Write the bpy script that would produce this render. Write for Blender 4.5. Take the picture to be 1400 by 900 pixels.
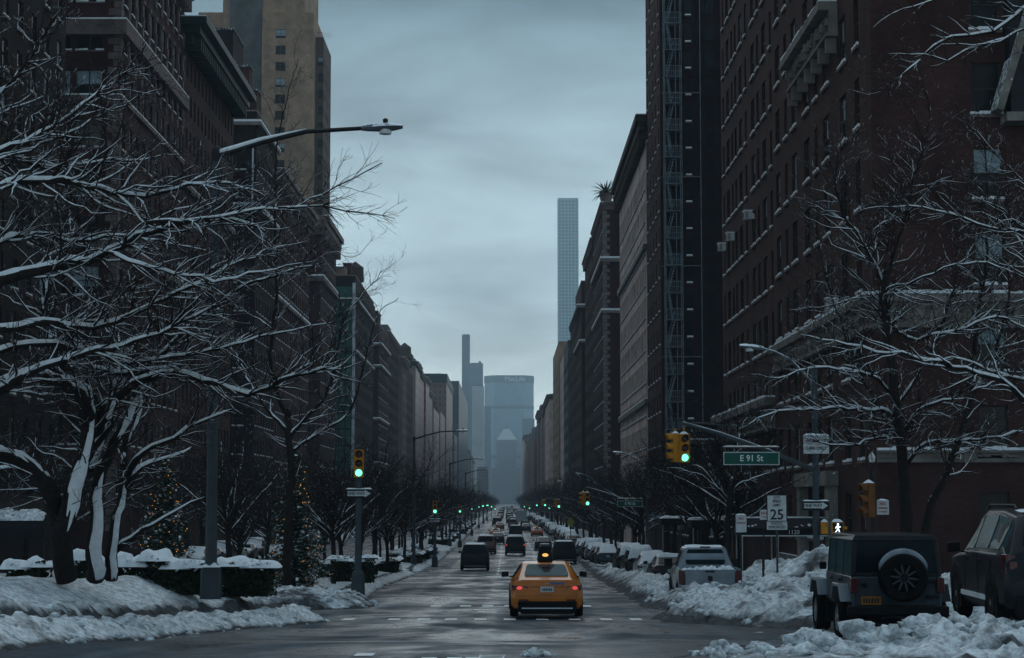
import bpy, bmesh, math, random
from mathutils import Vector, Matrix, noise
R = math.radians
rnd = random.Random(91)
for _o in list(bpy.data.objects):
    bpy.data.objects.remove(_o)
scene = bpy.context.scene
COL = scene.collection

# ------------------------------------------------------------------ camera
F = 2680.0 / 1400.0
CAM = Vector((0, 0, 1.75))
cam_d = bpy.data.cameras.new('camera')
cam_d.sensor_width = 36
cam_d.lens = 36 * F
cam_d.clip_start = 0.5
cam_d.clip_end = 9000
cam = bpy.data.objects.new('camera', cam_d)
cam.location = CAM
cam.rotation_euler = (R(90) + math.atan(235 / 2680), 0, -math.atan(8 / 2680))
COL.objects.link(cam)
scene.camera = cam
CR = cam.rotation_euler.to_matrix()

# ------------------------------------------------------------------ world
world = bpy.data.worlds.new('World')
scene.world = world
world.use_nodes = True
SUN_EL, SUN_AZ = 42, 3
nt = world.node_tree
nt.nodes.clear()
wo = nt.nodes.new('ShaderNodeOutputWorld')
bg = nt.nodes.new('ShaderNodeBackground')
bg.inputs['Strength'].default_value = 0.10
sky = nt.nodes.new('ShaderNodeTexSky')
sky.sky_type = 'NISHITA'
sky.sun_disc = False
sky.sun_elevation = R(SUN_EL)
sky.sun_rotation = R(SUN_AZ)
tc = nt.nodes.new('ShaderNodeTexCoord')
sep = nt.nodes.new('ShaderNodeSeparateXYZ')
nt.links.new(tc.outputs['Generated'], sep.inputs[0])
grad = nt.nodes.new('ShaderNodeValToRGB')
cr = grad.color_ramp
cr.elements[0].position = 0.0
cr.elements[0].color = (13.6, 15.2, 15.0, 1)
cr.elements[1].position = 1.0
cr.elements[1].color = (4.0, 5.8, 7.0, 1)
for p, c in ((0.06, (11.3, 13.3, 13.4)), (0.11, (7.7, 9.8, 10.4)), (0.18, (4.9, 6.6, 7.3)), (0.25, (2.1, 3.3, 4.0)), (0.4, (2.75, 4.3, 5.5))):
    e = cr.elements.new(p)
    e.color = (*c, 1)
nt.links.new(sep.outputs['Z'], grad.inputs[0])
mp = nt.nodes.new('ShaderNodeMapping')
mp.inputs['Scale'].default_value = (2.6, 2.6, 8.5)
mp.inputs['Location'].default_value = (0.35, 0.2, 0.55)
nt.links.new(tc.outputs['Generated'], mp.inputs[0])
nz = nt.nodes.new('ShaderNodeTexNoise')
nz.inputs['Scale'].default_value = 2.3
nz.inputs['Detail'].default_value = 7
nz.inputs['Roughness'].default_value = 0.55
nz.inputs['Distortion'].default_value = 0.3
nt.links.new(mp.outputs[0], nz.inputs[0])
cl = nt.nodes.new('ShaderNodeMapRange')
cl.inputs['From Min'].default_value = 0.3
cl.inputs['From Max'].default_value = 0.7
cl.inputs['To Min'].default_value = 0.52
cl.inputs['To Max'].default_value = 1.36
nt.links.new(nz.outputs['Fac'], cl.inputs[0])
mul = nt.nodes.new('ShaderNodeVectorMath')
mul.operation = 'SCALE'
nt.links.new(grad.outputs[0], mul.inputs[0])
nt.links.new(cl.outputs[0], mul.inputs['Scale'])
mix = nt.nodes.new('ShaderNodeMixRGB')
mix.inputs[0].default_value = 0.94
nt.links.new(sky.outputs[0], mix.inputs[1])
nt.links.new(mul.outputs[0], mix.inputs[2])
nt.links.new(mix.outputs[0], bg.inputs[0])
nt.links.new(bg.outputs[0], wo.inputs[0])

sun_d = bpy.data.lights.new('sun', 'SUN')
sun_d.energy = 1.3
sun_d.angle = R(80)
sun_d.color = (1.0, 0.99, 0.975)
sun = bpy.data.objects.new('sun', sun_d)
# sky rotation measures from +Y clockwise (seen from above)
_d = Vector((math.sin(R(SUN_AZ)) * math.cos(R(SUN_EL)), math.cos(R(SUN_AZ)) * math.cos(R(SUN_EL)), math.sin(R(SUN_EL))))
sun.rotation_euler = _d.to_track_quat('Z', 'Y').to_euler()
COL.objects.link(sun)
vs = scene.view_settings
vs.view_transform = 'Standard'
vs.look = 'None'
vs.exposure = -0.35
vs.gamma = 1
vs.use_curve_mapping = False
scene.cycles.use_denoising = True
scene.cycles.max_bounces = 6
scene.cycles.volume_bounces = 1
scene.cycles.transparent_max_bounces = 8

# ------------------------------------------------------------------ helpers
def P(px, py, d):
    """the point of the street at distance d that the photograph shows at px, py"""
    v = CR @ Vector(((px - 700) / 2680, (450 - py) / 2680, -1))
    return CAM + v * (d / v.y)

def PX(px, d):
    return P(px, 685, d).x

_prof = [(-80, 0), (0, 0), (20, 0), (25, -0.1), (30, -0.38), (36, -0.75), (50, -1.23), (70, -1.75), (100, -2.47), (141, -3.22), (170, -3.55), (200, -3.68), (240, -3.75), (4300, -3.75)]
def G(y):
    for i in range(len(_prof) - 1):
        (a, za), (b, zb) = _prof[i], _prof[i + 1]
        if y <= b:
            def sl(k):
                if k <= 0 or k >= len(_prof) - 1:
                    return 0
                s0 = (_prof[k][1] - _prof[k - 1][1]) / (_prof[k][0] - _prof[k - 1][0])
                s1 = (_prof[k + 1][1] - _prof[k][1]) / (_prof[k + 1][0] - _prof[k][0])
                return 0 if s0 * s1 <= 0 else 2 * s0 * s1 / (s0 + s1)
            h = b - a
            t = (max(y, a) - a) / h
            return (za * (2 * t**3 - 3 * t * t + 1) + sl(i) * h * (t**3 - 2 * t * t + t) + zb * (3 * t * t - 2 * t**3) + sl(i + 1) * h * (t**3 - t * t))
    return _prof[-1][1]

def lerp(tab, x):
    if x <= tab[0][0]:
        return tab[0][1]
    for (a, va), (b, vb) in zip(tab, tab[1:]):
        if x <= b:
            return va + (vb - va) * (x - a) / (b - a)
    return tab[-1][1]

def sm(a, b, x):
    t = min(1, max(0, (x - a) / (b - a)))
    return t * t * (3 - 2 * t)

def fbm(x, y, z=0.0, o=4):
    s, a = 0, 1
    for _ in range(o):
        s += a * noise.noise((x, y, z))
        x, y, z, a = x * 2.03 + 7.1, y * 2.03 - 3.3, z * 2.03, a * 0.5
    return s

class MB:
    def __init__(self):
        self.v, self.f, self.m = [], [], []
    def face(self, pts, mi=0):
        n = len(self.v)
        self.v.extend(tuple(p) for p in pts)
        self.f.append(tuple(range(n, n + len(pts))))
        self.m.append(mi)
    def box(self, x0, x1, y0, y1, z0, z1, mi=0):
        n = len(self.v)
        self.v += [(x0, y0, z0), (x1, y0, z0), (x1, y1, z0), (x0, y1, z0), (x0, y0, z1), (x1, y0, z1), (x1, y1, z1), (x0, y1, z1)]
        for q in ((0, 3, 2, 1), (4, 5, 6, 7), (0, 1, 5, 4), (1, 2, 6, 5), (2, 3, 7, 6), (3, 0, 4, 7)):
            self.f.append(tuple(n + i for i in q))
            self.m.append(mi)
    def hexa(self, b, t, mi=0):
        """b, t: four points each, counter-clockwise from above"""
        n = len(self.v)
        self.v += [tuple(p) for p in b] + [tuple(p) for p in t]
        for q in ((0, 3, 2, 1), (4, 5, 6, 7), (0, 1, 5, 4), (1, 2, 6, 5), (2, 3, 7, 6), (3, 0, 4, 7)):
            self.f.append(tuple(n + i for i in q))
            self.m.append(mi)
    def tube(self, pts, rad, n=6, mi=0, cap=True, flat=1.0):
        pts = [Vector(p) for p in pts]
        k = len(pts)
        if k < 2:
            return
        if not hasattr(rad, '__len__'):
            rad = [rad] * k
        b0 = len(self.v)
        ref = None
        for i, p in enumerate(pts):
            t = (pts[min(i + 1, k - 1)] - pts[max(i - 1, 0)])
            if t.length < 1e-9:
                t = Vector((0, 0, 1))
            t.normalize()
            if ref is None:
                ref = Vector((0, 0, 1)) if abs(t.z) < 0.9 else Vector((0, 1, 0))
            a = t.cross(ref)
            if a.length < 1e-6:
                a = t.orthogonal()
            a.normalize()
            c = a.cross(t)
            ref = c
            for j in range(n):
                an = 2 * math.pi * (j + 0.5) / n
                self.v.append(tuple(p + a * (math.cos(an) * rad[i]) + c * (math.sin(an) * rad[i] * flat)))
        for i in range(k - 1):
            for j in range(n):
                j2 = (j + 1) % n
                self.f.append((b0 + i * n + j, b0 + i * n + j2, b0 + (i + 1) * n + j2, b0 + (i + 1) * n + j))
                self.m.append(mi)
        if cap:
            self.f.append(tuple(b0 + j for j in reversed(range(n))))
            self.f.append(tuple(b0 + (k - 1) * n + j for j in range(n)))
            self.m += [mi, mi]
    def cyl(self, p0, p1, r0, r1=None, n=12, mi=0):
        self.tube([p0, p1], [r0, r0 if r1 is None else r1], n, mi)
    def lathe(self, prof, c=(0, 0, 0), n=16, mi=0, axis='z', cap=True):
        b0 = len(self.v)
        for r, h in prof:
            for j in range(n):
                a = 2 * math.pi * j / n
                u, w = r * math.cos(a), r * math.sin(a)
                p = {'z': (u, w, h), 'y': (u, h, w), 'x': (h, u, w)}[axis]
                self.v.append((c[0] + p[0], c[1] + p[1], c[2] + p[2]))
        for i in range(len(prof) - 1):
            for j in range(n):
                j2 = (j + 1) % n
                q = (b0 + i * n + j, b0 + i * n + j2, b0 + (i + 1) * n + j2, b0 + (i + 1) * n + j)
                self.f.append(q if axis != 'y' else q[::-1])
                self.m.append(mi)
        if cap:
            self.f.append(tuple(b0 + j for j in range(n)))
            self.f.append(tuple(b0 + (len(prof) - 1) * n + j for j in range(n)))
            self.m += [mi, mi]
    def ball(self, c, r, n=8, mi=0, sq=(1, 1, 1)):
        pr = [(max(1e-4, r * math.sin(math.pi * i / (n // 2 + 1))), -r * math.cos(math.pi * i / (n // 2 + 1))) for i in range(n // 2 + 2)]
        k = len(self.v)
        self.lathe(pr, (0, 0, 0), n, mi)
        for i in range(k, len(self.v)):
            x, y, z = self.v[i]
            self.v[i] = (c[0] + x * sq[0], c[1] + y * sq[1], c[2] + z * sq[2])
    def build(self, name, mats, parent=None, loc=None, smooth=None, bevel=None, link=True):
        me = bpy.data.meshes.new(name)
        me.from_pydata(self.v, [], self.f)
        if not isinstance(mats, (list, tuple)):
            mats = [mats]
        for m in mats:
            me.materials.append(m)
        if len(mats) > 1:
            me.polygons.foreach_set('material_index', self.m)
        if smooth is not None:
            me.polygons.foreach_set('use_smooth', [True] * len(me.polygons))
            if smooth < 180:
                me.set_sharp_from_angle(angle=R(smooth))
        me.update()
        return link_mesh(name, me, parent, loc, bevel)

def link_mesh(name, me, parent=None, loc=None, bevel=None):
    o = bpy.data.objects.new(name, me)
    COL.objects.link(o)
    if parent is not None:
        o.parent = parent
    if loc is not None:
        o.location = loc
    if bevel:
        md = o.modifiers.new('bevel', 'BEVEL')
        md.width = bevel
        md.segments = 3
        md.limit_method = 'ANGLE'
        md.angle_limit = R(18)
        md.harden_normals = False
    return o

def tag(o, label=None, cat=None, group=None, kind=None):
    if label:
        o['label'] = label
    if cat:
        o['category'] = cat
    if group:
        o['group'] = group
    if kind:
        o['kind'] = kind
    return o

def thing(name, label, cat, loc=(0, 0, 0), rz=0, group=None):
    o = bpy.data.objects.new(name, None)
    COL.objects.link(o)
    o.location = loc
    o.rotation_euler = (0, 0, rz)
    return tag(o, label, cat, group)

def dup(root, loc, rz=0, label=None, group=None, scale=None, swap=None):
    def cp(o, par):
        c = o.copy()
        COL.objects.link(c)
        c.parent = par
        if swap and c.type == 'MESH':
            for i, s in enumerate(c.material_slots):
                nm = s.material.name if s.material else ''
                if nm in swap:
                    s.link = 'OBJECT'
                    s.material = swap[nm]
        for ch in KIDS.get(o.name) or [x for x in o.children]:
            cp(ch, c)
        return c
    r = cp(root, None)
    r.location = loc
    r.rotation_euler = (0, 0, rz)
    if scale:
        r.scale = scale if hasattr(scale, '__len__') else (scale,) * 3
    tag(r, label, None, group)
    return r
KIDS = {}

# ------------------------------------------------------------------ materials
def newmat(name):
    m = bpy.data.materials.new(name)
    m.use_nodes = True
    n = m.node_tree
    return m, n, n.nodes['Principled BSDF']

def mat(name, col, rough=0.6, metal=0.0, var=0.25, scale=4.0, bump=0.0, bscale=None, spec=None, coat=0.0, snow=0.0, dirt=None):
    """procedural surface: base colour broken up by noise; snow > 0 lets snow lie on upward faces"""
    if spec is None:
        spec = .5 if rough < .42 else .14
    m, n, b = newmat(name)
    L = n.links.new
    tcn = n.nodes.new('ShaderNodeTexCoord')
    ns = n.nodes.new('ShaderNodeTexNoise')
    ns.inputs['Scale'].default_value = scale
    ns.inputs['Detail'].default_value = 5
    L(tcn.outputs['Object'], ns.inputs['Vector'])
    rp = n.nodes.new('ShaderNodeValToRGB')
    rp.color_ramp.elements[0].position = 0.3
    rp.color_ramp.elements[1].position = 0.7
    d = dirt or tuple(c * (1 - var) for c in col)
    rp.color_ramp.elements[0].color = (*d, 1)
    rp.color_ramp.elements[1].color = (*[min(1, c * (1 + var * 0.6)) for c in col], 1)
    L(ns.outputs['Fac'], rp.inputs[0])
    out = rp.outputs[0]
    if snow > 0:
        ge = n.nodes.new('ShaderNodeNewGeometry')
        sx = n.nodes.new('ShaderNodeSeparateXYZ')
        L(ge.outputs['Normal'], sx.inputs[0])
        n2 = n.nodes.new('ShaderNodeTexNoise')
        n2.inputs['Scale'].default_value = 6
        n2.inputs['Detail'].default_value = 3
        L(tcn.outputs['Object'], n2.inputs['Vector'])
        ad = n.nodes.new('ShaderNodeMath')
        ad.operation = 'MULTIPLY_ADD'
        ad.inputs[1].default_value = 1.6
        L(n2.outputs['Fac'], ad.inputs[0])
        L(sx.outputs['Z'], ad.inputs[2])
        mr = n.nodes.new('ShaderNodeMapRange')
        mr.inputs['From Min'].default_value = 1.8 - snow
        mr.inputs['From Max'].default_value = 1.95 - snow
        L(ad.outputs[0], mr.inputs[0])
        mx = n.nodes.new('ShaderNodeMixRGB')
        L(mr.outputs[0], mx.inputs[0])
        L(out, mx.inputs[1])
        mx.inputs[2].default_value = (0.74, 0.79, 0.85, 1)
        out = mx.outputs[0]
    L(out, b.inputs['Base Color'])
    b.inputs['Roughness'].default_value = rough
    b.inputs['Metallic'].default_value = metal
    b.inputs['Specular IOR Level'].default_value = spec
    b.inputs['Coat Weight'].default_value = coat
    b.inputs['Coat Roughness'].default_value = 0.06
    if bump:
        bp = n.nodes.new('ShaderNodeBump')
        bp.inputs['Strength'].default_value = bump
        bp.inputs['Distance'].default_value = 0.02
        n3 = n.nodes.new('ShaderNodeTexNoise')
        n3.inputs['Scale'].default_value = bscale or scale * 6
        n3.inputs['Detail'].default_value = 4
        L(tcn.outputs['Object'], n3.inputs['Vector'])
        L(n3.outputs['Fac'], bp.inputs['Height'])
        L(bp.outputs[0], b.inputs['Normal'])
    return m

def glow(name, col, strength):
    m, n, b = newmat(name)
    b.inputs['Base Color'].default_value = (*[c * 0.3 for c in col], 1)
    b.inputs['Emission Color'].default_value = (*col, 1)
    b.inputs['Emission Strength'].default_value = strength
    return m

def wallvec(n):
    """coordinates that run along a wall (x + y) and up it (z)"""
    L = n.links.new
    tcn = n.nodes.new('ShaderNodeTexCoord')
    sx = n.nodes.new('ShaderNodeSeparateXYZ')
    L(tcn.outputs['Object'], sx.inputs[0])
    ad = n.nodes.new('ShaderNodeMath')
    L(sx.outputs['X'], ad.inputs[0])
    L(sx.outputs['Y'], ad.inputs[1])
    cb = n.nodes.new('ShaderNodeCombineXYZ')
    L(ad.outputs[0], cb.inputs['X'])
    L(sx.outputs['Z'], cb.inputs['Y'])
    return tcn, cb

def brick(name, c1, c2, mortar, w=0.23, h=0.075, var=0.5):
    m, n, b = newmat(name)
    L = n.links.new
    tcn, cb = wallvec(n)
    br = n.nodes.new('ShaderNodeTexBrick')
    br.inputs['Scale'].default_value = 1
    br.inputs['Brick Width'].default_value = w
    br.inputs['Row Height'].default_value = h
    br.inputs['Mortar Size'].default_value = 0.007
    br.inputs['Color1'].default_value = (*c1, 1)
    br.inputs['Color2'].default_value = (*c2, 1)
    br.inputs['Mortar'].default_value = (*mortar, 1)
    L(cb.outputs[0], br.inputs['Vector'])
    ns = n.nodes.new('ShaderNodeTexNoise')
    ns.inputs['Scale'].default_value = 0.35
    ns.inputs['Detail'].default_value = 8
    ns.inputs['Roughness'].default_value = 0.65
    L(tcn.outputs['Object'], ns.inputs['Vector'])
    mr = n.nodes.new('ShaderNodeMapRange')
    mr.inputs['From Min'].default_value = 0.3
    mr.inputs['From Max'].default_value = 0.7
    mr.inputs['To Min'].default_value = 1 - var
    mr.inputs['To Max'].default_value = 1 + var * 0.5
    L(ns.outputs['Fac'], mr.inputs[0])
    sc = n.nodes.new('ShaderNodeVectorMath')
    sc.operation = 'SCALE'
    L(br.outputs['Color'], sc.inputs[0])
    L(mr.outputs[0], sc.inputs['Scale'])
    L(sc.outputs[0], b.inputs['Base Color'])
    b.inputs['Roughness'].default_value = 0.9
    b.inputs['Specular IOR Level'].default_value = 0.08
    bp = n.nodes.new('ShaderNodeBump')
    bp.inputs['Strength'].default_value = 0.35
    bp.inputs['Distance'].default_value = 0.01
    bp.invert = True
    L(br.outputs['Fac'], bp.inputs['Height'])
    L(bp.outputs[0], b.inputs['Normal'])
    return m

def facade_mat(name, wall, glass, w=2.6, h=3.1, pier=0.75, rough=0.5):
    """far facade: rows of windows in a wall"""
    m, n, b = newmat(name)
    L = n.links.new
    tcn, cb = wallvec(n)
    br = n.nodes.new('ShaderNodeTexBrick')
    br.offset = 0
    br.inputs['Scale'].default_value = 1
    br.inputs['Brick Width'].default_value = w
    br.inputs['Row Height'].default_value = h
    br.inputs['Mortar Size'].default_value = pier
    br.inputs['Color1'].default_value = (*glass, 1)
    br.inputs['Color2'].default_value = (*[c * 1.9 for c in glass], 1)
    br.inputs['Mortar'].default_value = (*wall, 1)
    L(cb.outputs[0], br.inputs['Vector'])
    ns = n.nodes.new('ShaderNodeTexNoise')
    ns.inputs['Scale'].default_value = 0.08
    ns.inputs['Detail'].default_value = 6
    L(tcn.outputs['Object'], ns.inputs['Vector'])
    mr = n.nodes.new('ShaderNodeMapRange')
    mr.inputs['To Min'].default_value = 0.6
    mr.inputs['To Max'].default_value = 1.4
    L(ns.outputs['Fac'], mr.inputs[0])
    sc = n.nodes.new('ShaderNodeVectorMath')
    sc.operation = 'SCALE'
    L(br.outputs['Color'], sc.inputs[0])
    L(mr.outputs[0], sc.inputs['Scale'])
    L(sc.outputs[0], b.inputs['Base Color'])
    b.inputs['Roughness'].default_value = rough
    b.inputs['Specular IOR Level'].default_value = 0.15
    return m

def snow_mat(name, col=(0.78, 0.83, 0.88), dirt=(0.16, 0.15, 0.15), amount=0.45, scale=0.8, grit=0.1):
    m, n, b = newmat(name)
    L = n.links.new
    tcn = n.nodes.new('ShaderNodeTexCoord')
    ns = n.nodes.new('ShaderNodeTexNoise')
    ns.inputs['Scale'].default_value = scale
    ns.inputs['Detail'].default_value = 9
    ns.inputs['Roughness'].default_value = 0.7
    L(tcn.outputs['Object'], ns.inputs['Vector'])
    at = n.nodes.new('ShaderNodeAttribute')
    at.attribute_name = 'dirt'
    ad = n.nodes.new('ShaderNodeMath')
    ad.operation = 'MULTIPLY_ADD'
    ad.inputs[1].default_value = 0.75
    L(at.outputs['Fac'], ad.inputs[0])
    L(ns.outputs['Fac'], ad.inputs[2])
    mr = n.nodes.new('ShaderNodeMapRange')
    mr.inputs['From Min'].default_value = 0.98 - amount
    mr.inputs['From Max'].default_value = 1.35 - amount
    L(ad.outputs[0], mr.inputs[0])
    mx = n.nodes.new('ShaderNodeMixRGB')
    mx.inputs[1].default_value = (*col, 1)
    mx.inputs[2].default_value = (*dirt, 1)
    L(mr.outputs[0], mx.inputs[0])
    gr = n.nodes.new('ShaderNodeTexNoise')        # grit in the snow
    gr.inputs['Scale'].default_value = 7
    gr.inputs['Detail'].default_value = 8
    gr.inputs['Roughness'].default_value = 0.75
    L(tcn.outputs['Object'], gr.inputs['Vector'])
    gm = n.nodes.new('ShaderNodeMapRange')
    gm.inputs['From Min'].default_value = 0.42
    gm.inputs['From Max'].default_value = 0.62
    gm.inputs['To Min'].default_value = 1.0
    gm.inputs['To Max'].default_value = 1.0 - grit
    L(gr.outputs['Fac'], gm.inputs[0])
    gs = n.nodes.new('ShaderNodeVectorMath')
    gs.operation = 'SCALE'
    L(mx.outputs[0], gs.inputs[0])
    L(gm.outputs[0], gs.inputs['Scale'])
    L(gs.outputs[0], b.inputs['Base Color'])
    b.inputs['Roughness'].default_value = 0.85
    b.inputs['Specular IOR Level'].default_value = 0.12
    n3 = n.nodes.new('ShaderNodeTexNoise')
    n3.inputs['Scale'].default_value = 9
    n3.inputs['Detail'].default_value = 7
    n3.inputs['Roughness'].default_value = 0.7
    L(tcn.outputs['Object'], n3.inputs['Vector'])
    bp = n.nodes.new('ShaderNodeBump')
    bp.inputs['Strength'].default_value = 0.6
    bp.inputs['Distance'].default_value = 0.05
    L(n3.outputs['Fac'], bp.inputs['Height'])
    L(bp.outputs[0], b.inputs['Normal'])
    return m

def road_mat(name):
    m, n, b = newmat(name)
    L = n.links.new
    tcn = n.nodes.new('ShaderNodeTexCoord')
    mp1 = n.nodes.new('ShaderNodeMapping')
    mp1.inputs['Scale'].default_value = (1.0, 0.10, 1)
    L(tcn.outputs['Object'], mp1.inputs[0])
    streak = n.nodes.new('ShaderNodeTexNoise')
    streak.inputs['Scale'].default_value = 0.9
    streak.inputs['Detail'].default_value = 8
    streak.inputs['Roughness'].default_value = 0.65
    L(mp1.outputs[0], streak.inputs['Vector'])
    patch = n.nodes.new('ShaderNodeTexNoise')
    patch.inputs['Scale'].default_value = 0.33
    patch.inputs['Detail'].default_value = 9
    patch.inputs['Roughness'].default_value = 0.68
    patch.inputs['Distortion'].default_value = 0.7
    mp2 = n.nodes.new('ShaderNodeMapping')
    mp2.inputs['Scale'].default_value = (1.0, 0.45, 1)
    L(tcn.outputs['Object'], mp2.inputs[0])
    L(mp2.outputs[0], patch.inputs['Vector'])
    fine = n.nodes.new('ShaderNodeTexNoise')
    fine.inputs['Scale'].default_value = 45
    fine.inputs['Detail'].default_value = 3
    L(tcn.outputs['Object'], fine.inputs['Vector'])
    base = n.nodes.new('ShaderNodeValToRGB')
    base.color_ramp.elements[0].position = 0.3
    base.color_ramp.elements[0].color = (0.006, 0.010, 0.015, 1)
    base.color_ramp.elements[1].position = 0.72
    base.color_ramp.elements[1].color = (0.022, 0.036, 0.050, 1)
    L(patch.outputs['Fac'], base.inputs[0])
    sl = n.nodes.new('ShaderNodeMapRange')     # thin slush in streaks along the lanes
    sl.inputs['From Min'].default_value = 0.50
    sl.inputs['From Max'].default_value = 0.78
    sl.inputs['To Max'].default_value = 0.65
    L(streak.outputs['Fac'], sl.inputs[0])
    # wheel tracks: wetter, cleaner bands along the lanes
    sx = n.nodes.new('ShaderNodeSeparateXYZ')
    L(tcn.outputs['Object'], sx.inputs[0])
    wv = n.nodes.new('ShaderNodeMath')
    wv.operation = 'MULTIPLY_ADD'
    wv.inputs[1].default_value = 7.0
    L(streak.outputs['Fac'], wv.inputs[0])
    wx = n.nodes.new('ShaderNodeMath')
    wx.operation = 'MULTIPLY'
    wx.inputs[1].default_value = 3.7
    L(sx.outputs['X'], wx.inputs[0])
    L(wx.outputs[0], wv.inputs[2])
    sn = n.nodes.new('ShaderNodeMath')
    sn.operation = 'SINE'
    L(wv.outputs[0], sn.inputs[0])
    tr = n.nodes.new('ShaderNodeMapRange')
    tr.inputs['From Min'].default_value = -0.1
    tr.inputs['From Max'].default_value = 0.8
    L(sn.outputs[0], tr.inputs[0])
    inv = n.nodes.new('ShaderNodeMath')
    inv.operation = 'MULTIPLY_ADD'
    inv.inputs[1].default_value = -0.75
    inv.inputs[2].default_value = 1.0
    L(tr.outputs[0], inv.inputs[0])
    sl2 = n.nodes.new('ShaderNodeMath')
    sl2.operation = 'MULTIPLY'
    L(sl.outputs[0], sl2.inputs[0])
    L(inv.outputs[0], sl2.inputs[1])
    mx = n.nodes.new('ShaderNodeMixRGB')
    L(sl2.outputs[0], mx.inputs[0])
    L(base.outputs[0], mx.inputs[1])
    mx.inputs[2].default_value = (0.11, 0.155, 0.195, 1)
    L(mx.outputs[0], b.inputs['Base Color'])
    ro = n.nodes.new('ShaderNodeMapRange')
    ro.inputs['From Min'].default_value = 0.36
    ro.inputs['From Max'].default_value = 0.64
    ro.inputs['To Min'].default_value = 0.22
    ro.inputs['To Max'].default_value = 0.85
    L(patch.outputs['Fac'], ro.inputs[0])
    rm = n.nodes.new('ShaderNodeMath')
    rm.operation = 'MULTIPLY_ADD'
    rm.inputs[1].default_value = -0.10
    L(tr.outputs[0], rm.inputs[0])
    L(ro.outputs[0], rm.inputs[2])
    rc = n.nodes.new('ShaderNodeClamp')
    rc.inputs['Min'].default_value = 0.14
    L(rm.outputs[0], rc.inputs[0])
    L(rc.outputs[0], b.inputs['Roughness'])
    b.inputs['Specular IOR Level'].default_value = 0.25
    b.inputs['Specular Tint'].default_value = (0.50, 0.80, 1.0, 1)
    bp = n.nodes.new('ShaderNodeBump')
    bp.inputs['Strength'].default_value = 0.35
    bp.inputs['Distance'].default_value = 0.008
    L(fine.outputs['Fac'], bp.inputs['Height'])
    L(bp.outputs[0], b.inputs['Normal'])
    return m

M = {}
M['road'] = road_mat('wet_asphalt')
M['snow'] = snow_mat('snow')
M['dirty_snow'] = snow_mat('ploughed_snow', (0.76, 0.81, 0.85), (0.075, 0.08, 0.086), 0.47, 1.5, 0.6)
M['clean_snow'] = snow_mat('fresh_snow', (0.78, 0.83, 0.88), (0.48, 0.51, 0.55), 0.40, 1.0, 0.15)
M['paint_white'] = mat('road_paint', (0.80, 0.84, 0.86), 0.6, var=0.45, scale=3.0)
M['kerb'] = mat('kerb_stone', (0.22, 0.22, 0.22), 0.8, bump=0.3)
M['bark'] = mat('bark', (0.020, 0.016, 0.016), 0.9, var=0.4, scale=9, bump=0.6, bscale=40, snow=0.42)
M['twig'] = mat('twig_bark', (0.022, 0.016, 0.016), 0.85, var=0.3, scale=5, snow=0.30)
M['twig_far'] = mat('far_twig_bark', (0.026, 0.017, 0.018), 0.85, var=0.3, scale=5, snow=0.05)
M['leaf'] = mat('hedge_leaf', (0.020, 0.032, 0.018), 0.7, var=0.5, scale=3)
M['needle'] = mat('needles', (0.014, 0.028, 0.018), 0.75, var=0.5, scale=3, snow=0.15)
M['steel'] = mat('painted_steel', (0.045, 0.060, 0.068), 0.55, 0.0, var=0.2, scale=3, bump=0.1)
M['escape_steel'] = mat('fire_escape_steel', (0.15, 0.185, 0.21), 0.6, 0.0, var=0.4, scale=1.2)
M['dark_steel'] = mat('dark_steel', (0.02, 0.022, 0.026), 0.5, 0.3, var=0.3)
M['steel_snow'] = mat('snowed_steel', (0.12, 0.14, 0.16), 0.5, 0.3, var=0.2, snow=0.7)
M['stone'] = mat('limestone', (0.17, 0.155, 0.145), 0.85, var=0.4, scale=1.2, bump=0.4, snow=0.0)
M['stone_snow'] = mat('limestone_snowed', (0.20, 0.19, 0.175), 0.85, var=0.4, scale=1.2, bump=0.4, snow=0.75)
M['brown_stone'] = mat('brownstone', (0.045, 0.034, 0.030), 0.85, var=0.4, scale=1.0, bump=0.3)
M['trim'] = mat('pale_trim', (0.13, 0.098, 0.094), 0.8, var=0.4, scale=1.0, bump=0.3)
M['copper'] = mat('green_copper', (0.008, 0.027, 0.025), 0.6, var=0.4, scale=0.8, snow=0.2)
M['roofing'] = mat('roofing', (0.05, 0.05, 0.055), 0.9, var=0.3, snow=0.9)
M['frame'] = mat('window_frame', (0.035, 0.032, 0.032), 0.6, var=0.2)
M['glass'] = mat('window_glass', (0.008, 0.010, 0.012), 0.2, var=0.3, scale=0.7, spec=0.16)
M['blind_or_reflection'] = mat('window_blind_or_reflection', (0.20, 0.26, 0.30), 0.6, var=0.25, scale=2)  # bluish tone, also used as a painted sky reflection on some panes
M['blind_or_reflection2'] = mat('window_curtain', (0.08, 0.075, 0.07), 0.7, var=0.35, scale=2)
M['brickA'] = brick('red_brick', (0.066, 0.030, 0.028), (0.047, 0.023, 0.023), (0.040, 0.028, 0.028))
M['brickB'] = brick('brown_brick', (0.052, 0.021, 0.021), (0.040, 0.018, 0.018), (0.034, 0.022, 0.023))
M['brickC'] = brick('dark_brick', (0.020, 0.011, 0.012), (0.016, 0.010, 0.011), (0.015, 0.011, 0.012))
M['brickT'] = brick('tan_brick', (0.29, 0.205, 0.145), (0.25, 0.18, 0.13), (0.23, 0.17, 0.125))
M['brickG'] = brick('grey_brick', (0.10, 0.105, 0.11), (0.09, 0.095, 0.10), (0.09, 0.09, 0.09))
M['brickS'] = brick('sandy_stone', (0.60, 0.46, 0.42), (0.54, 0.42, 0.38), (0.42, 0.34, 0.31), 0.9, 0.45)
M['brickP'] = brick('pale_brick', (0.17, 0.128, 0.122), (0.14, 0.108, 0.104), (0.11, 0.09, 0.088))
M['brickW'] = brick('dull_brown_brick', (0.095, 0.070, 0.060), (0.080, 0.060, 0.052), (0.07, 0.056, 0.05))
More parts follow.
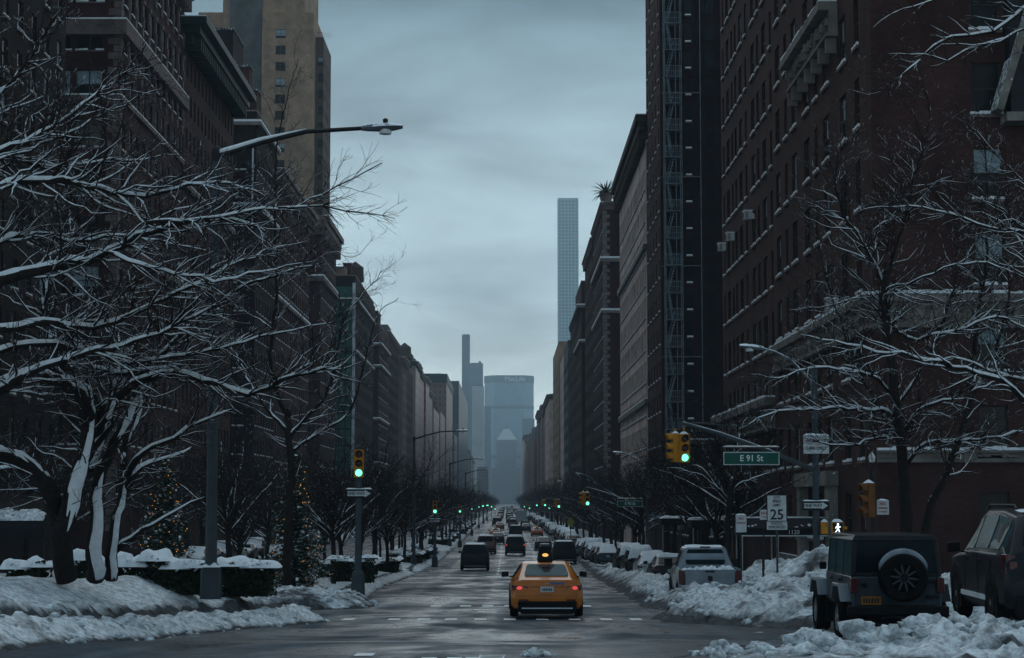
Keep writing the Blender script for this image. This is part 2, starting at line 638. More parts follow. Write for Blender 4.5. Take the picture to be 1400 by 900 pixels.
M['net'] = mat('green_netting', (0.035, 0.12, 0.105), 0.7, var=0.6, scale=0.35)
M['white_metal'] = mat('white_metal', (0.58, 0.61, 0.63), 0.5, var=0.2, scale=3)
M['strip'] = mat('patchy_white_edge', (0.50, 0.54, 0.56), 0.6, var=0.8, scale=0.55)
M['rubber'] = mat('rubber', (0.009, 0.009, 0.010), 0.9, spec=.06, var=0.3, scale=8)
M['rim'] = mat('wheel_rim', (0.30, 0.32, 0.34), 0.35, 0.8, var=0.2)
M['dark_rim'] = mat('dark_wheel_rim', (0.03, 0.03, 0.032), 0.4, 0.5, var=0.2)
M['black_plastic'] = mat('black_plastic', (0.008, 0.008, 0.010), 0.6, spec=.12, var=0.3)
M['car_glass'] = mat('car_glass', (0.006, 0.010, 0.014), 0.12, var=0.3, spec=0.09)
M['rear_glass'] = mat('rear_glass', (0.022, 0.065, 0.075), 0.25, var=0.5, scale=1.6, spec=0.06)
M['rear_glass'].node_tree.nodes['Principled BSDF'].inputs['Specular Tint'].default_value = (0.30, 0.85, 1.0, 1)
M['car_glass'].node_tree.nodes['Principled BSDF'].inputs['Specular Tint'].default_value = (0.55, 0.85, 1.0, 1)
M['tail'] = mat('tail_lamp', (0.06, 0.005, 0.008), 0.2, var=0.2)
M['tail_lit'] = glow('tail_lamp_lit', (1.0, 0.10, 0.09), 0.9)
M['brake_lit'] = glow('brake_lamp_lit', (1.0, 0.06, 0.05), 1.3)
M['plate'] = mat('number_plate', (0.42, 0.45, 0.47), 0.5, var=0.3, scale=14)
M['plate_y'] = mat('amber_plate', (0.26, 0.11, 0.018), 0.5, var=0.3, scale=10)
M['ink'] = mat('ink', (0.02, 0.022, 0.03), 0.6, var=0.1)
def paint(name, col, rough=0.32, metal=0.15):
    return mat(name, col, rough, metal, var=0.28, scale=1.6, coat=0.5, spec=0.5)
M['p_taxi'] = mat('taxi_paint', (0.48, 0.125, 0.004), 0.3, 0.0, var=0.22, scale=2.2, coat=0.3, spec=0.35)
M['p_black'] = mat('black_paint', (0.005, 0.006, 0.008), 0.35, 0.0, var=0.3, spec=0.18, coat=0.05)
M['p_char'] = mat('charcoal_paint', (0.008, 0.010, 0.015), 0.34, 0.0, var=0.3, spec=0.15, coat=0.06)
M['p_grey'] = mat('grey_paint', (0.034, 0.047, 0.062), 0.38, 0.0, var=0.45, spec=0.2, coat=0.1)
M['p_silver'] = paint('silver_paint', (0.15, 0.18, 0.215), 0.35, 0.2)
M['p_red'] = paint('red_paint', (0.15, 0.028, 0.016), 0.4)
M['p_white'] = paint('white_paint', (0.38, 0.41, 0.43), 0.4, 0.0)
M['p_blue'] = mat('navy_paint', (0.008, 0.013, 0.022), 0.4, 0.0, var=0.3, spec=0.3, coat=0.15)
M['sig_y'] = mat('signal_yellow', (0.47, 0.20, 0.02), 0.5, var=0.3, scale=3)
M['lens_off'] = mat('unlit_lens', (0.025, 0.010, 0.008), 0.4, var=0.2)
M['green_lit'] = glow('green_lamp_lit', (0.14, 1.0, 0.60), 3.2)
M['walk_lit'] = glow('white_lamp_lit', (0.8, 0.92, 1.0), 2.2)
M['amber_lit'] = glow('amber_lamp_lit', (1.0, 0.52, 0.14), 1.3)
M['xmas'] = glow('string_light', (1.0, 0.40, 0.07), 1.1)
M['sig_dim'] = mat('grimy_signal', (0.16, 0.065, 0.02), 0.6, var=0.4, scale=4)
M['sign_green'] = mat('sign_green', (0.010, 0.075, 0.060), 0.5, var=0.15)
M['sign_white'] = mat('sign_white', (0.48, 0.51, 0.53), 0.5, var=0.18, scale=6)
M['sign_black'] = mat('sign_black', (0.015, 0.015, 0.017), 0.5, var=0.1)
M['letter'] = mat('letter_white', (0.65, 0.68, 0.68), 0.5, var=0.05)
M['red_ink'] = mat('red_ink', (0.35, 0.05, 0.06), 0.5, var=0.2)
M['canvas'] = mat('black_canvas', (0.012, 0.014, 0.017), 0.8, var=0.3)
M['blue_sticker'] = mat('blue_sticker', (0.03, 0.09, 0.20), 0.4, var=0.2)

def text(body, size, mat_, parent, loc, rz=0, name='lettering', ext=0.004, align='CENTER', xs=1.0, bold=0.0):
    c = bpy.data.curves.new(name, 'FONT')
    c.body = body
    c.size = size
    c.align_x = align
    c.align_y = 'CENTER'
    c.extrude = ext
    c.offset = bold
    c.space_line = 0.92
    c.resolution_u = 3
    t = bpy.data.objects.new(name, c)
    t.rotation_euler = (R(90), 0, rz)
    me = None
    COL.objects.link(t)
    dg = bpy.context.evaluated_depsgraph_get()
    me = bpy.data.meshes.new_from_object(t.evaluated_get(dg))
    bpy.data.objects.remove(t)
    me.materials.clear()
    me.materials.append(mat_)
    o = bpy.data.objects.new(name, me)
    COL.objects.link(o)
    o.parent = parent
    o.location = loc
    o.rotation_euler = (R(90), 0, rz)
    o.scale = (xs, 1, 1)
    return o
# ------------------------------------------------------------------ ground, roads, pavements
def stations(a, b):
    ys, y = [], a
    while y < b - 1e-6:
        ys.append(y)
        y += 2.0 if y < 260 else (20 if y < 1000 else 100)
    ys.append(b)
    return ys

def strip(mb, x0, x1, a, b, dz, mi=0, nx=1):
    ys = stations(a, b)
    for y0, y1 in zip(ys, ys[1:]):
        for i in range(nx):
            u0, u1 = x0 + (x1 - x0) * i / nx, x0 + (x1 - x0) * (i + 1) / nx
            mb.face([(u0, y0, G(y0) + dz), (u1, y0, G(y0) + dz), (u1, y1, G(y1) + dz), (u0, y1, G(y1) + dz)], mi)

STREETS = [56 + 79 * k for k in range(0, 24)]
mb = MB()
strip(mb, -600, 600, -70, 4250, 0)
tag(mb.build('ground', M['road']), kind='structure')
mb = MB()
strip(mb, -6.2, 9.2, -70, 2200, 0.004)
tag(mb.build('avenue_road', M['road']), kind='structure')
mb = MB()
strip(mb, -24.5, -12.2, -70, 2200, 0.004)
tag(mb.build('northbound_road', M['road']), kind='structure')
pv, kb = MB(), MB()
for k in range(-1, 23):
    a = (61 + 79 * k) if k >= 0 else -70
    b = 51 + 79 * (k + 1)
    for x0, x1, kx in ((9.35, 14.6, 9.2), (-29.6, -24.65, -24.5)):
        strip(pv, x0, x1, a, b, 0.15)
        s0, s1 = sorted((kx, kx + (0.15 if kx > 0 else -0.15)))
        ys = stations(a, b)
        for y0, y1 in zip(ys, ys[1:]):
            kb.hexa([(s0, y0, G(y0) - .1), (s1, y0, G(y0) - .1), (s1, y1, G(y1) - .1), (s0, y1, G(y1) - .1)],
                    [(s0, y0, G(y0) + .156), (s1, y0, G(y0) + .156), (s1, y1, G(y1) + .156), (s0, y1, G(y1) + .156)])
tag(pv.build('pavement', M['dirty_snow']), kind='structure')
tag(kb.build('kerb', M['kerb']), kind='structure')

# painted markings, 4 mm sheets, worn
mk = MB()
def bar(x, y, w, l, sk=0.0):
    mk.face([(x - w / 2, y - l / 2, G(y - l / 2) + .009), (x + w / 2, y - l / 2, G(y - l / 2) + .009),
             (x + w / 2 + sk, y + l / 2, G(y + l / 2) + .009), (x - w / 2 + sk, y + l / 2, G(y + l / 2) + .009)])
for px in (478, 540, 580, 617, 657, 697, 741, 785, 828, 868):
    bar(PX(px, 49.8), 49.8, 0.30, 1.3)
for px in (597, 637, 667, 697, 750, 800):
    bar(PX(px, 62.5), 62.5, 0.34, 1.5)
bar(PX(658, 56.5), 56.5, .24, 1.0)
bar(PX(653, 58.5), 58.5, .2, .9)
for px, py in ((579, 873), (614, 861), (640, 852), (662, 820), (664, 812), (667, 806), (669, 799), (671, 792)):
    y = 22
    while P(px, py, y).z < G(y) and y < 300:
        y += 0.25
    x = P(px, py, y).x
    bar(x, y, 0.17 if py > 830 else .22, 1.1 if py > 830 else 2.2, 0.05)
bar(PX(500, 23.2), 23.2, .22, .6)
for y in range(130, 520, 9):
    bar(-0.55, y, 0.16, 3.0)
    bar(2.9, y, 0.16, 3.0)
bar(PX(676, 118), 118, .9, .7)
bar(PX(697, 116), 116, .8, .5)
tag(mk.build('road_markings', M['paint_white']), kind='structure')

# ------------------------------------------------------------------ snow banks
def height_sheet(name, xs, ys, hf, m, dirtf=None, drop=0.25, label=None):
    """a sheet of snow over the ground where hf > 0"""
    nx, ny = len(xs), len(ys)
    v, hs, ds = [], [], []
    for y in ys:
        g = G(y)
        for x in xs:
            h = hf(x, y)
            hs.append(h)
            v.append((x, y, g + (h if h > 0 else max(-drop, h))))
            ds.append(dirtf(x, y, h) if dirtf else 0.0)
    f = []
    for j in range(ny - 1):
        for i in range(nx - 1):
            q = (j * nx + i, j * nx + i + 1, (j + 1) * nx + i + 1, (j + 1) * nx + i)
            if max(hs[k] for k in q) > 0:
                f.append(q)
    me = bpy.data.meshes.new(name)
    me.from_pydata(v, [], f)
    me.materials.append(m)
    at = me.attributes.new('dirt', 'FLOAT', 'POINT')
    at.data.foreach_set('value', ds)
    me.polygons.foreach_set('use_smooth', [True] * len(f))
    o = bpy.data.objects.new(name, me)
    COL.objects.link(o)
    return tag(o, kind='stuff')

def frange(a, b, s, grow=0.0):
    r, x = [], a
    while x < b:
        r.append(x)
        x += s
        s *= 1 + grow
    r.append(b)
    return r

def lumps(x, y, s, seed=0.0):
    d, _ = noise.voronoi((x * s, y * s, seed), distance_metric='DISTANCE')
    return max(0.0, 1 - 1.5 * d[0])

EDGE_R = [(41, 6.4), (43, 5.6), (45, 4.7), (47.5, 3.75), (50, 3.7), (52, 4.2), (54, 5.0), (57, 5.0), (59, 4.4), (62, 4.2), (66, 4.4), (74, 4.6), (98, 5.05), (140, 5.8), (178, 6.3), (230, 6.4), (900, 6.5)]
HR = [(41, .25), (44, .35), (47, .42), (51, .55), (55, .52), (59, .50), (64, .50), (70, .55), (76, .62), (90, .75), (130, .72), (178, .6), (300, .5), (900, .5)]
def right_bank(x, y):
    e = lerp(EDGE_R, y) + 0.35 * fbm(y * 0.45, 3.3, 1, 3)
    t = x - e
    if t < -0.4:
        return -1
    hm = lerp(HR, y)
    h = hm * sm(-0.1, 1.9, t) + 0.10 * sm(-.05, .12, t) - 0.06
    h += 1.05 * math.exp(-(((x - 8.25) / 1.25) ** 2 + ((y - 51.5) / 2.6) ** 2))
    if y < 76:
        h += .55 * sm(8.6, 9.8, x) * sm(42, 50, y) * (1 - sm(10.5, 13, x))
        k = sm(5.1, 5.6, x) * (1 - sm(7.5, 8.0, x)) * sm(61.6, 62.8, y) * (1 - sm(69.5, 71, y))
        h = h * (1 - k) + 0.22 * k
    else:
        k = sm(6.3, 6.9, x) * (1 - sm(8.6, 9.0, x))
        h = h * (1 - k * 0.62)
        h *= 1 - 0.6 * sm(10, 11.5, x)
    for s in STREETS[1:]:
        if abs(y - s) < 8:
            h *= 0.12 + .88 * sm(4, 8, abs(y - s))
    f = sm(-0.1, 0.6, t)
    h += f * (0.20 * fbm(x * 1.1, y * 1.1, 5, 6) + 0.20 * lumps(x, y, 1.7, 2) + 0.15 * lumps(x, y, 3.6, 7) + .06 * lumps(x, y, 7, 4) - 0.06)
    return h
def right_dirt(x, y, h):
    t = x - lerp(EDGE_R, y)
    return 0.62 * (1 - sm(0, .55, h)) * (1 - sm(.3, 1.6, t)) + 0.7 * max(0, fbm(x * .8, y * .8, 9, 5))
height_sheet('snow_bank', frange(3.0, 14.0, .13), frange(40.5, 82, .15), right_bank, M['dirty_snow'], right_dirt)
height_sheet('snow_bank', frange(4.2, 14.0, .28), frange(82, 190, .45), right_bank, M['dirty_snow'], right_dirt)
height_sheet('snow_bank', frange(5.6, 14.0, .6), frange(190, 900, 1.5, .01), right_bank, M['dirty_snow'], right_dirt)

# near median: lawn under snow, with a ploughed, dark-edged bank towards the road
EDGE_L = [(20, -6.0), (30, -6.15), (38, -6.3), (42, -5.7), (45, -4.9), (47, -4.35), (48.6, -4.5), (50, -6.0), (51, -8.5), (51.6, -13)]
def near_median(x, y):
    e = lerp(EDGE_L, y) + 0.16 * fbm(y * 0.5, 1.3, 1, 3)
    t = e - x
    if t < -0.4:
        return -1
    h = 0.30 * sm(-.05, .75, t) + 0.10 * sm(-0.05, .1, t) - 0.06
    h += (0.22 * sm(1.0, 1.5, t) + 0.52 * sm(1.3, 2.9, t)) * (1 - sm(46.0, 51, y) * .9)
    rough = 1 - sm(1.3, 2.0, t)
    led = math.exp(-((t - 1.1) / .22) ** 2)
    h -= 0.05 * led
    h += sm(-.05, .4, t) * (rough * (0.08 * fbm(x * 1.6, y * 1.6, 4, 5) + 0.08 * lumps(x, y, 2.8, 3) + .08 * lumps(x, y, 6, 4) - .03) + (0.05 + .05 * (1 - rough)) * fbm(x * .7, y * .7, 2, 4) + 0.02 * fbm(x * 4, y * 4, 2, 3))
    h *= 1 - sm(49, 51.6, y) * 0.6
    return h
def near_dirt(x, y, h):
    t = lerp(EDGE_L, y) + 0.16 * fbm(y * 0.5, 1.3, 1, 3) - x
    led = math.exp(-((t - 1.15 - 0.12 * fbm(y * 1.2, 3, 3, 3)) / .20) ** 2)
    return 1.1 * led * (0.75 + 0.6 * fbm(x * 2, y * 2, 3, 3)) + 0.75 * (1 - sm(0, .16, t)) + 0.25 * max(0, fbm(x * 1.5, y * 1.5, 9, 3))
height_sheet('snow_bank', frange(-13.0, -4.0, .085), frange(20, 51.8, .13), near_median, M['dirty_snow'], near_dirt)

EDGE_M = [(57.5, -7.5), (58.6, -5.0), (60, -4.3), (62, -4.1), (65, -4.3), (70, -4.9), (85, -5.6), (100, -5.85), (2200, -5.9)]
def south_median(x, y):
    e = lerp(EDGE_M, y) + 0.14 * fbm(y * 0.35, 1.3, 8, 3)
    t = e - x
    if t < -0.4:
        return -1
    h = 0.26 * sm(-.05, .8, t) + 0.10 * sm(-0.05, .1, t) - 0.05 + .12 * sm(1.2, 2.2, t)
    r = (1 - sm(66, 74, y)) + .5 * (1 - sm(.9, 1.6, t))
    h += sm(0, .4, t) * (min(1, r) * (0.10 * fbm(x * 1.3, y * 1.3, 4, 4) + 0.13 * lumps(x, y, 2.6, 3)) + 0.04 * fbm(x * .7, y * .7, 2, 3))
    for s in STREETS[1:]:
        if abs(y - s) < 8:
            h *= sm(4, 7, abs(y - s))
    return h - 0.02
def south_dirt(x, y, h):
    t = lerp(EDGE_M, y) + 0.14 * fbm(y * 0.35, 1.3, 8, 3) - x
    led = math.exp(-((t - .95 - 0.2 * fbm(y * .6, 3, 3, 3)) / .14) ** 2) * sm(66, 74, y)
    near = (1 - sm(62, 68, y)) * (0.35 + 0.5 * fbm(x * 1.1, y * 1.1, 9, 4))
    return led + 0.7 * (1 - sm(0, .2, t)) + max(0, near)
height_sheet('snow_bank', frange(-12.5, -3.8, .11), frange(57.2, 84, .15), south_median, M['dirty_snow'], south_dirt)
height_sheet('snow_bank', frange(-12.5, -5.2, .22), frange(84, 200, .5), south_median, M['dirty_snow'], south_dirt)
height_sheet('snow_bank', frange(-12.5, -5.2, .6), frange(200, 1000, 2, .01), south_median, M['dirty_snow'], south_dirt)
# ploughed snow along the far kerb of the northbound side
def east_bank(x, y):
    h = 0.55 * sm(0, 1, -23.0 - x) * (1 - sm(26, 28.5, -x)) + 0.1 * fbm(x, y, 6, 3) - 0.02
    for s in STREETS:
        if abs(y - s) < 8:
            h *= sm(4, 8, abs(y - s))
    return h
height_sheet('snow_bank', frange(-28.8, -22.8, .5), frange(62, 500, .9, .004), east_bank, M['dirty_snow'])

# foreground heap at the near right kerb
CREST = [(2.0, 0.0), (2.6, .06), (3.5, .16), (4.5, .20), (5.2, .30), (6.2, .26), (7.0, .40), (8.0, .52), (9.0, .50), (10, .62), (13, .7)]
def heap(x, y):
    hm = .62 * lerp(CREST, x + 0.3 * fbm(x * .9, y * .9, 3, 2))
    far = lerp([(2, 24.2), (5, 26.0), (8, 29.5), (10, 30.5), (13, 32)], x) + .5 * fbm(x * .7, 1, 1, 3)
    h = hm * (1 - sm(far - 1.8, far + .2, y)) * (0.4 + .6 * sm(20.6, 23.3, y))
    h += (0.20 * lumps(x, y, 2.1, 1) + 0.14 * lumps(x, y, 4.4, 2) + .07 * lumps(x, y, 9, 5) + 0.12 * fbm(x * 2, y * 2, 3, 5) - .05) * sm(.02, .15, h) - 0.035
    return h
height_sheet('snow_bank', frange(1.8, 13.0, .075), frange(19.5, 32.4, .085), heap, M['dirty_snow'], lambda x, y, h: 0.8 * max(0, fbm(x * 1.1, y * 1.1, 9, 5)) + .35 * (1 - sm(0, .12, h)))
# low slush left around the wheels of the parked cars
def slush(x, y):
    return 0.10 * sm(.1, .5, fbm(x * .9, y * .6, 21, 4)) * sm(31, 33, y) * (1 - sm(39, 41.5, y)) * sm(4.3, 5.2, x) + 0.16 * lumps(x, y, 2.0, 9) * sm(32, 33, y) * (1 - sm(38, 40, y)) * sm(5.6, 6.4, x) * (1 if fbm(x * .5, y * .5, 3, 2) > -.05 else 0) - .03
height_sheet('snow_bank', frange(4.2, 9.2, .1), frange(30.5, 42, .12), slush, M['dirty_snow'], lambda x, y, h: .4 + .3 * fbm(x, y, 4, 3))

def chunk(mb, c, r, seed, mi=0):
    bm = bmesh.new()
    bmesh.ops.create_icosphere(bm, subdivisions=4 if r > .2 else (3 if r > .07 else 2), radius=1)
    n0 = len(mb.v)
    sx, sy, sz = rnd.uniform(.8, 1.35), rnd.uniform(.8, 1.2), rnd.uniform(.6, .95)
    for v in bm.verts:
        p = v.co.copy()
        k = 0.9 + 0.42 * noise.noise(p * 1.2 + Vector((seed, 0, 0))) - 0.30 * abs(noise.noise(p * 2.3 + Vector((0, seed, 0)))) + 0.22 * noise.noise(p * 4.3 + Vector((0, seed, 0))) + 0.12 * noise.noise(p * 9 + Vector((seed, seed, 0)))
        mb.v.append((c[0] + p.x * r * k * sx, c[1] + p.y * r * k * sy, c[2] + p.z * r * k * sz))
    bm.verts.index_update()
    for f in bm.faces:
        mb.f.append(tuple(n0 + v.index for v in f.verts))
        mb.m.append(mi)
    bm.free()
mb = MB()
for i in range(260):
    x = rnd.uniform(2.2, 12)
    y = rnd.uniform(22.0, lerp([(2, 24.0), (5, 26.0), (8, 29.2), (13, 30.5)], x))
    r = rnd.choice((.03, .04, .05, .07, .09, .12, .15)) * (1.0 if x > 4 else .8)
    chunk(mb, (x, y, G(y) + max(0, heap(x, y)) + r * .25), r, i * 3.7)
for px, py, r in ((1262, 868, .42), (1100, 884, .25), (1040, 888, .16), (985, 886, .16), (1130, 878, .2), (1205, 880, .22), (1330, 872, .3), (1385, 868, .33), (1170, 862, .2)):
    y = 24.5 if py > 870 else 27
    p = P(px, py, y)
    chunk(mb, (p.x, y, p.z), r, px)
tag(mb.build('snow_chunks', M['dirty_snow'], smooth=180), kind='stuff')
mb = MB()
for dx, dy, r in ((0, 0, .14), (.17, .1, .12), (.28, -.05, .09), (-.12, -.08, .08), (.02, -.2, .07), (-.55, .15, .03), (.5, .3, .03), (-.2, .05, .05), (.33, .1, .05)):
    y = 22.9 + dy * .7
    chunk(mb, (PX(728, 22.9) + dx * .6, y, G(y) + r * .25), r * .62, dx * 50 + 7)
tag(mb.build('snow_chunks', M['dirty_snow'], smooth=180), kind='stuff')
mb = MB()
for i in range(150):
    y = rnd.uniform(43, 68)
    x = lerp(EDGE_R, y) + rnd.uniform(.2, 4.5)
    r = rnd.choice((.05, .06, .08, .11, .14))
    chunk(mb, (x, y, G(y) + max(0, right_bank(x, y)) + r * .1), r, i * 1.7)
for i in range(110):
    y = rnd.uniform(22, 48)
    x = lerp(EDGE_L, y) - rnd.uniform(-.1, 1.1)
    r = rnd.choice((.04, .05, .06, .09))
    chunk(mb, (x, y, G(y) + max(0, near_median(x, y)) + r * .1), r, i * 2.9)
for i in range(90):
    y = rnd.uniform(58, 70)
    x = lerp(EDGE_M, y) - rnd.uniform(-.1, 3.0)
    r = rnd.choice((.05, .07, .09, .13))
    chunk(mb, (x, y, G(y) + max(0, south_median(x, y)) + r * .1), r, i * 2.3)
tag(mb.build('snow_chunks', M['dirty_snow'], smooth=180), kind='stuff')

# ------------------------------------------------------------------ buildings
SNOWY = M['clean_snow']
_wins = {}
def window_mesh(key, w, h, kind):
    k = (key, round(w, 2), round(h, 2), kind)
    if k in _wins:
        return _wins[k]
    b = MB()
    t = 0.06
    b.box(0, t, .10, .17, 0, h, 0)
    b.box(w - t, w, .10, .17, 0, h, 0)
    b.box(t, w - t, .10, .17, 0, t, 0)
    b.box(t, w - t, .10, .17, h - t, h, 0)
    b.box(t, w - t, .09, .16, h * .5 - .025, h * .5 + .025, 0)
    if w > 1.5:
        b.box(w / 2 - .04, w / 2 + .04, .095, .165, t, h - t, 0)
    tl = rnd.uniform(-.006, .006)
    lo = h * {'glass': 1.0, 'blind_or_reflection_half': .52, 'blind_low': .3, 'blind_full': 0.0, 'curtain': 0.0}[kind]
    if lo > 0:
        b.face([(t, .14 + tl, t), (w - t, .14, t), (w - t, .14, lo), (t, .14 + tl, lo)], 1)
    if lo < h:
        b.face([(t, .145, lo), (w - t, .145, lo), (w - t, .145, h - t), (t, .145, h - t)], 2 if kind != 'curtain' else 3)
    me = bpy.data.meshes.new('window')
    me.from_pydata(b.v, [], b.f)
    for m in (M['frame'], M['glass'], M['blind_or_reflection'], M['blind_or_reflection2']):
        me.materials.append(m)
    me.polygons.foreach_set('material_index', b.m)
    me.update()
    _wins[k] = me
    return me
_sills = {}
def sill_mesh(w, m):
    k = (round(w, 2), m.name)
    if k in _sills:
        return _sills[k]
    b = MB()
    b.box(-.08, w + .08, -.10, .09, -.12, -.003, 0)
    n = 7
    for i in range(n):
        if rnd.random() < .12:
            continue
        x0, x1 = -.07 + (w + .14) * i / n, -.07 + (w + .14) * (i + 1) / n
        b.box(x0, x1, -.09, .085, -.002, rnd.uniform(.07, .12), 1)
    me = bpy.data.meshes.new('sill')
    me.from_pydata(b.v, [], b.f)
    me.materials.append(m)
    me.materials.append(SNOWY)
    me.polygons.foreach_set('material_index', b.m)
    me.update()
    _sills[k] = me
    return me

class Facade:
    def __init__(self, wall, o, u, n, W, z0, z1, cols, rows, rec=0.2):
        self.o, self.u, self.n, self.cols, self.rows = Vector((*o, 0)), Vector((*u, 0)), Vector((*n, 0)), cols, rows
        def pt(a, z, d=0.0):
            p = self.o + self.u * a - self.n * d
            return (p.x, p.y, z)
        self.pt = pt
        z = z0
        for c, e in rows:
            wall.face([pt(0, z), pt(W, z), pt(W, c), pt(0, c)])
            a = 0
            for p, q in cols:
                wall.face([pt(a, c), pt(p, c), pt(p, e), pt(a, e)])
                wall.face([pt(p, c), pt(q, c), pt(q, c, rec), pt(p, c, rec)][::-1])
                wall.face([pt(p, e), pt(q, e), pt(q, e, rec), pt(p, e, rec)])
                wall.face([pt(p, c), pt(p, e), pt(p, e, rec), pt(p, c, rec)])
                wall.face([pt(q, c), pt(q, e), pt(q, e, rec), pt(q, c, rec)][::-1])
                wall.face([pt(p, c, rec), pt(q, c, rec), pt(q, e, rec), pt(p, e, rec)])
                a = q
            wall.face([pt(a, c), pt(W, c), pt(W, e), pt(a, e)])
            z = e
        wall.face([pt(0, z), pt(W, z), pt(W, z1), pt(0, z1)])
        self.rot = math.atan2(u[1], u[0])

def put_windows(parent, facades, base, mats=None, sill=None, mix=(.6, .15, .1, .05, .1), limit=100, key='w', force=None):
    """the windows that show largest (nearest first) as parts, the rest as one part"""
    todo = []
    for fc in facades:
        for c, e in fc.rows:
            for p, q in fc.cols:
                x = fc.o + fc.u * p
                vis = abs((Vector((x.x, x.y, (c + e) / 2)) - CAM).normalized().dot(fc.n)) / (Vector((x.x, x.y, c)) - CAM).length_squared
                pr = cam_px((x.x, x.y, (c + e) / 2))
                inside = -30 < pr[0] < 1430 and -40 < pr[1] < 940
                todo.append((0 if inside else 1, -vis, fc, p, q, c, e))
    todo.sort(key=lambda t: t[:2])
    rest, rest_s = MB(), MB()
    for i, (outside, _, fc, p, q, c, e) in enumerate(todo):
        if outside and i > limit:
            pass
        kind = rnd.choices(('glass', 'blind_or_reflection_half', 'blind_low', 'blind_full', 'curtain'), mix)[0]
        if force:
            kind = force(fc, p, c, e) or kind
        me = window_mesh(key, q - p, e - c, kind)
        loc = Vector(fc.pt(p, c)) - base
        if i < limit:
            w = bpy.data.objects.new('window', me)
            COL.objects.link(w)
            w.parent = parent
            w.location = loc
            w.rotation_euler = (0, 0, fc.rot)
            if sill:
                s = bpy.data.objects.new('sill', sill_mesh(q - p, sill))
                COL.objects.link(s)
                s.parent = w
        else:
            Rm = Matrix.Rotation(fc.rot, 3, 'Z')
            for src, dst in ((me, rest), (sill_mesh(q - p, sill) if sill else None, rest_s)):
                if src is None:
                    continue
                n0 = len(dst.v)
                dst.v += [tuple(Rm @ v.co + loc) for v in src.vertices]
                for pl in src.polygons:
                    dst.f.append(tuple(n0 + k for k in pl.vertices))
                    dst.m.append(pl.material_index)
    if rest.v:
        o = rest.build('window', [M['frame'], M['glass'], M['blind_or_reflection'], M['blind_or_reflection2']], parent)
        o['kind'] = 'stuff'
        if sill:
            s = rest_s.build('sill', [sill, SNOWY], o)
            s['kind'] = 'stuff'

def cam_px(p):
    v = CR.transposed() @ (Vector(p) - CAM)
    if v.z >= -0.1:
        return (-9999, -9999)
    return (700 - v.x / v.z * 2680 * 1, 450 + v.y / v.z * 2680)

def spread(W, w, gap, margin=1.2, pair=False):
    n = max(1, int((W - 2 * margin + gap) / (w + gap)))
    step = (W - 2 * margin - w) / max(1, n - 1) if n > 1 else 0
    r = []
    for i in range(n):
        a = margin + step * i if n > 1 else (W - w) / 2
        r.append((a, a + w))
    return r

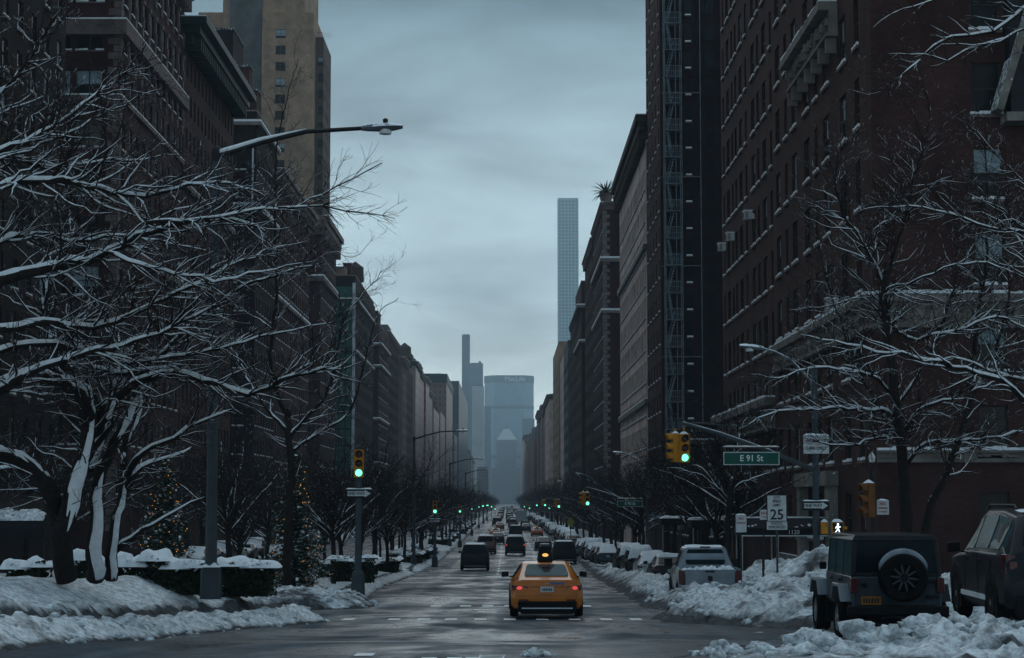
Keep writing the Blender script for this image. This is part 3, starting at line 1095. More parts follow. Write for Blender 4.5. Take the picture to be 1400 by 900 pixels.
def block(side, d0, d1, top, m, label, face=None, name='apartment_building', cat='apartment block', depth=24, floor=3.1, win=(1.0, 1.75), gap=1.5,
          sill=None, cornice=None, belts=(), north=True, north_cols=None, roof=(), quoin=None, rows0=None, mixw=None, limit=100, pattern=None, skip_low=4.2, cmat=None, ground_floor=True, north_w=None):
    """an apartment house of the avenue: side +1 the right row, -1 the left one"""
    X = face if face is not None else (14.0 if side > 0 else -29.0)
    z0 = G((d0 + d1) / 2)
    base = Vector((X, d0, z0))
    t = thing(name, label, cat, base)
    wall = MB()
    W, D = d1 - d0, depth
    zt = top
    rows = []
    if not pattern:
        z = (z0 + skip_low) if rows0 is None else rows0
        while z + win[1] < zt - 1.2:
            rows.append((z, z + win[1]))
            z += floor
    Xo = X + side * D
    fcs = []
    if side > 0:
        av = Facade(wall, (X, d1), (0, -1), (-1, 0), W, z0 - 2, zt, [] if pattern else spread(W, win[0], gap), rows)
        no = Facade(wall, (X, d0), (1, 0), (0, -1), D, z0 - 2, zt, (north_cols if north_cols is not None else spread(D, win[0], gap * 1.6)) if (north and not pattern) else [], rows if north else [])
    else:
        av = Facade(wall, (X, d0), (0, 1), (1, 0), W, z0 - 2, zt, [] if pattern else spread(W, win[0], gap), rows)
        no = Facade(wall, (Xo, d0), (1, 0), (0, -1), D, z0 - 2, zt, (north_cols if north_cols is not None else spread(D, win[0], gap * 1.6)) if (north and not pattern) else [], rows if north else [])
    xa, xb = min(X, Xo), max(X, Xo)
    wall.face([(Xo, d0, z0 - 2), (Xo, d1, z0 - 2), (Xo, d1, zt), (Xo, d0, zt)])
    wall.face([(xa, d1, z0 - 2), (xb, d1, z0 - 2), (xb, d1, zt), (xa, d1, zt)])
    # parapet
    for x0, x1, y0, y1 in ((xa, xb, d0, d0 + .35), (xa, xb, d1 - .35, d1), (xa, xa + .35, d0 + .35, d1 - .35), (xb - .35, xb, d0 + .35, d1 - .35)):
        wall.box(x0, x1, y0, y1, zt, zt + .9)
    wm = wall
    # the wall material works in world coordinates: keep them by placing the part so
    wo_ = wm.build('wall', m, t)
    wo_.location = -base
    rf = MB()
    rf.box(xa + .35, xb - .35, d0 + .35, d1 - .35, zt - .3, zt + .25)
    cp = MB()
    for x0, x1, y0, y1 in ((xa - .04, xb + .04, d0 - .04, d0 + .39), (xa - .04, xb + .04, d1 - .39, d1 + .04), (xa - .04, xa + .39, d0 + .39, d1 - .39), (xb - .39, xb + .04, d0 + .39, d1 - .39)):
        cp.box(x0, x1, y0, y1, zt + .9, zt + 1.06)
    o = rf.build('roof', M['roofing'], t)
    o.location = -base
    o = cp.build('coping', M['stone_snow'], t)
    o.location = -base
    if cornice:
        h, pr = cornice
        cm = MB()
        s = -side
        for k, (dz, hh, pp) in enumerate(((-h, h * .35, pr * .35), (-h * .65, h * .35, pr * .7), (-h * .3, h * .3, pr))):
            zc0, zc1 = zt + .8 + dz, zt + .8 + dz + hh
            if side > 0:
                cm.box(X - pp, X - .003, d0 - pp, d1 + pp * .3, zc0, zc1)
                cm.box(X, X + D, d0 - pp, d0 - .003, zc0, zc1)
            else:
                cm.box(X + .003, X + pp, d0 - pp, d1 + pp * .3, zc0, zc1)
                cm.box(X - D, X, d0 - pp, d0 - .003, zc0, zc1)
        y = d0 + .4
        while y < d1:
            if side > 0:
                cm.box(X - pr * .62, X - .004, y, y + .3, zt + .8 - h * 1.25, zt + .8 - h * .66)
            else:
                cm.box(X + .004, X + pr * .62, y, y + .3, zt + .8 - h * 1.25, zt + .8 - h * .66)
            y += 1.1
        o = cm.build('cornice', [cmat or M['trim']], t)
        o.location = -base
        sn = MB()
        if side > 0:
            sn.box(X - pr + .05, X - .01, d0 - pr + .05, d1, zt + .803, zt + .90)
        else:
            sn.box(X + .01, X + pr - .05, d0 - pr + .05, d1, zt + .803, zt + .90)
        o2 = sn.build('snow_cover', SNOWY, o)
    for zb, hb, pb, bm_ in belts:
        b = MB()
        if side > 0:
            b.box(X - pb, X - .003, d0 - pb, d1, zb, zb + hb)
            b.box(X, X + D, d0 - pb, d0 - .003, zb, zb + hb)
            b.box(X - pb + .02, X - .01, d0 - pb + .02, d1, zb + hb + .002, zb + hb + (.26 if d0 > 200 else .12), 1)
            b.box(X, X + D, d0 - pb + .02, d0 - .01, zb + hb + .002, zb + hb + (.26 if d0 > 200 else .12), 1)
        else:
            b.box(X + .003, X + pb, d0 - pb, d1, zb, zb + hb)
            b.box(X - D, X, d0 - pb, d0 - .003, zb, zb + hb)
            b.box(X + .01, X + pb - .02, d0 - pb + .02, d1, zb + hb + .002, zb + hb + (.26 if d0 > 200 else .12), 1)
            b.box(X - D, X, d0 - pb + .02, d0 - .01, zb + hb + .002, zb + hb + (.26 if d0 > 200 else .12), 1)
        o = b.build('belt_course', [bm_, SNOWY], t)
        o.location = -base
    if quoin:
        b = MB()
        z, k = z0 + 3, 0
        while z < zt - .6:
            w = .9 if k % 2 else .5
            if side > 0:
                b.box(X - .06, X + w, d0 - .06, d0 - .003, z, z + .5)
                b.box(X - .06, X - .003, d0, d0 + w, z, z + .5)
            else:
                b.box(X - w, X + .06, d0 - .06, d0 - .003, z, z + .5)
                b.box(X + .003, X + .06, d0, d0 + w, z, z + .5)
            z += .56
            k += 1
        o = b.build('quoin', quoin, t)
        o.location = -base
    for part in roof:
        kind = part[0]
        b = MB()
        if kind in ('penthouse', 'chimney'):
            _, x0, x1, y0, y1, z1, pm = part
            b.box(x0, x1, y0, y1, zt + .26, z1)
            b.box(x0 - .15, x1 + .15, y0 - .15, y1 + .15, z1 + .003, z1 + .25, 1)
            o = b.build(kind, [pm, M['roofing']], t)
        else:
            x, y, r, h = part[1:5]
            zb = part[5] if len(part) > 5 else zt + .26
            for a in range(4):
                b.box(x + r * .65 * (1 if a % 2 else -1) - .1, x + r * .65 * (1 if a % 2 else -1) + .1, y + r * .65 * (1 if a // 2 else -1) - .1, y + r * .65 * (1 if a // 2 else -1) + .1, zb, zb + 2.2)
            b.lathe([(r, zb + 2.2), (r * .96, zb + 2.2 + h), (0.02, zb + 2.2 + h + r * .7)], (x, y, 0), 14)
            o = b.build('water_tank', M['brown_stone'], t)
        o.location = -base
    if not pattern:
        put_windows(t, [av] + ([no] if north else []), base, sill=sill, limit=limit, mix=mixw or (.66, .11, .07, .04, .12), key=label[:12])
    if ground_floor:
        b = MB()
        dy = (d0 + d1) / 2
        dw = 1.3
        xx0, xx1 = (X - .12, X - .004) if side > 0 else (X + .004, X + .12)
        b.box(xx0, xx1, dy - dw, dy + dw, G(dy) + .15, G(dy) + 2.9)
        b.box(min(xx0, xx1) - .15, max(xx0, xx1) + .15, dy - dw - .3, dy + dw + .3, G(dy) + 2.903, G(dy) + 3.4, 1)
        o = b.build('door', [M['canvas'], M['stone']], t)
        o.location = -base
    return t, base, av, no

# --- right row ---------------------------------------------------------------
B0 = Vector((14.0, 72.0, G(95)))
t = thing('apartment_building', 'tall red brick corner block with a carved stone belt, right of the crossing', 'apartment block', B0)
wall = MB()
rowsA = [(12.9 - 3.2 * 4 + 3.2 * k, 12.9 - 3.2 * 4 + 3.2 * k + 1.95) for k in range(0, 15)]
TOP0 = 50
colsA = [(1.0, 1.55), (3.0, 4.1), (5.6, 6.3), (7.4, 8.1), (9.6, 10.7), (12.6, 13.2), (15.4, 16.5), (17.9, 18.6), (20.2, 21.3), (23.3, 23.9)]
colsA = [(a, a + (b - a) * 1.4) for a, b in colsA if b < 27]
f1 = Facade(wall, (14.0, 126.0), (0, -1), (-1, 0), 27.0, G(95) - 3, TOP0, colsA, rowsA, .22)
colsB = [(1.3, 2.4), (4.4, 5.1), (6.8, 7.9), (10.6, 11.7), (13.6, 14.3), (16.0, 17.1), (20.2, 21.3), (23.6, 24.3)]
colsB = [(a, a + (b - a) * 1.4) for a, b in colsB]
f2 = Facade(wall, (13.6, 99.0), (0, -1), (-1, 0), 27.0, G(95) - 3, TOP0, colsB, rowsA, .22)
f3 = Facade(wall, (13.6, 72.0), (1, 0), (0, -1), 27.0, G(95) - 3, TOP0, [(3.75, 4.85), (9.0, 10.1), (14, 15.1), (19, 20.1)], rowsA, .22)
wall.face([(13.6, 99, G(95) - 3), (14.0, 99, G(95) - 3), (14.0, 99, TOP0), (13.6, 99, TOP0)])
wall.face([(40.6, 72, -8), (40.6, 126, -8), (40.6, 126, TOP0), (40.6, 72, TOP0)])
wall.face([(14, 126, -8), (40.6, 126, -8), (40.6, 126, TOP0), (14, 126, TOP0)])
o = wall.build('wall', M['brickA'], t)
o.location = -B0
mb = MB()
mb.face([(13.6, 72, TOP0), (40.6, 72, TOP0), (40.6, 126, TOP0), (13.6, 126, TOP0)])
o = mb.build('roof', M['roofing'], t)
o.location = -B0
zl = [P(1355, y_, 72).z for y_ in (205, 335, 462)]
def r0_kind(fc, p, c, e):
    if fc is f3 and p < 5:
        return 'blind_or_reflection_half' if any(c < z_ < e + .3 for z_ in zl) else 'glass'  # pale upper half is a sky reflection painted on these panes
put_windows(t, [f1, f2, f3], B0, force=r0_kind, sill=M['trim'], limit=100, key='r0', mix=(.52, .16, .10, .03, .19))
def carved(mb, axis, a0, a1, base_, z0, z1, pr, step=.45):
    """a carved stone course with raised blocks, projecting from a wall"""
    def bx(u0, u1, p0, p1, zz0, zz1, mi=0):
        if axis == 'y':
            mb.box(base_ - p1, base_ - p0, u0, u1, zz0, zz1, mi)
        else:
            mb.box(u0, u1, base_ - p1, base_ - p0, zz0, zz1, mi)
    H = z1 - z0
    bx(a0, a1, .003, pr * .45, z0, z1 - H * .28)
    bx(a0, a1, .003, pr, z1 - H * .28 + .002, z1)
    bx(a0, a1, .003, pr * .62, z0 - .14, z0 - .002)
    u = a0 + .1
    while u + step * .6 < a1:
        w = step * rnd.uniform(.4, .7)
        zz = z0 + H * rnd.uniform(.08, .3)
        bx(u, u + w, pr * .45 + .002, pr * rnd.uniform(.55, .8), zz, zz + H * rnd.uniform(.2, .38))
        u += step
    u = a0
    while u < a1 - .05:
        u2 = min(a1, u + rnd.uniform(.25, .7))
        if rnd.random() < .9:
            bx(u, u2, .02, pr - .03, z1 + .002, z1 + rnd.uniform(.06, .16), 1)
        u = u2
mb = MB()
carved(mb, 'x', 13.6, 40.6, 72, 8.25, 9.35, .45)
carved(mb, 'y', 72, 98, 13.6, 8.25, 9.35, .45)
o = mb.build('carved_belt', [M['stone'], SNOWY], t)
o.location = -B0
mb = MB()
carved(mb, 'y', 99.2, 126.0, 14.0, 5.6, 7.0, .9)
o = mb.build('carved_belt', [M['stone'], SNOWY], t)
o.location = -B0
mb = MB()
carved(mb, 'y', 79, 90.5, 13.6, 20.9, 22.2, .8)
for y in (79.3, 81.2, 83.1, 85, 86.9, 88.8, 90.1):
    mb.box(13.15, 13.597, y, y + .25, 20.1, 20.75)
o = mb.build('balcony', [M['stone'], SNOWY], t)
o.location = -B0
mb = MB()
carved(mb, 'x', 13.6, 40.6, 72, 3.3, 3.6, .2, .9)
o = mb.build('carved_belt', [M['stone'], SNOWY], t)
o.location = -B0
# raking gable of the stair bay at the side-street front
mb = MB()
gx0, gz0 = PX(1369, 71.5), P(1369, 152, 71.5).z
mb.hexa([(gx0, 70.9, gz0), (gx0 + .25, 70.9, gz0 - .1), (gx0 + .25, 71.99, gz0 - .1), (gx0, 71.99, gz0)],
        [(gx0 + 1.6, 70.9, gz0 + 5.2), (gx0 + 1.9, 70.9, gz0 + 5.1), (gx0 + 1.9, 71.99, gz0 + 5.1), (gx0 + 1.6, 71.99, gz0 + 5.2)])
mb.box(gx0 + .4, gx0 + 6, 71.0, 71.99, gz0 - .45, gz0 - .12)
mb.box(gx0 + .6, gx0 + 6, 71.2, 71.99, gz0 - .115, gz0 + 4.4, 1)
o = mb.build('stair_bay', [M['stone_snow'], M['dark_steel']], t)
o.location = -B0
mb = MB()
zf = G(85)
mb.box(13.35, 13.597, 74.0, 97.5, zf - 1, zf + 1.35)
mb.box(13.2, 13.597, 80.6, 81.5, zf, zf + 4.5)
mb.box(13.2, 13.597, 88.5, 89.4, zf, zf + 4.5)
mb.box(13.1, 13.598, 80.4, 89.6, zf + 4.503, zf + 5.1)
o = mb.build('stone_base', [M['stone_snow']], t)
o.location = -B0

# window air conditioners
def aircon(label, p, face='avenue'):
    c = thing('air_conditioner', label, 'air conditioner', p, 0, 'window air conditioners on the brick wall')
    b = MB()
    b.box(-.48, .12, -.31, .31, 0, .42)
    b.box(-.50, .0, -.33, .33, .423, .50, 1)
    b.build('housing', [M['white_metal'], SNOWY], c)
    b = MB()
    for k in range(6):
        b.box(-.24 - .16, -.08 - .16, -.335, -.312, .05 + k * .06, .075 + k * .06)
        b.box(-.495, -.482, -.26, .26, .05 + k * .06, .075 + k * .06)
    b.build('grille', M['ink'], c)
    return c
for lb, px, py in (('white air conditioner jutting from the red brick wall, highest of the three together', 1031, 300), ('white air conditioner on the red brick wall, middle one of three going down', 1006, 329),
                   ('grey air conditioner at the far edge of the red brick wall, lowest of three', 994, 343), ('pale air conditioner above the stone belt of the red brick wall', 1147, 424)):
    d = 14.0 * 2680 / (px - 692)
    d = d if d > 99 else 13.6 * 2680 / (px - 692)
    aircon(lb, (14.0 if d > 99 else 13.6, d, P(px, py, d).z))

# the block with the fire escape
zg = G(150)
block(1, 147, 168, 6.6, M['brickC'], 'low dark brick house behind the bare trees below the fire escape', depth=18, skip_low=2.5, win=(.9, 1.5), sill=M['trim'], belts=((6.0, .3, .2, M['trim']),), limit=60)
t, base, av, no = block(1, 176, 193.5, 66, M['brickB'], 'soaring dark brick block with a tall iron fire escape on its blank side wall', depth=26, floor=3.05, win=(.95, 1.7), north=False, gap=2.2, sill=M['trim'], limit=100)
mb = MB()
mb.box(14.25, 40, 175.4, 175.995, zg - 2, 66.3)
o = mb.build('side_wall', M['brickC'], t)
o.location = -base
fe, ln = MB(), MB()
z = zg + 6.5
k = 0
x0, x1 = PX(911, 175), PX(934, 175)
xm = (x0 + x1) / 2
while z < 60:
    fe.box(x0, x1, 174.2, 175.39, z, z + .06)
    for x in [x0 + (x1 - x0) * i / 9 for i in range(10)]:
        fe.box(x - .018, x + .018, 174.2, 174.24, z + .06, z + 1.0)
    fe.box(x0, x1, 174.19, 174.25, z + 1.0, z + 1.05)
    fe.box(x0, x1, 174.2, 174.24, z + .5, z + .53)
    a, b_ = (x0 + .25, xm + .1) if k % 2 else (xm - .1, x0 + .25)
    for yy in (174.45, 175.0):
        fe.tube([(a, yy, z + .05), (b_, yy, z + 2.45)], .06, 4)
        fe.tube([(a, yy, z + .95), (b_, yy, z + 3.35)], .025, 4)
    for s in range(9):
        u = (s + .5) / 9
        xx = a + (b_ - a) * u
        fe.box(xx - .12, xx + .12, 174.45, 175.0, z + 2.4 * u, z + 2.4 * u + .03)
    fe.box(x1 - .5, x1 - .44, 174.3, 174.34, z, z + 2.45)
    fe.box(x1 - .1, x1 - .04, 174.3, 174.34, z, z + 2.45)
    fe.box(x0, x0 + .06, 174.3, 174.34, z, z + 2.45)
    wz = z + 1.0
    ln = MB()
    ln.box(PX(941, 175), PX(951, 175), 175.2, 175.39, wz - .1, wz)
    ln.box(PX(942, 175), PX(950, 175), 175.22, 175.38, wz - .01, wz + .12, 1)
    ln.build('ledge', [M['trim'], SNOWY], t).location = -base
    z += 2.45
    k += 1
fe.box(x0 - .1, x0 - .04, 174.3, 174.36, zg + 4, 60)
fe.box(x1 + .04, x1 + .1, 174.3, 174.36, zg + 4, 60)
for xx in (PX(962, 175), PX(913, 175)):
    fe.box(xx, xx + .07, 175.3, 175.38, zg + 4, 60)
o = fe.build('fire_escape', M['escape_steel'], t)
o.location = -base
mb = MB()
for z in (22.8, 30.9, 38.6, 14.6, 6.9, -1):
    mb.box(x0 - .2, PX(962, 175), 175.15, 175.395, z, z + .07)
o = mb.build('drip_ledge', M['steel_snow'], t)
o.location = -base
mb = MB()
wz = zg + 7.6
while wz < 60:
    for xx in (PX(940, 175), PX(970, 175)):
        mb.box(xx, xx + .75, 175.33, 175.394, wz, wz + 1.35)
    wz += 2.45
o = mb.build('window', M['glass'], t)
o.location = -base
o['kind'] = 'stuff'

block(1, 194.2, 240, 39.4, M['brickS'], 'pale stone block with a deep overhanging dark cornice', depth=22, floor=3.25, win=(1.5, 2.2), gap=.75, cornice=(2.4, 1.1), north_cols=[], cmat=M['brown_stone'],
      belts=((26.8, .5, .35, M['stone']), (11.3, .5, .3, M['stone']), (1.2, .5, .3, M['stone'])), sill=M['stone'], limit=100)
t_, base_, _, _ = block(1, 280, 312, 43.8, M['brickB'], 'brown brick block with pale quoins and a plant on its roof corner', depth=20, north_cols=[], quoin=M['stone'], belts=((36.0, .5, .5, M['stone']), (28.6, .4, .4, M['stone'])), sill=M['trim'], cornice=(1.0, .5))
block(1, 312.3, 346, 43.0, M['brickC'], 'dark brick block next beyond the quoined corner', depth=20, north=False, cornice=(1.2, .6), limit=100)
block(1, 363, 394, 41.6, M['brickB'], 'brown brick block with snowy setback ledges and a pale downpipe', depth=20, north_cols=[(5, 6), (9, 10)], belts=((37.5, .5, .9, M['stone']), (31, .4, .5, M['stone'])), limit=100)
block(1, 394.4, 426, 38.6, M['brickC'], 'dark brick block with a plain parapet after the setback one', depth=20, north=False, limit=90, cornice=(.8, .4))
block(1, 442, 475, 37.0, M['brickG'], 'greenish grey block with broad window bands', depth=20, north_cols=[(2, 4), (6, 8)], win=(1.8, 1.7), gap=1.0, limit=100)
block(1, 475.5, 506, 36.2, M['brickS'], 'narrow pale grey block before the tan slab', depth=20, north=False, limit=80)
block(1, 520, 585, 43.0, M['brickT'], 'tan flat-topped slab on the right row below the slender white tower', depth=20, north_cols=[], limit=80)
block(1, 600, 664, 33.4, M['brickS'], 'white ornate block just beyond the tan slab', face=13.2, depth=20, north_cols=[(2, 3), (5, 6), (8, 9)], cornice=(1.4, .9), cmat=M['stone'], limit=60)
FM = {
    'brown': facade_mat('far_brown_facade', (0.14, 0.075, 0.068), (0.02, 0.022, 0.025), 2.4, 3.1, .8),
    'red': facade_mat('far_red_facade', (0.17, 0.07, 0.062), (0.02, 0.02, 0.022), 2.6, 3.0, .85),
    'grey': facade_mat('far_grey_facade', (0.095, 0.085, 0.09), (0.02, 0.022, 0.026), 2.2, 3.2, .7),
    'stone': facade_mat('far_stone_facade', (0.17, 0.132, 0.128), (0.02, 0.022, 0.026), 2.5, 3.1, .8),
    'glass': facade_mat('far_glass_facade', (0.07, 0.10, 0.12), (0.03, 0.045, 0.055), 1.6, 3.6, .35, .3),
    'dark': facade_mat('far_dark_facade', (0.05, 0.05, 0.058), (0.016, 0.018, 0.022), 2.4, 3.2, .7),
}
far_r = [('red', 680, 744, 33.5), ('stone', 759, 790, 38), ('brown', 791, 823, 35), ('grey', 838, 902, 39.5), ('red', 917, 980, 30), ('stone', 996, 1060, 36), ('brown', 1075, 1140, 33), ('grey', 1154, 1220, 40), ('stone', 1240, 1300, 36), ('brown', 1315, 1380, 42), ('dark', 1400, 1500, 48), ('grey', 1520, 1640, 52), ('stone', 1660, 1900, 55)]
far_words_r = {'red': 'small red brick block', 'stone': 'small pale stone block', 'brown': 'small brown block', 'grey': 'small grey block', 'dark': 'small dark block'}
seen_r = {}
ordinal = ['nearest', 'second nearest', 'third nearest', 'fourth nearest', 'fifth nearest']
for k, d0, d1, top in far_r:
    i = seen_r[k] = seen_r.get(k, -1) + 1
    block(1, d0, d1, top, FM[k], f'{far_words_r[k]}, {ordinal[i]} of its colour beyond the tan slab, right row', depth=20, pattern=True, cornice=(1.2, .8) if i % 2 == 0 else None, face=14 - (.8 if i == 1 else 0), roof=(('penthouse', 20, 28, d0 + 5, d0 + 16, top + 4, M['brickC']),) if i % 2 else (('water_tank', 22, d0 + 8, 2.2, 3.5),), ground_floor=False)

# the plant on the roof corner
pl = thing('roof_plant', 'spiky windblown shrub on the roof corner of the quoined brick block', 'plant', (14.45, 281.0, 44.86))
pl.scale = (1.5, 1.5, 1.5)
mb = MB()
mb.lathe([(.5, 0), (.7, .8), (.62, .8), (.5, .75)], (0, 0, 0), 10)
mb.build('pot', M['trim'], pl)
mb = MB()
for i in range(46):
    a, e = rnd.uniform(0, 6.28), rnd.uniform(.15, 1.3)
    L_ = rnd.uniform(1.2, 2.1)
    pts = [Vector((math.cos(a) * math.cos(e) * L_ * u, math.sin(a) * math.cos(e) * L_ * u, .8 + math.sin(e) * L_ * u - .55 * L_ * u * u * math.cos(e))) for u in (0, .35, .7, 1)]
    mb.tube(pts, [.05, .11, .08, .01], 4, flat=.3)
mb.build('leaves', M['leaf'], pl)

# --- left row ----------------------------------------------------------------
block(-1, 66, 127, 52, M['brickC'], 'nearest building on the left, a dark wall behind the snowy branches', depth=14, win=(1.2, 1.8), gap=2.0, sill=M['trim'], belts=((1.2, .5, .4, M['stone']),), limit=100, mixw=(.7, .08, .06, .03, .13))
# corner block with stone bands and quoins
t, base, av, no = block(-1, 145, 173.6, 47.2, M['brickB'], 'brown brick corner block with pale stone bands and quoins, left', depth=5.6, north_cols=[(.6, 1.9), (2.3, 4.3)], floor=3.7, win=(1.15, 2.2), gap=1.6, rows0=2.2,
                        belts=((36.6, 1.15, .55, M['trim']), (31.7, .35, .2, M['trim']), (20.5, .6, .35, M['trim'])), quoin=M['trim'], sill=M['trim'], mixw=(.6, .18, .1, .06, .06), cornice=(2.0, 1.2))
for k, y in enumerate(spread(28.6, 1.15, 1.6)):
    yc = 145 + y[1] + .15
    for z in (38.5, 42.2, 34.4):
        mb = MB()
        mb.box(-28.997, -28.86, yc, yc + .55, z, z + 2.6)
        mb.box(-28.997, -28.75, yc - .06, yc + .61, z + 2.603, z + 2.95)
        mb.box(-28.859, -28.78, yc + .1, yc + .45, z + .7, z + 1.6)
        o = mb.build('carved_panel', M['trim'], t)
        o.location = -base
t, base, av, no = block(-1, 174, 206, 44.0, M['brickB'], 'dark brick block under a wide green copper cornice', depth=14, floor=3.3, win=(.95, 1.9), gap=1.1, north=False, cornice=(2.0, 2.3), cmat=M['copper'],
                        belts=((29.8, .4, .35, M['trim']), (19.9, .4, .3, M['trim'])), sill=None, limit=100)
t, base, av, no = block(-1, 225, 244.5, 46.0, M['brickC'], 'dark brick block with stepped snowy penthouses on its roof', depth=14, north_cols=[(9.0, 10.2), (11.6, 12.8)], floor=3.3, win=(1.0, 1.8),
      belts=((35.5, .4, .5, M['stone']), (45.2, .4, .6, M['stone'])), sill=M['trim'],
      roof=(('penthouse', PX(264, 232), PX(311, 232), 232, 241, 58.2, M['brickC']), ('penthouse', PX(289, 229), PX(334, 229), 229, 231.6, 53.0, M['brickB']), ('penthouse', PX(318, 227), PX(346, 227), 226.2, 228.8, 49.6, M['brickB'])))
mb = MB()
mb.box(PX(339.5, 225), PX(341.5, 225), 224.7, 224.99, 33.2, 42.5)
o = mb.build('downpipe', M['white_metal'], t)
o.location = -base
block(-1, 245, 287, 42.6, M['brickB'], 'brown brick block with a snow-topped cornice below the tan tower', depth=14, north=False, cornice=(1.8, 1.3), belts=((27, .4, .4, M['trim']),), sill=M['trim'])
block(-1, 305, 332, 45.4, M['brickB'], 'brown brick block with a classical stone cornice, right of the tan tower foot', depth=12, north_cols=[(8, 9)], floor=3.3, cornice=(2.8, 1.3), cmat=M['trim'], belts=((36, .8, .5, M['trim']),), sill=M['trim'])
# tan tower
BT = Vector((-45, 365, G(365)))
t = thing('tower_block', 'tall tan brick tower with a grey vertical strip, behind the left row', 'tower block', BT)
mb = MB()
def wbox(m_, x0, x1, y0, y1, z0, z1):
    m_.box(x0, x1, y0, y1, z0, z1)
xL, xA, xB, xC, xD, xE = PX(262, 372), PX(296, 368), PX(305, 366), PX(350, 366), PX(410, 368), PX(423, 364)
wbox(mb, xL, xA, 372, 395, -4, P(280, 17, 372).z)
wbox(mb, xA, xB, 368, 395, -4, 120)
wbox(mb, xC, xD, 367, 395, -4, 112)
zs = P(400, 17, 364).z
colw = PX(376, 364) - .8
rows = [(P(0, 40 + 22.3 * k, 364).z - 1.7, P(0, 40 + 22.3 * k, 364).z) for k in range(15)][::-1]
ft = Facade(mb, (PX(351, 364), 364), (1, 0), (0, -1), xE - PX(351, 364), -4, zs, [(colw - PX(351, 364), colw - PX(351, 364) + 1.9)], rows, .25)
mb.face([(PX(351, 364), 364, zs), (xE, 364, zs), (xE, 366.9, zs), (PX(351, 364), 366.9, zs)])
mb.face([(xE, 364, -4), (xE, 392, -4), (xE, 392, zs), (xE, 364, zs)])
mb.face([(xD, 367, zs), (xE, 367, zs), (xE, 395, zs), (xD, 395, zs)])
zs2 = P(430, 51, 368).z
xF = PX(447, 372)
rows2 = [(P(0, 78 + 22.3 * k, 368).z - 1.7, P(0, 78 + 22.3 * k, 368).z) for k in range(13)][::-1]
mw = MB()
fs = Facade(mw, (xE + .02, 368), (1, 0), (0, -1), PX(437, 368) - xE, -4, zs2, [(.5, 1.5)], rows2, .25)
fe2 = Facade(mw, (PX(437, 368), 368), (0.0, 1.0), (1.0, 0.0), 16.0, -4, zs2, [(1.2, 2.4), (5, 6.2), (9, 10.2), (13, 14.2)], rows2, .25)
mw.face([(xE + .02, 368, zs2), (PX(437, 368), 368, zs2), (PX(437, 368), 384, zs2), (xE + .02, 384, zs2)])
mw.face([(xE + .02, 384, -4), (PX(437, 368), 384, -4), (PX(437, 368), 384, zs2), (xE + .02, 384, zs2)])
o = mb.build('wall', M['brickT'], t)
o.location = -BT
o = mw.build('side_wing', M['brickW'], t)
o.location = -BT
mb = MB()
wbox(mb, xB + .01, xC - .01, 366.6, 395, -4, 118)
o = mb.build('grey_strip', M['brickG'], t)
o.location = -BT
put_windows(t, [ft, fs, fe2], BT, limit=100, key='tan', mix=(.8, .1, .05, 0, .05))
mb = MB()
for i in range(8):
    mb.box(xE + .3 + i * .35, xE + .34 + i * .35, 368.2, 368.25, zs2, zs2 + .9)
mb.box(xE + .2, PX(437, 368), 368.19, 368.26, zs2 + .9, zs2 + .96)
o = mb.build('railing', M['dark_steel'], t)
o.location = -BT
# netted end wall block
t, base, av, no = block(-1, 375, 427, 44.0, M['brickC'], 'dark block with a green glazed end wall and a white edge strip', depth=6, north=False, win=(1.0, 1.8), belts=((30, .4, .4, M['trim']), (40, .4, .5, M['trim'])),
      roof=(('penthouse', PX(452, 380), PX(470, 380), 380, 390, P(0, 366, 380).z, M['brickT']), ('chimney', PX(467, 384), PX(478, 384), 384, 386, P(0, 361, 384).z, M['brickA']), ('water_tank', -31.0, 400, 1.8, 3.0, 44.3)))
mb = MB()
mb.box(-35.0, -29.4, 374.6, 374.99, -4, P(0, 392, 375).z)
o = mb.build('glazed_wall', M['net'], t)
o.location = -base
mb = MB()
zz = 6
while zz < 42:
    mb.box(-35.0, -29.42, 374.5, 374.597, zz, zz + .25)
    zz += 3.1
for k in range(5):
    mb.box(-34.6 + k * 1.25, -34.4 + k * 1.25, 374.52, 374.596, 5, 42)
o = mb.build('glazing_bar', M['dark_steel'], t)
o.location = -base
mb = MB()
mb.box(-29.5, -28.98, 374.4, 374.98, 6, 43.5)
o = mb.build('white_strip', M['strip'], t)
o.location = -base
block(-1, 445, 480, 41.0, M['brickB'], 'dark brick block stepping down in snowy ledges, with tanks on top', depth=6, north_cols=[(1, 2), (3.5, 4.5)], belts=((37, .4, .8, M['stone']), (32, .4, .8, M['stone']), (20, .4, .5, M['stone']), (10, .4, .5, M['stone'])), sill=M['trim'],
      roof=(('water_tank', -32, 452, 1.7, 3.2), ('penthouse', -34, -30.2, 458, 470, 46, M['brickC'])))
block(-1, 480.4, 529, 42.6, M['brickC'], 'dark brick block with a green-grey rooftop house, after the ledged one', depth=8, north=False, quoin=M['trim'], cornice=(1, .6), limit=90, roof=(('penthouse', -35, -30.5, 500, 515, 46.5, M['brickG']),))
block(-1, 547, 572, 41.0, M['brickP'], 'pale grey stone block with a curved top moulding', depth=8, north_cols=[(1, 2), (5, 6)], cornice=(1.6, 1.0), cmat=M['trim'], limit=70)
block(-1, 572.4, 610, 39.6, M['brickA'], 'reddish brick block beside the pale grey stone one', depth=8, north=False, limit=70)
far_l = [('stone', 627, 660, 45.5), ('brown', 660.5, 690, 44), ('red', 707, 740, 45.5), ('grey', 740.5, 770, 42), ('stone', 785, 848, 38), ('brown', 865, 930, 40), ('grey', 1100, 1160, 38), ('stone', 1500, 1560, 40), ('grey', 1600, 1680, 38), ('brown', 1700, 1800, 36)]
seen_l = {}
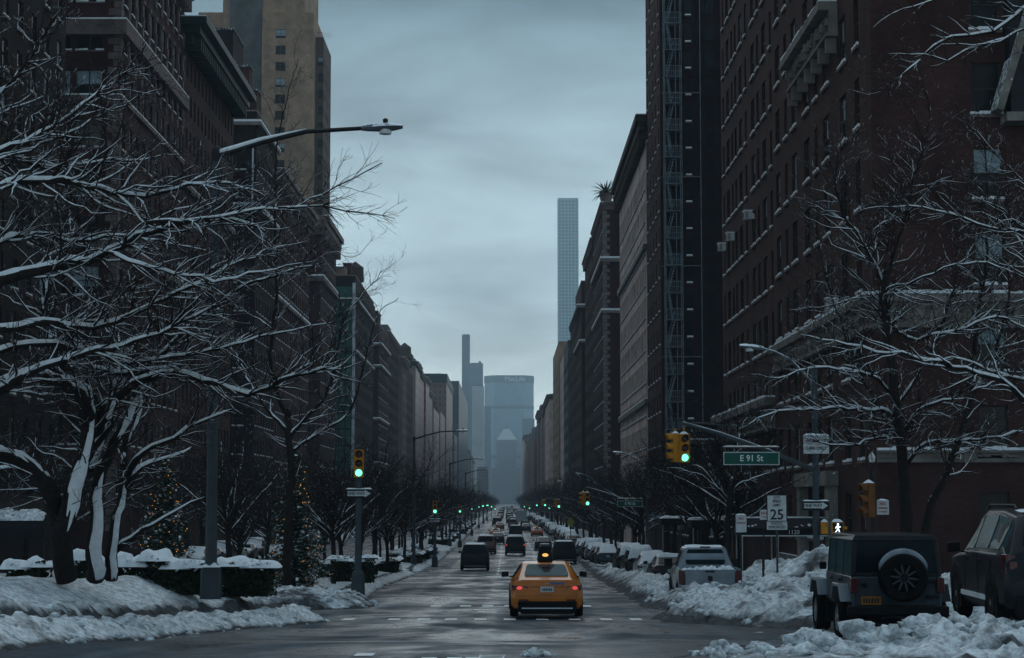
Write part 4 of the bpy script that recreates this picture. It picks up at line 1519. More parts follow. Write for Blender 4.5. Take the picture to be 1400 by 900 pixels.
for k, d0, d1, top in far_l:
    i = seen_l[k] = seen_l.get(k, -1) + 1
    block(-1, d0, d1, top, FM[k], f'{far_words_r[k]}, {ordinal[i]} of its colour beyond the stone moulding, left row', depth=12, pattern=True, cornice=(1.4, 1.0) if i % 2 == 0 else None, cmat=M['copper'] if (k, i) == ('stone', 0) else M['stone'],
          roof=(('water_tank', -33, d0 + 8, 2.2, 3.5), ('penthouse', -37, -31, d0 + 14, d0 + 25, top + 4, M['brickC'])), ground_floor=False)
t, base, av, no = block(-1, 950, 1060, 58.0, FM['brown'], 'brown block with a flat green copper crown, left of the far towers', depth=30, pattern=True, ground_floor=False)
mb = MB()
mb.box(-45, -28.6, 949.5, 1060, 58.9, 63.2)
o = mb.build('crown', M['copper'], t)
o.location = -base
block(-1, 1200, 1490, 74, FM['dark'], 'broad dark block in front of the far hazy towers', depth=44, pattern=True, ground_floor=False, face=-29, roof=(('penthouse', -60, -40, 1210, 1240, 80, M['brickC']),))
# far towers
def tower(label, x0, x1, d, dep, top, m, extra=None, cat='tower'):
    z0 = -4
    b0 = Vector(((x0 + x1) / 2, d, z0))
    t = thing('skyscraper', label, cat, b0)
    b = MB()
    b.box(x0, x1, d, d + dep, z0, top)
    o = b.build('facade', m, t)
    o.location = -b0
    b = MB()
    b.box(x0 + 1, x1 - 1, d + 1, d + dep - 1, top + .01, top + 1.2)
    o = b.build('roof', M['roofing'], t)
    o.location = -b0
    return t, b0
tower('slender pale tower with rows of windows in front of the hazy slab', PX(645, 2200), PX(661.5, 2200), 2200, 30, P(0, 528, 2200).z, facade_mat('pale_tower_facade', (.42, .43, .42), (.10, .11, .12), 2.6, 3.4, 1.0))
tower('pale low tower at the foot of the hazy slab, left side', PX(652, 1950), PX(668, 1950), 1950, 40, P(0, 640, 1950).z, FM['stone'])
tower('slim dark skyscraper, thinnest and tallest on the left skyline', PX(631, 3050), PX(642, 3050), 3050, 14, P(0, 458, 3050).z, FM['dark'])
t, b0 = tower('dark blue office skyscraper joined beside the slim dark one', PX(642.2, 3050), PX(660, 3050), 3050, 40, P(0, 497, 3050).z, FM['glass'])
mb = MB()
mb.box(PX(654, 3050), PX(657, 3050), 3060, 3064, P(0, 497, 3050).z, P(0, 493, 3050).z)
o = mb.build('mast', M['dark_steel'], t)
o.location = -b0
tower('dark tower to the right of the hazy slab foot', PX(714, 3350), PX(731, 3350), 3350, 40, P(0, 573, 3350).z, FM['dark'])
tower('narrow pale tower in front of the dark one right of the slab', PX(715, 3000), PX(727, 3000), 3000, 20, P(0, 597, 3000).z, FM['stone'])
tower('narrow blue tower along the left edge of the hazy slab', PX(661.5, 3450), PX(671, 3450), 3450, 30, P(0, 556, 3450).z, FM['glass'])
# broad slab with chamfered ends closing the avenue
D0 = 3700
x0, x1 = PX(662, D0), PX(730, D0)
zt = P(0, 513, D0).z
b0 = Vector(((x0 + x1) / 2, D0, -4))
t = thing('skyscraper', 'broad hazy office slab with a sign on its top, closing the avenue', 'tower', b0)
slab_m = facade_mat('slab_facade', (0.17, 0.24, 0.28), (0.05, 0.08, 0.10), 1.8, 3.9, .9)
mb = MB()
hull = [(x0, D0 + 22), (x0 + 18, D0), (x1 - 18, D0), (x1, D0 + 22), (x1 - 18, D0 + 44), (x0 + 18, D0 + 44)]
for i in range(6):
    a, b_ = hull[i], hull[(i + 1) % 6]
    mb.face([(a[0], a[1], -4), (b_[0], b_[1], -4), (b_[0], b_[1], zt), (a[0], a[1], zt)])
mb.face([(*p, zt) for p in hull])
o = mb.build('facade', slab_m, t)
o.location = -b0
mb = MB()
def ring(z0_, z1_, off):
    cx, cy = (x0 + x1) / 2, D0 + 22
    hh = [(cx + (x - cx) * (1 + off / 40), cy + (y - cy) * (1 + off / 22)) for x, y in hull]
    for i in range(6):
        a, b_ = hh[i], hh[(i + 1) % 6]
        mb.face([(a[0], a[1], z0_), (b_[0], b_[1], z0_), (b_[0], b_[1], z1_), (a[0], a[1], z1_)])
ring(zt - 14, zt - 1, .6)
zb = P(0, 556, D0).z
ring(zb - 4, zb + 2, .6)
ring(zb - 98, zb - 92, .6)
o = mb.build('louvre_band', M['brickG'], t)
o.location = -b0
o = text('MetLife', 13, M['letter'], t, (PX(704, D0) - b0.x, -1.2, zt - 7.5 + 4), 0, ext=.4)
# domed roof building in front of it
D0 = 3550
b0 = Vector((PX(692, D0), D0, -4))
t = thing('landmark_building', 'ornate building with a pale pyramid roof in front of the hazy slab', 'building', b0)
mb = MB()
mb.box(PX(672, D0), PX(712, D0), D0 + 4, D0 + 40, -4, P(0, 640, D0).z)
mb.box(PX(679, D0), PX(706, D0), D0, D0 + 34, -4, P(0, 602, D0).z)
o = mb.build('wall', FM['stone'], t)
o.location = -b0
mb = MB()
zr, zp = P(0, 601.5, D0).z, P(0, 586, D0).z
a, b_ = PX(679, D0), PX(707, D0)
c0, c1 = PX(689, D0), PX(696, D0)
mb.hexa([(a, D0 - 1, zr), (b_, D0 - 1, zr), (b_, D0 + 35, zr), (a, D0 + 35, zr)], [(c0, D0 + 13, zp), (c1, D0 + 13, zp), (c1, D0 + 21, zp), (c0, D0 + 21, zp)])
o = mb.build('pyramid_roof', mat('pale_roof', (.55, .56, .55), .5, var=.2), t)
o.location = -b0
mb = MB()
mb.lathe([(4, zp + .01), (3, zp + 5), (.3, zp + 10)], ((c0 + c1) / 2, D0 + 17, 0), 10)
o = mb.build('lantern', M['stone'], t)
o.location = -b0
# slender white gridded tower
D0 = 2750
x0, x1 = PX(763.5, D0), PX(792, D0)
zt = P(0, 270.5, D0).z
b0 = Vector(((x0 + x1) / 2, D0, -4))
t = thing('skyscraper', 'slender white gridded tower rising far above the right row', 'tower', b0)
W = x1 - x0
mb = MB()
mb.box(x0 + .6, x1 - .6, D0 + .6, D0 + W - .6, -4, zt - .6)
o = mb.build('glazing', mat('tower_glass', (.05, .10, .12), .3, var=.5, scale=.05, spec=.3), t)
o.location = -b0
mb = MB()
st = W / 6
for i in range(7):
    u = x0 + st * i
    v = D0 + st * i
    for yy in (D0, D0 + W - .55):
        mb.box(u - .75 + (.75 if i == 0 else 0) - (.75 if i == 6 else 0), u + .75 + (.75 if i == 0 else 0) - (.75 if i == 6 else 0), yy, yy + .55, -4, zt)
    if 0 < i < 6:
        for xx in (x0, x1 - .55):
            mb.box(xx, xx + .55, v - .75, v + .75, -4, zt)
z = 4.0
while z < zt:
    mb.box(x0 + .02, x1 - .02, D0 + .02, D0 + W - .02, z - .7, z + .7)
    z += 4.75
mb.box(x0 - .01, x1 + .01, D0 - .01, D0 + W + .01, zt - 1.5, zt + .05)
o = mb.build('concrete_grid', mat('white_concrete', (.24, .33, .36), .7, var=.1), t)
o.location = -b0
# ------------------------------------------------------------------ vehicles
class Loft:
    """car body: cross-sections from the tail (y = 0) to the nose; each (y, underside z, half width, shoulder z, shoulder half width, top z, top half width)"""
    def __init__(self, st):
        self.st = st
        self.sec = []
        for y, zb, w, zs, ws, zt, wt in st:
            h = [(w - .10, zb), (w - .015, zb + .09), (w, zb + (zs - zb) * .5), (ws + .4 * (w - ws), zs - .05), (ws, zs), (wt, zt - .035), (wt - .10, zt)]
            self.sec.append([Vector((-x, y, z)) for x, z in h] + [Vector((x, y, z)) for x, z in reversed(h)])
    def mesh(self):
        b = MB()
        n = len(self.sec[0])
        for s in self.sec:
            b.v += [tuple(p) for p in s]
        for i in range(len(self.sec) - 1):
            for j in range(n):
                j2 = (j + 1) % n
                b.f.append((i * n + j, i * n + j2, (i + 1) * n + j2, (i + 1) * n + j))
                b.m.append(0)
        k = (len(self.sec) - 1) * n
        for j in range(n // 2 - 1):
            b.f.append((j, n - 1 - j, n - 2 - j, j + 1))
            b.f.append((k + j, k + j + 1, k + n - 2 - j, k + n - 1 - j))
            b.m += [0, 0]
        return b
    def top(self, y):
        s = self.st
        return (lerp([(t[0], t[5]) for t in s], y), lerp([(t[0], t[6]) for t in s], y))

def panel(b, a, c, d, e, ix0=.06, ix1=.06, iy0=.08, iy1=.08, off=.012, mi=0):
    """inset sheet lying just proud of the quad a (low left) c (low right) d (high right) e (high left)"""
    def bl(u, v):
        return (a * (1 - u) + c * u) * (1 - v) + (e * (1 - u) + d * u) * v
    nrm = (c - a).cross(e - a).normalized()
    k = .12
    us = [(ix0 + k * .3, iy0), (1 - ix1 - k * .3, iy0), (1 - ix1, iy0 + k), (1 - ix1, 1 - iy1 - k), (1 - ix1 - k * .3, 1 - iy1), (ix0 + k * .3, 1 - iy1), (ix0, 1 - iy1 - k), (ix0, iy0 + k)]
    pts = [bl(u, v) for u, v in us]
    n0 = len(b.v)
    m = len(pts)
    b.v += [tuple(p + nrm * off) for p in pts] + [tuple(p - nrm * .01) for p in pts]
    b.f.append(tuple(n0 + i for i in range(m)))
    b.m.append(mi)
    for i in range(m):
        b.f.append((n0 + i, n0 + m + i, n0 + m + (i + 1) % m, n0 + (i + 1) % m))
        b.m.append(mi)

def wheel(root, x, y, r, w, rim='rim', spokes=8):
    b = MB()
    s = 1 if x > 0 else -1
    b.lathe([(r * .62, -w / 2), (r * .9, -w / 2), (r * .985, -w * .36), (r, -w * .2), (r, w * .2), (r * .985, w * .36), (r * .9, w / 2), (r * .62, w / 2), (r * .6, w * .3)], (0, 0, 0), 26, 0, 'x', cap=False)
    b.lathe([(r * .63, -.02), (r * .63, .02)], (0, 0, 0), 20, 0, 'x')
    t = b.build('wheel', M['rubber'], root, (x, y, r), smooth=40)
    b = MB()
    xo = s * w * .42
    b.lathe([(r * .61, xo - s * .06), (r * .615, xo), (r * .56, xo + s * .01), (r * .54, xo - s * .05)], (0, 0, 0), 26, 0, 'x', cap=False)
    for k in range(spokes):
        a = 2 * math.pi * k / spokes
        ca, sa = math.cos(a), math.sin(a)
        h = r * .055
        q = [(-h, .08 * r), (h, .08 * r), (h * .8, r * .56), (-h * .8, r * .56)]
        q = [(u * ca - v * sa, u * sa + v * ca) for u, v in q]
        b.hexa([(xo - s * .03, u, v) for u, v in q], [(xo + s * .005, u, v) for u, v in q])
    b.lathe([(r * .14, xo - s * .02), (r * .12, xo + s * .015)], (0, 0, 0), 12, 0, 'x')
    b.build('rim', M[rim], t, smooth=30)
    return t

def arch(b, x, y, r, zc, s, n=14):
    """dark wheel housing seen round the tyre"""
    pts = [(y + math.cos(math.pi * i / n) * r, zc + math.sin(math.pi * i / n) * r) for i in range(n + 1)]
    pts = [(y + r, .2)] + pts + [(y - r, .2)]
    n0 = len(b.v)
    for d in (0, -.3):
        b.v += [(x + s * d, p, q) for p, q in pts]
    m = len(pts)
    b.f.append(tuple(n0 + i for i in range(m)))
    b.f.append(tuple(n0 + m + i for i in range(m)))
    for i in range(m):
        b.f.append((n0 + i, n0 + (i + 1) % m, n0 + m + (i + 1) % m, n0 + m + i))
    b.m += [0] * (m + 2)

def snow_on(loft, ranges, th, seed, xk=1.0, extra=None):
    b = MB()
    for y0, y1 in ranges:
        ny, nx = max(3, int((y1 - y0) / .16)), 9
        n0 = len(b.v)
        for j in range(ny + 1):
            y = y0 + (y1 - y0) * j / ny
            zt, wt = loft.top(y)
            for i in range(nx + 1):
                u = -1 + 2 * i / nx
                x = u * (wt * xk + .02 + .03 * noise.noise((y * 3, seed, u)))
                ed = min(1, (1 - abs(u)) * 4, j / 1.5, (ny - j) / 1.5)
                h = th * (0.15 + .85 * ed ** .5) * (1 + .45 * fbm(x * 1.6, y * 1.6, seed, 3))
                b.v.append((x, y, zt - (.02 if abs(u) < .95 else .06) + (h if ed > 0 else -.02)))
        for j in range(ny):
            for i in range(nx):
                a = n0 + j * (nx + 1) + i
                b.f.append((a, a + 1, a + nx + 2, a + nx + 1))
                b.m.append(0)
    return b

SEDAN = [(0, .36, .80, .60, .79, .64, .72), (.10, .28, .895, .90, .83, 1.03, .74), (.50, .23, .92, .955, .86, 1.07, .71), (1.32, .20, .925, .98, .87, 1.43, .60), (2.15, .20, .925, .98, .87, 1.47, .615), (2.75, .20, .925, .98, .87, 1.43, .60), (3.55, .22, .92, .97, .86, 1.01, .72), (4.45, .25, .90, .86, .83, .89, .70), (4.82, .33, .78, .62, .72, .67, .6)]
BIGSUV = [(0, .42, .93, .70, .92, .76, .86), (.12, .36, 1.0, 1.12, .97, 1.19, .90), (.42, .32, 1.02, 1.16, .98, 1.84, .76), (1.6, .3, 1.02, 1.16, .98, 1.90, .78), (2.9, .3, 1.02, 1.16, .98, 1.90, .78), (3.3, .3, 1.02, 1.15, .98, 1.84, .76), (4.05, .32, 1.02, 1.14, .97, 1.20, .86), (5.0, .34, 1.0, 1.06, .94, 1.10, .84), (5.25, .42, .9, .72, .86, .78, .8)]
CROSS = [(0, .42, .84, .68, .83, .74, .76), (.12, .34, .93, 1.02, .89, 1.10, .80), (.62, .28, .95, 1.08, .90, 1.62, .64), (1.4, .26, .95, 1.07, .90, 1.70, .67), (2.5, .26, .95, 1.05, .90, 1.70, .67), (2.95, .26, .95, 1.04, .90, 1.63, .65), (3.75, .28, .95, 1.02, .89, 1.06, .76), (4.5, .32, .93, .95, .86, .98, .74), (4.78, .40, .8, .70, .76, .74, .66)]

def make_car(name, label, cat, st, paint_, loc, rz=0, group=None, r=.335, axles=None, snow=(), th=.09, lit='tail', glassm='car_glass', rimm='rim', plate='plate', sideg='car_glass', seed=1.0):
    L = st[-1][0]
    root = thing(name, label, cat, loc, rz, group)
    lf = Loft(st)
    lf.mesh().build('body', M[paint_], root, smooth=50, bevel=.065 if st is SEDAN else .045)
    S = lf.sec
    n = len(S[0])
    Lf = lambda i, j: S[i][j]
    Rt = lambda i, j: S[i][n - 1 - j]
    # rear glass, windscreen
    tail_i, nose_i = 2 if st is SEDAN else 1, 6
    b = MB()
    panel(b, Lf(tail_i, 6), Rt(tail_i, 6), Rt(tail_i + 1, 6), Lf(tail_i + 1, 6), .02, .02, .10, .10, .014)
    b.build('rear_window', M[glassm], root)
    b = MB()
    panel(b, Rt(nose_i, 6), Lf(nose_i, 6), Lf(nose_i - 1, 6), Rt(nose_i - 1, 6), .02, .02, .08, .06, .014)
    b.build('windscreen', M['car_glass'], root)
    for i in range(tail_i, nose_i):
        for s in (0, 1):
            q = [Lf(i + 1, 4), Lf(i, 4), Lf(i, 5), Lf(i + 1, 5)] if s == 0 else [Rt(i, 4), Rt(i + 1, 4), Rt(i + 1, 5), Rt(i, 5)]
            b = MB()
            first = i == tail_i
            last = i == nose_i - 1
            if (st is SEDAN and first) or last:
                k0, k1 = (.04, .45) if (first) else (.45, .06)
                if s == 0:
                    k0, k1 = (.45, .06) if first else (.06, .45)
                    if last:
                        k0, k1 = (.45, .04)
                else:
                    k0, k1 = (.45, .04) if first else (.04, .45)
                panel(b, *q, k0, k1, .1, .2, .012)
            else:
                panel(b, *q, .05, .05, .1, .1, .012)
            b.build('side_window', M[sideg], root)
    # wheels
    ax = axles or (.2 * L, .8 * L)
    wx = st[3][2]
    b = MB()
    for y in ax:
        for s in (-1, 1):
            arch(b, s * (wx + .006), y, r + .075, r + .02, s)
            wheel(root, s * (wx - .10), y, r, .22, rimm)
    for y in ax:
        for s in (-1, 1):
            bb = MB()
            arch(bb, s * (wx + .004), y, r + .07, r + .02, s)
            bb.build('wheel_arch', M['black_plastic'], root)
    # lamps
    y1, z1, w1 = st[1][0], st[1][3], st[1][2]
    tall = st is not SEDAN
    for s in (-1, 1):
        b = MB()
        if tall:
            b.hexa([(s * (w1 - .20), y1 - .05, z1 - .22), (s * (w1 - .015), y1 - .03, z1 - .22), (s * (w1 + .004), y1 + .2, z1 - .16), (s * (w1 - .20), y1 + .2, z1 - .22)][::s],
                   [(s * (w1 - .22), y1 - .012, z1 + .03), (s * (w1 - .05), y1 - .005, z1 + .06), (s * (w1 - .01), y1 + .22, z1 + .06), (s * (w1 - .2), y1 + .2, z1 + .03)][::s])
        else:
            b.hexa([(s * .44, .035, .76), (s * .86, .055, .74), (s * .905, .30, .80), (s * .44, .2, .76)][::s], [(s * .50, .045, .86), (s * .84, .075, .885), (s * .895, .34, .885), (s * .5, .2, .86)][::s])
        tl = b.build('tail_light', M['tail'], root, bevel=.015)
        b = MB()
        if tall:
            b.box(s * (w1 - .13) - .05, s * (w1 - .13) + .05, y1 - .058, y1 - .03, z1 - .15, z1 - .04)
        else:
            b.ball((s * .70, .05, .81), .062, 8, 0, (1.2, .5, .8))
        b.build('lamp', M[lit if lit != 'tail' else 'tail'], tl)
        b = MB()
        b.box(s * (st[-2][2] - .35) - .14, s * (st[-2][2] - .35) + .14, L - .26, L - .06, st[-1][3] - .02, st[-1][3] + .12)
        b.build('headlight', M['white_metal'], root, bevel=.02)
        b = MB()
        ym = st[nose_i - 1][0] + .25
        zm = st[nose_i][3] + .06
        b.hexa([(s * (wx + .02), ym, zm - .03), (s * (wx + .22), ym + .02, zm - .05), (s * (wx + .22), ym + .10, zm - .05), (s * (wx + .02), ym + .14, zm - .03)][::s],
               [(s * (wx + .03), ym, zm + .12), (s * (wx + .22), ym + .02, zm + .10), (s * (wx + .22), ym + .10, zm + .10), (s * (wx + .03), ym + .14, zm + .12)][::s])
        b.box(s * (wx - .04) - .05, s * (wx - .04) + .05, ym + .04, ym + .10, zm - .05, zm - .01)
        b.build('mirror', M['black_plastic'], root, bevel=.02)
        b = MB()
        for yh in ((st[3][0] + st[4][0]) / 2, (st[4][0] + st[5][0]) / 2 + .2):
            xh = s * (st[3][4] + .4 * (st[3][2] - st[3][4]) + .012)
            b.box(xh - .02, xh + .02, yh - .1, yh + .1, st[3][3] - .14, st[3][3] - .11)
        for yy in ((st[3][0] + .1), (st[4][0] + .12), st[5][0] + .5):
            pass
        b.build('door_handle', M[paint_], root)
    # bumper, plate, diffuser
    b = MB()
    zb, w0 = st[0][1], st[0][2]
    b.box(-w0 + .06, w0 - .06, -.025, .12, zb - .18, zb + .10)
    b.hexa([(-w0 + .16, -.02, zb - .24), (w0 - .16, -.02, zb - .24), (w0 - .16, .3, zb - .2), (-w0 + .16, .3, zb - .2)], [(-w0 + .10, -.022, zb - .181), (w0 - .10, -.022, zb - .181), (w0 - .10, .3, zb - .181), (-w0 + .10, .3, zb - .181)])
    b.build('rear_valance', M['black_plastic'], root, bevel=.03)
    b = MB()
    b.box(-w0 + .16, w0 - .16, -.034, -.027, zb - .10, zb - .07)
    b.build('reflector_strip', M['white_metal'], root)
    b = MB()
    if st is SEDAN:
        b.box(-.17, .17, .016, .06, .70, .85)
    else:
        b.box(-.16, .16, y1 - .06, y1 - .03, .84, .98)
    pl = b.build('number_plate', M[plate], root)
    b = MB()
    for k in range(6):
        if st is SEDAN:
            b.box(-.12 + .042 * k, -.095 + .042 * k, .012, .0155, .74, .80)
        else:
            b.box(-.12 + .042 * k, -.095 + .042 * k, y1 - .064, y1 - .0605, .88, .94)
    b.build('plate_letters', M['ink'], pl)
    if st is SEDAN:
        b = MB()
        b.box(-.02, .02, .55, .60, 1.06, 1.09)
        b.build('aerial', M['black_plastic'], root)
    else:
        for s in (-1, 1):
            b = MB()
            zr = st[3][5]
            b.tube([(s * (st[3][6] - .06), .75, zr + .0), (s * (st[3][6] - .06), .85, zr + .05), (s * (st[3][6] - .06), st[5][0] - .3, zr + .05), (s * (st[3][6] - .06), st[5][0] - .2, zr)], .018, 6)
            b.build('roof_rail', M['dark_steel'], root)
        b = MB()
        b.tube([(.05, st[2][0] - .17, 1.33), (.30, st[2][0] - .13, 1.40), (.45, st[2][0] - .1, 1.38)], .012, 4)
        b.build('wiper', M['black_plastic'], root)
    if snow:
        sb = snow_on(lf, snow, th, seed)
        sb.build('snow_cover', M['clean_snow'], root, smooth=180)
    return root

def at(px, d, dz=0.02):
    return (PX(px, d), d, G(d) + dz)

# the taxi
taxi = make_car('taxi', 'orange yellow taxi sedan with a lit black roof sign, nearest car on the wet road', 'taxi', SEDAN, 'p_taxi', at(748, 49.9), R(.4), r=.335, lit='tail_lit', glassm='rear_glass', rimm='dark_rim', plate='sign_white')
b = MB()
b.hexa([(-.20, 1.75, 1.47), (.20, 1.75, 1.47), (.20, 2.75, 1.47), (-.20, 2.75, 1.47)], [(-.14, 1.82, 1.86), (.14, 1.82, 1.86), (.14, 2.7, 1.86), (-.14, 2.7, 1.86)])
rs = b.build('roof_sign', M['black_plastic'], taxi, bevel=.02)
b = MB()
b.ball((0.0, 1.79, 1.635), .075, 14, 0, (1.2, .35, .72))
b.build('lamp', M['amber_lit'], rs, smooth=180)
b = MB()
b.box(-.13, .13, 1.80, 2.6, 1.863, 1.95)
b.build('sign_top', M['p_grey'], rs, bevel=.02)
b = MB()
b.box(.02, .30, .455, .50, .965, 1.0)
b = MB()
b.hexa([(.10, .055, .905), (.42, .055, .905), (.42, .075, .905), (.10, .075, .905)], [(.08, .078, .965), (.44, .078, .965), (.44, .10, .965), (.08, .10, .965)])
b.build('sticker', M['blue_sticker'], taxi)
b = MB()
b.hexa([(-.10, .56, 1.11), (.10, .56, 1.11), (.10, .60, 1.11), (-.10, .60, 1.11)], [(-.22, 1.20, 1.40), (.22, 1.20, 1.40), (.22, 1.24, 1.395), (-.22, 1.24, 1.395)])
b = MB()
b.face([(-.05, .78, 1.215), (.05, .78, 1.215), (.24, 1.22, 1.409), (-.24, 1.22, 1.409)])
b.build('partition', M['black_plastic'], taxi)
b = MB()
b.box(-.09, .09, 1.02, 1.05, 1.342, 1.365)
b.build('stop_lamp', M['tail'], taxi)
b = MB()
b.box(-.78, .78, -.012, .02, .60, .625)
b.build('bumper_crease', M['p_taxi'], taxi)

b = MB()
for x in (-.735, .735):
    b.hexa([(x - .006, .04, .645), (x + .006, .04, .645), (x + .006, .06, .645), (x - .006, .06, .645)], [(x - .006, .098, 1.005), (x + .006, .098, 1.005), (x + .006, .12, 1.005), (x - .006, .12, 1.005)])
b.hexa([(-.73, .015, .635), (.73, .015, .635), (.73, .05, .635), (-.73, .05, .635)], [(-.73, .017, .648), (.73, .017, .648), (.73, .05, .648), (-.73, .05, .648)])
b.build('trunk_seam', M['black_plastic'], taxi)
b = MB()
b.hexa([(-.42, .030, .70), (.42, .030, .70), (.42, .07, .70), (-.42, .07, .70)], [(-.46, .052, .86), (.46, .052, .86), (.46, .08, .86), (-.46, .08, .86)])
b.build('plate_recess', mat('taxi_paint_shaded', (0.20, 0.055, 0.004), .4, var=.2), taxi, bevel=.01)  # darker copy of the taxi paint, recess shade put into the colour
b = MB()
b.box(-.05, .05, .060, .085, .90, .93)
b.build('emblem', M['rim'], taxi, bevel=.01)
for s_ in (-1, 1):
    b = MB()
    b.box(s_ * .60 - .12, s_ * .60 + .12, -.03, -.012, .47, .51)
    b.build('reflector', M['tail'], taxi)
taxi.scale = (1.0, 1.0, .94)
# the traffic ahead
suv1 = make_car('suv', 'big black SUV driving away in the left lane beside the median snow', 'SUV', BIGSUV, 'p_black', at(649, 140), 0, r=.40, snow=((.5, 3.2),), th=.05, seed=2)
suv2 = make_car('suv', 'dark SUV with red brake lights and a snowy roof, middle lane ahead', 'SUV', BIGSUV, 'p_char', at(704.5, 196), 0, r=.40, lit='brake_lit', snow=((.6, 2.2),), th=.16, seed=3)
car_blue = make_car('sedan', 'dark blue sedan with a dusting of snow, seen over the taxi roof', 'car', SEDAN, 'p_blue', at(743, 217), 0, snow=((1.3, 2.8),), th=.06, seed=4)
def traffic(src, name, label, px, d, sw=None, group=None):
    c = dup(src, at(px, d), 0, label, group, swap=sw)
    c.name = name
    if not group and 'group' in c:
        del c['group']
    return c
def sw(a, b_):
    return {a: M[b_]}
traffic(suv1, 'suv', 'black SUV in the right lane beside the ploughed snow, just beyond the taxi', 772, 165)
c = traffic(suv1, 'suv', 'dark red SUV half hidden behind the black SUV of the left lane', 664.5, 202, sw('black_paint', 'p_red'))
traffic(car_blue, 'sedan', 'black sedan in the left lane, between the red SUV and the far yellow cab', 680, 250, sw('navy_paint', 'p_black'))
taxi2 = traffic(taxi, 'taxi', 'small yellow taxi far off in the left lane', 677.5, 296)
taxi2['category'] = 'taxi'
traffic(suv1, 'suv', 'tall dark van-like SUV far off in the middle lane behind the brake lights', 705, 292)
taxi3 = traffic(taxi, 'taxi', 'small yellow taxi far off in the right lane by the snowed cars', 734.5, 305)
for px, d, src, s_, lb in ((683, 372, car_blue, sw('navy_paint', 'p_red'), 'dark red sedan at the far end of the left lane'), (702, 395, suv1, sw('black_paint', 'p_red'), 'orange red SUV far away in the middle of the traffic'),
                           (719, 350, car_blue, None, 'dark sedan far off between two lanes of traffic'), (742, 395, suv1, sw('black_paint', 'p_white'), 'white SUV far off at the right of the traffic')):
    traffic(src, 'distant_car', lb, px, d, s_)
for i, (lane, d) in enumerate([(a, b_) for b_ in (440, 475, 515, 560, 610, 670, 740, 820, 900, 1000, 1120, 1260, 1420) for a in (-2.0, 1.2, 4.4)]):
    src = rnd.choice((car_blue, suv1, suv1, car_blue, taxi))
    c = dup(src, (lane + rnd.uniform(-.3, .3), d + rnd.uniform(-12, 12), G(d) + .02), 0, 'tiny distant car in the traffic jam near the end of the road', 'distant cars in the traffic',
            swap=rnd.choice((None, sw('black_paint', 'p_silver'), sw('navy_paint', 'p_white'), sw('navy_paint', 'p_red'))))
    c.name = 'distant_car'
    c['category'] = 'car'

# parked row, snowed in
pk = [make_car('parked_car', 'black parked sedan with a red tail lamp and snowy roof, first beyond the silver pickup', 'car', SEDAN, 'p_black', (7.75, 92.5, G(94) + .05), R(-1), snow=((1.1, 2.9), (3.5, 4.7)), th=.12, seed=11),
      make_car('parked_car', 'white parked sedan buried in snow, second beyond the silver pickup', 'car', SEDAN, 'p_white', (7.6, 100.5, G(101) + .06), 0, snow=((.1, 4.7),), th=.16, seed=12),
      make_car('parked_car', 'dark parked crossover under a thick snow cap, third beyond the silver pickup', 'car', CROSS, 'p_char', (7.5, 109, G(110) + .06), 0, r=.36, snow=((.15, 4.6),), th=.22, seed=13)]
dup(pk[2], (7.5, 117.5, G(118) + .15), 0, 'dark parked crossover white with snow, just before the side street', swap=sw('charcoal_paint', 'p_black'))
dup(pk[1], (7.7, 148, G(148) + .15), 0, 'parked sedan smothered in snow beside the black SUV, nearest past the side street', swap=sw('white_paint', 'p_grey'))
dup(pk[0], (7.7, 155, G(155) + .15), 0, 'dark parked sedan with a snowy roof, second past the side street')
for i, d in enumerate([161.5, 168, 174.5, 181, 187.5, 194] + [225 + 6.6 * k for k in range(9)] + [306 + 6.8 * k for k in range(8)] + [384 + 7 * k for k in range(8)] + [463 + 7.5 * k for k in range(7)] + [545 + 8 * k for k in range(6)]):
    src = pk[i % 3 if i % 5 else 1]
    c = dup(src, (7.7 + rnd.uniform(-.12, .12), d, G(d) + .12), R(rnd.uniform(-1, 1)), 'parked car covered in snow in the far row along the right kerb', 'far parked cars under snow',
            swap=rnd.choice((None, sw('white_paint', 'p_silver'), sw('black_paint', 'p_red'), sw('charcoal_paint', 'p_grey'))))
for i, d in enumerate([150, 157, 164, 171, 178, 185, 228, 235, 242, 250, 258, 266]):
    c = dup(pk[(i * 2 + 1) % 3], (-23.2, d, G(d) + .1), math.pi, 'snow-capped car parked along the far left kerb behind the hedges', 'cars parked along the left kerb',
            swap=rnd.choice((None, sw('white_paint', 'p_grey'), sw('black_paint', 'p_char'))))

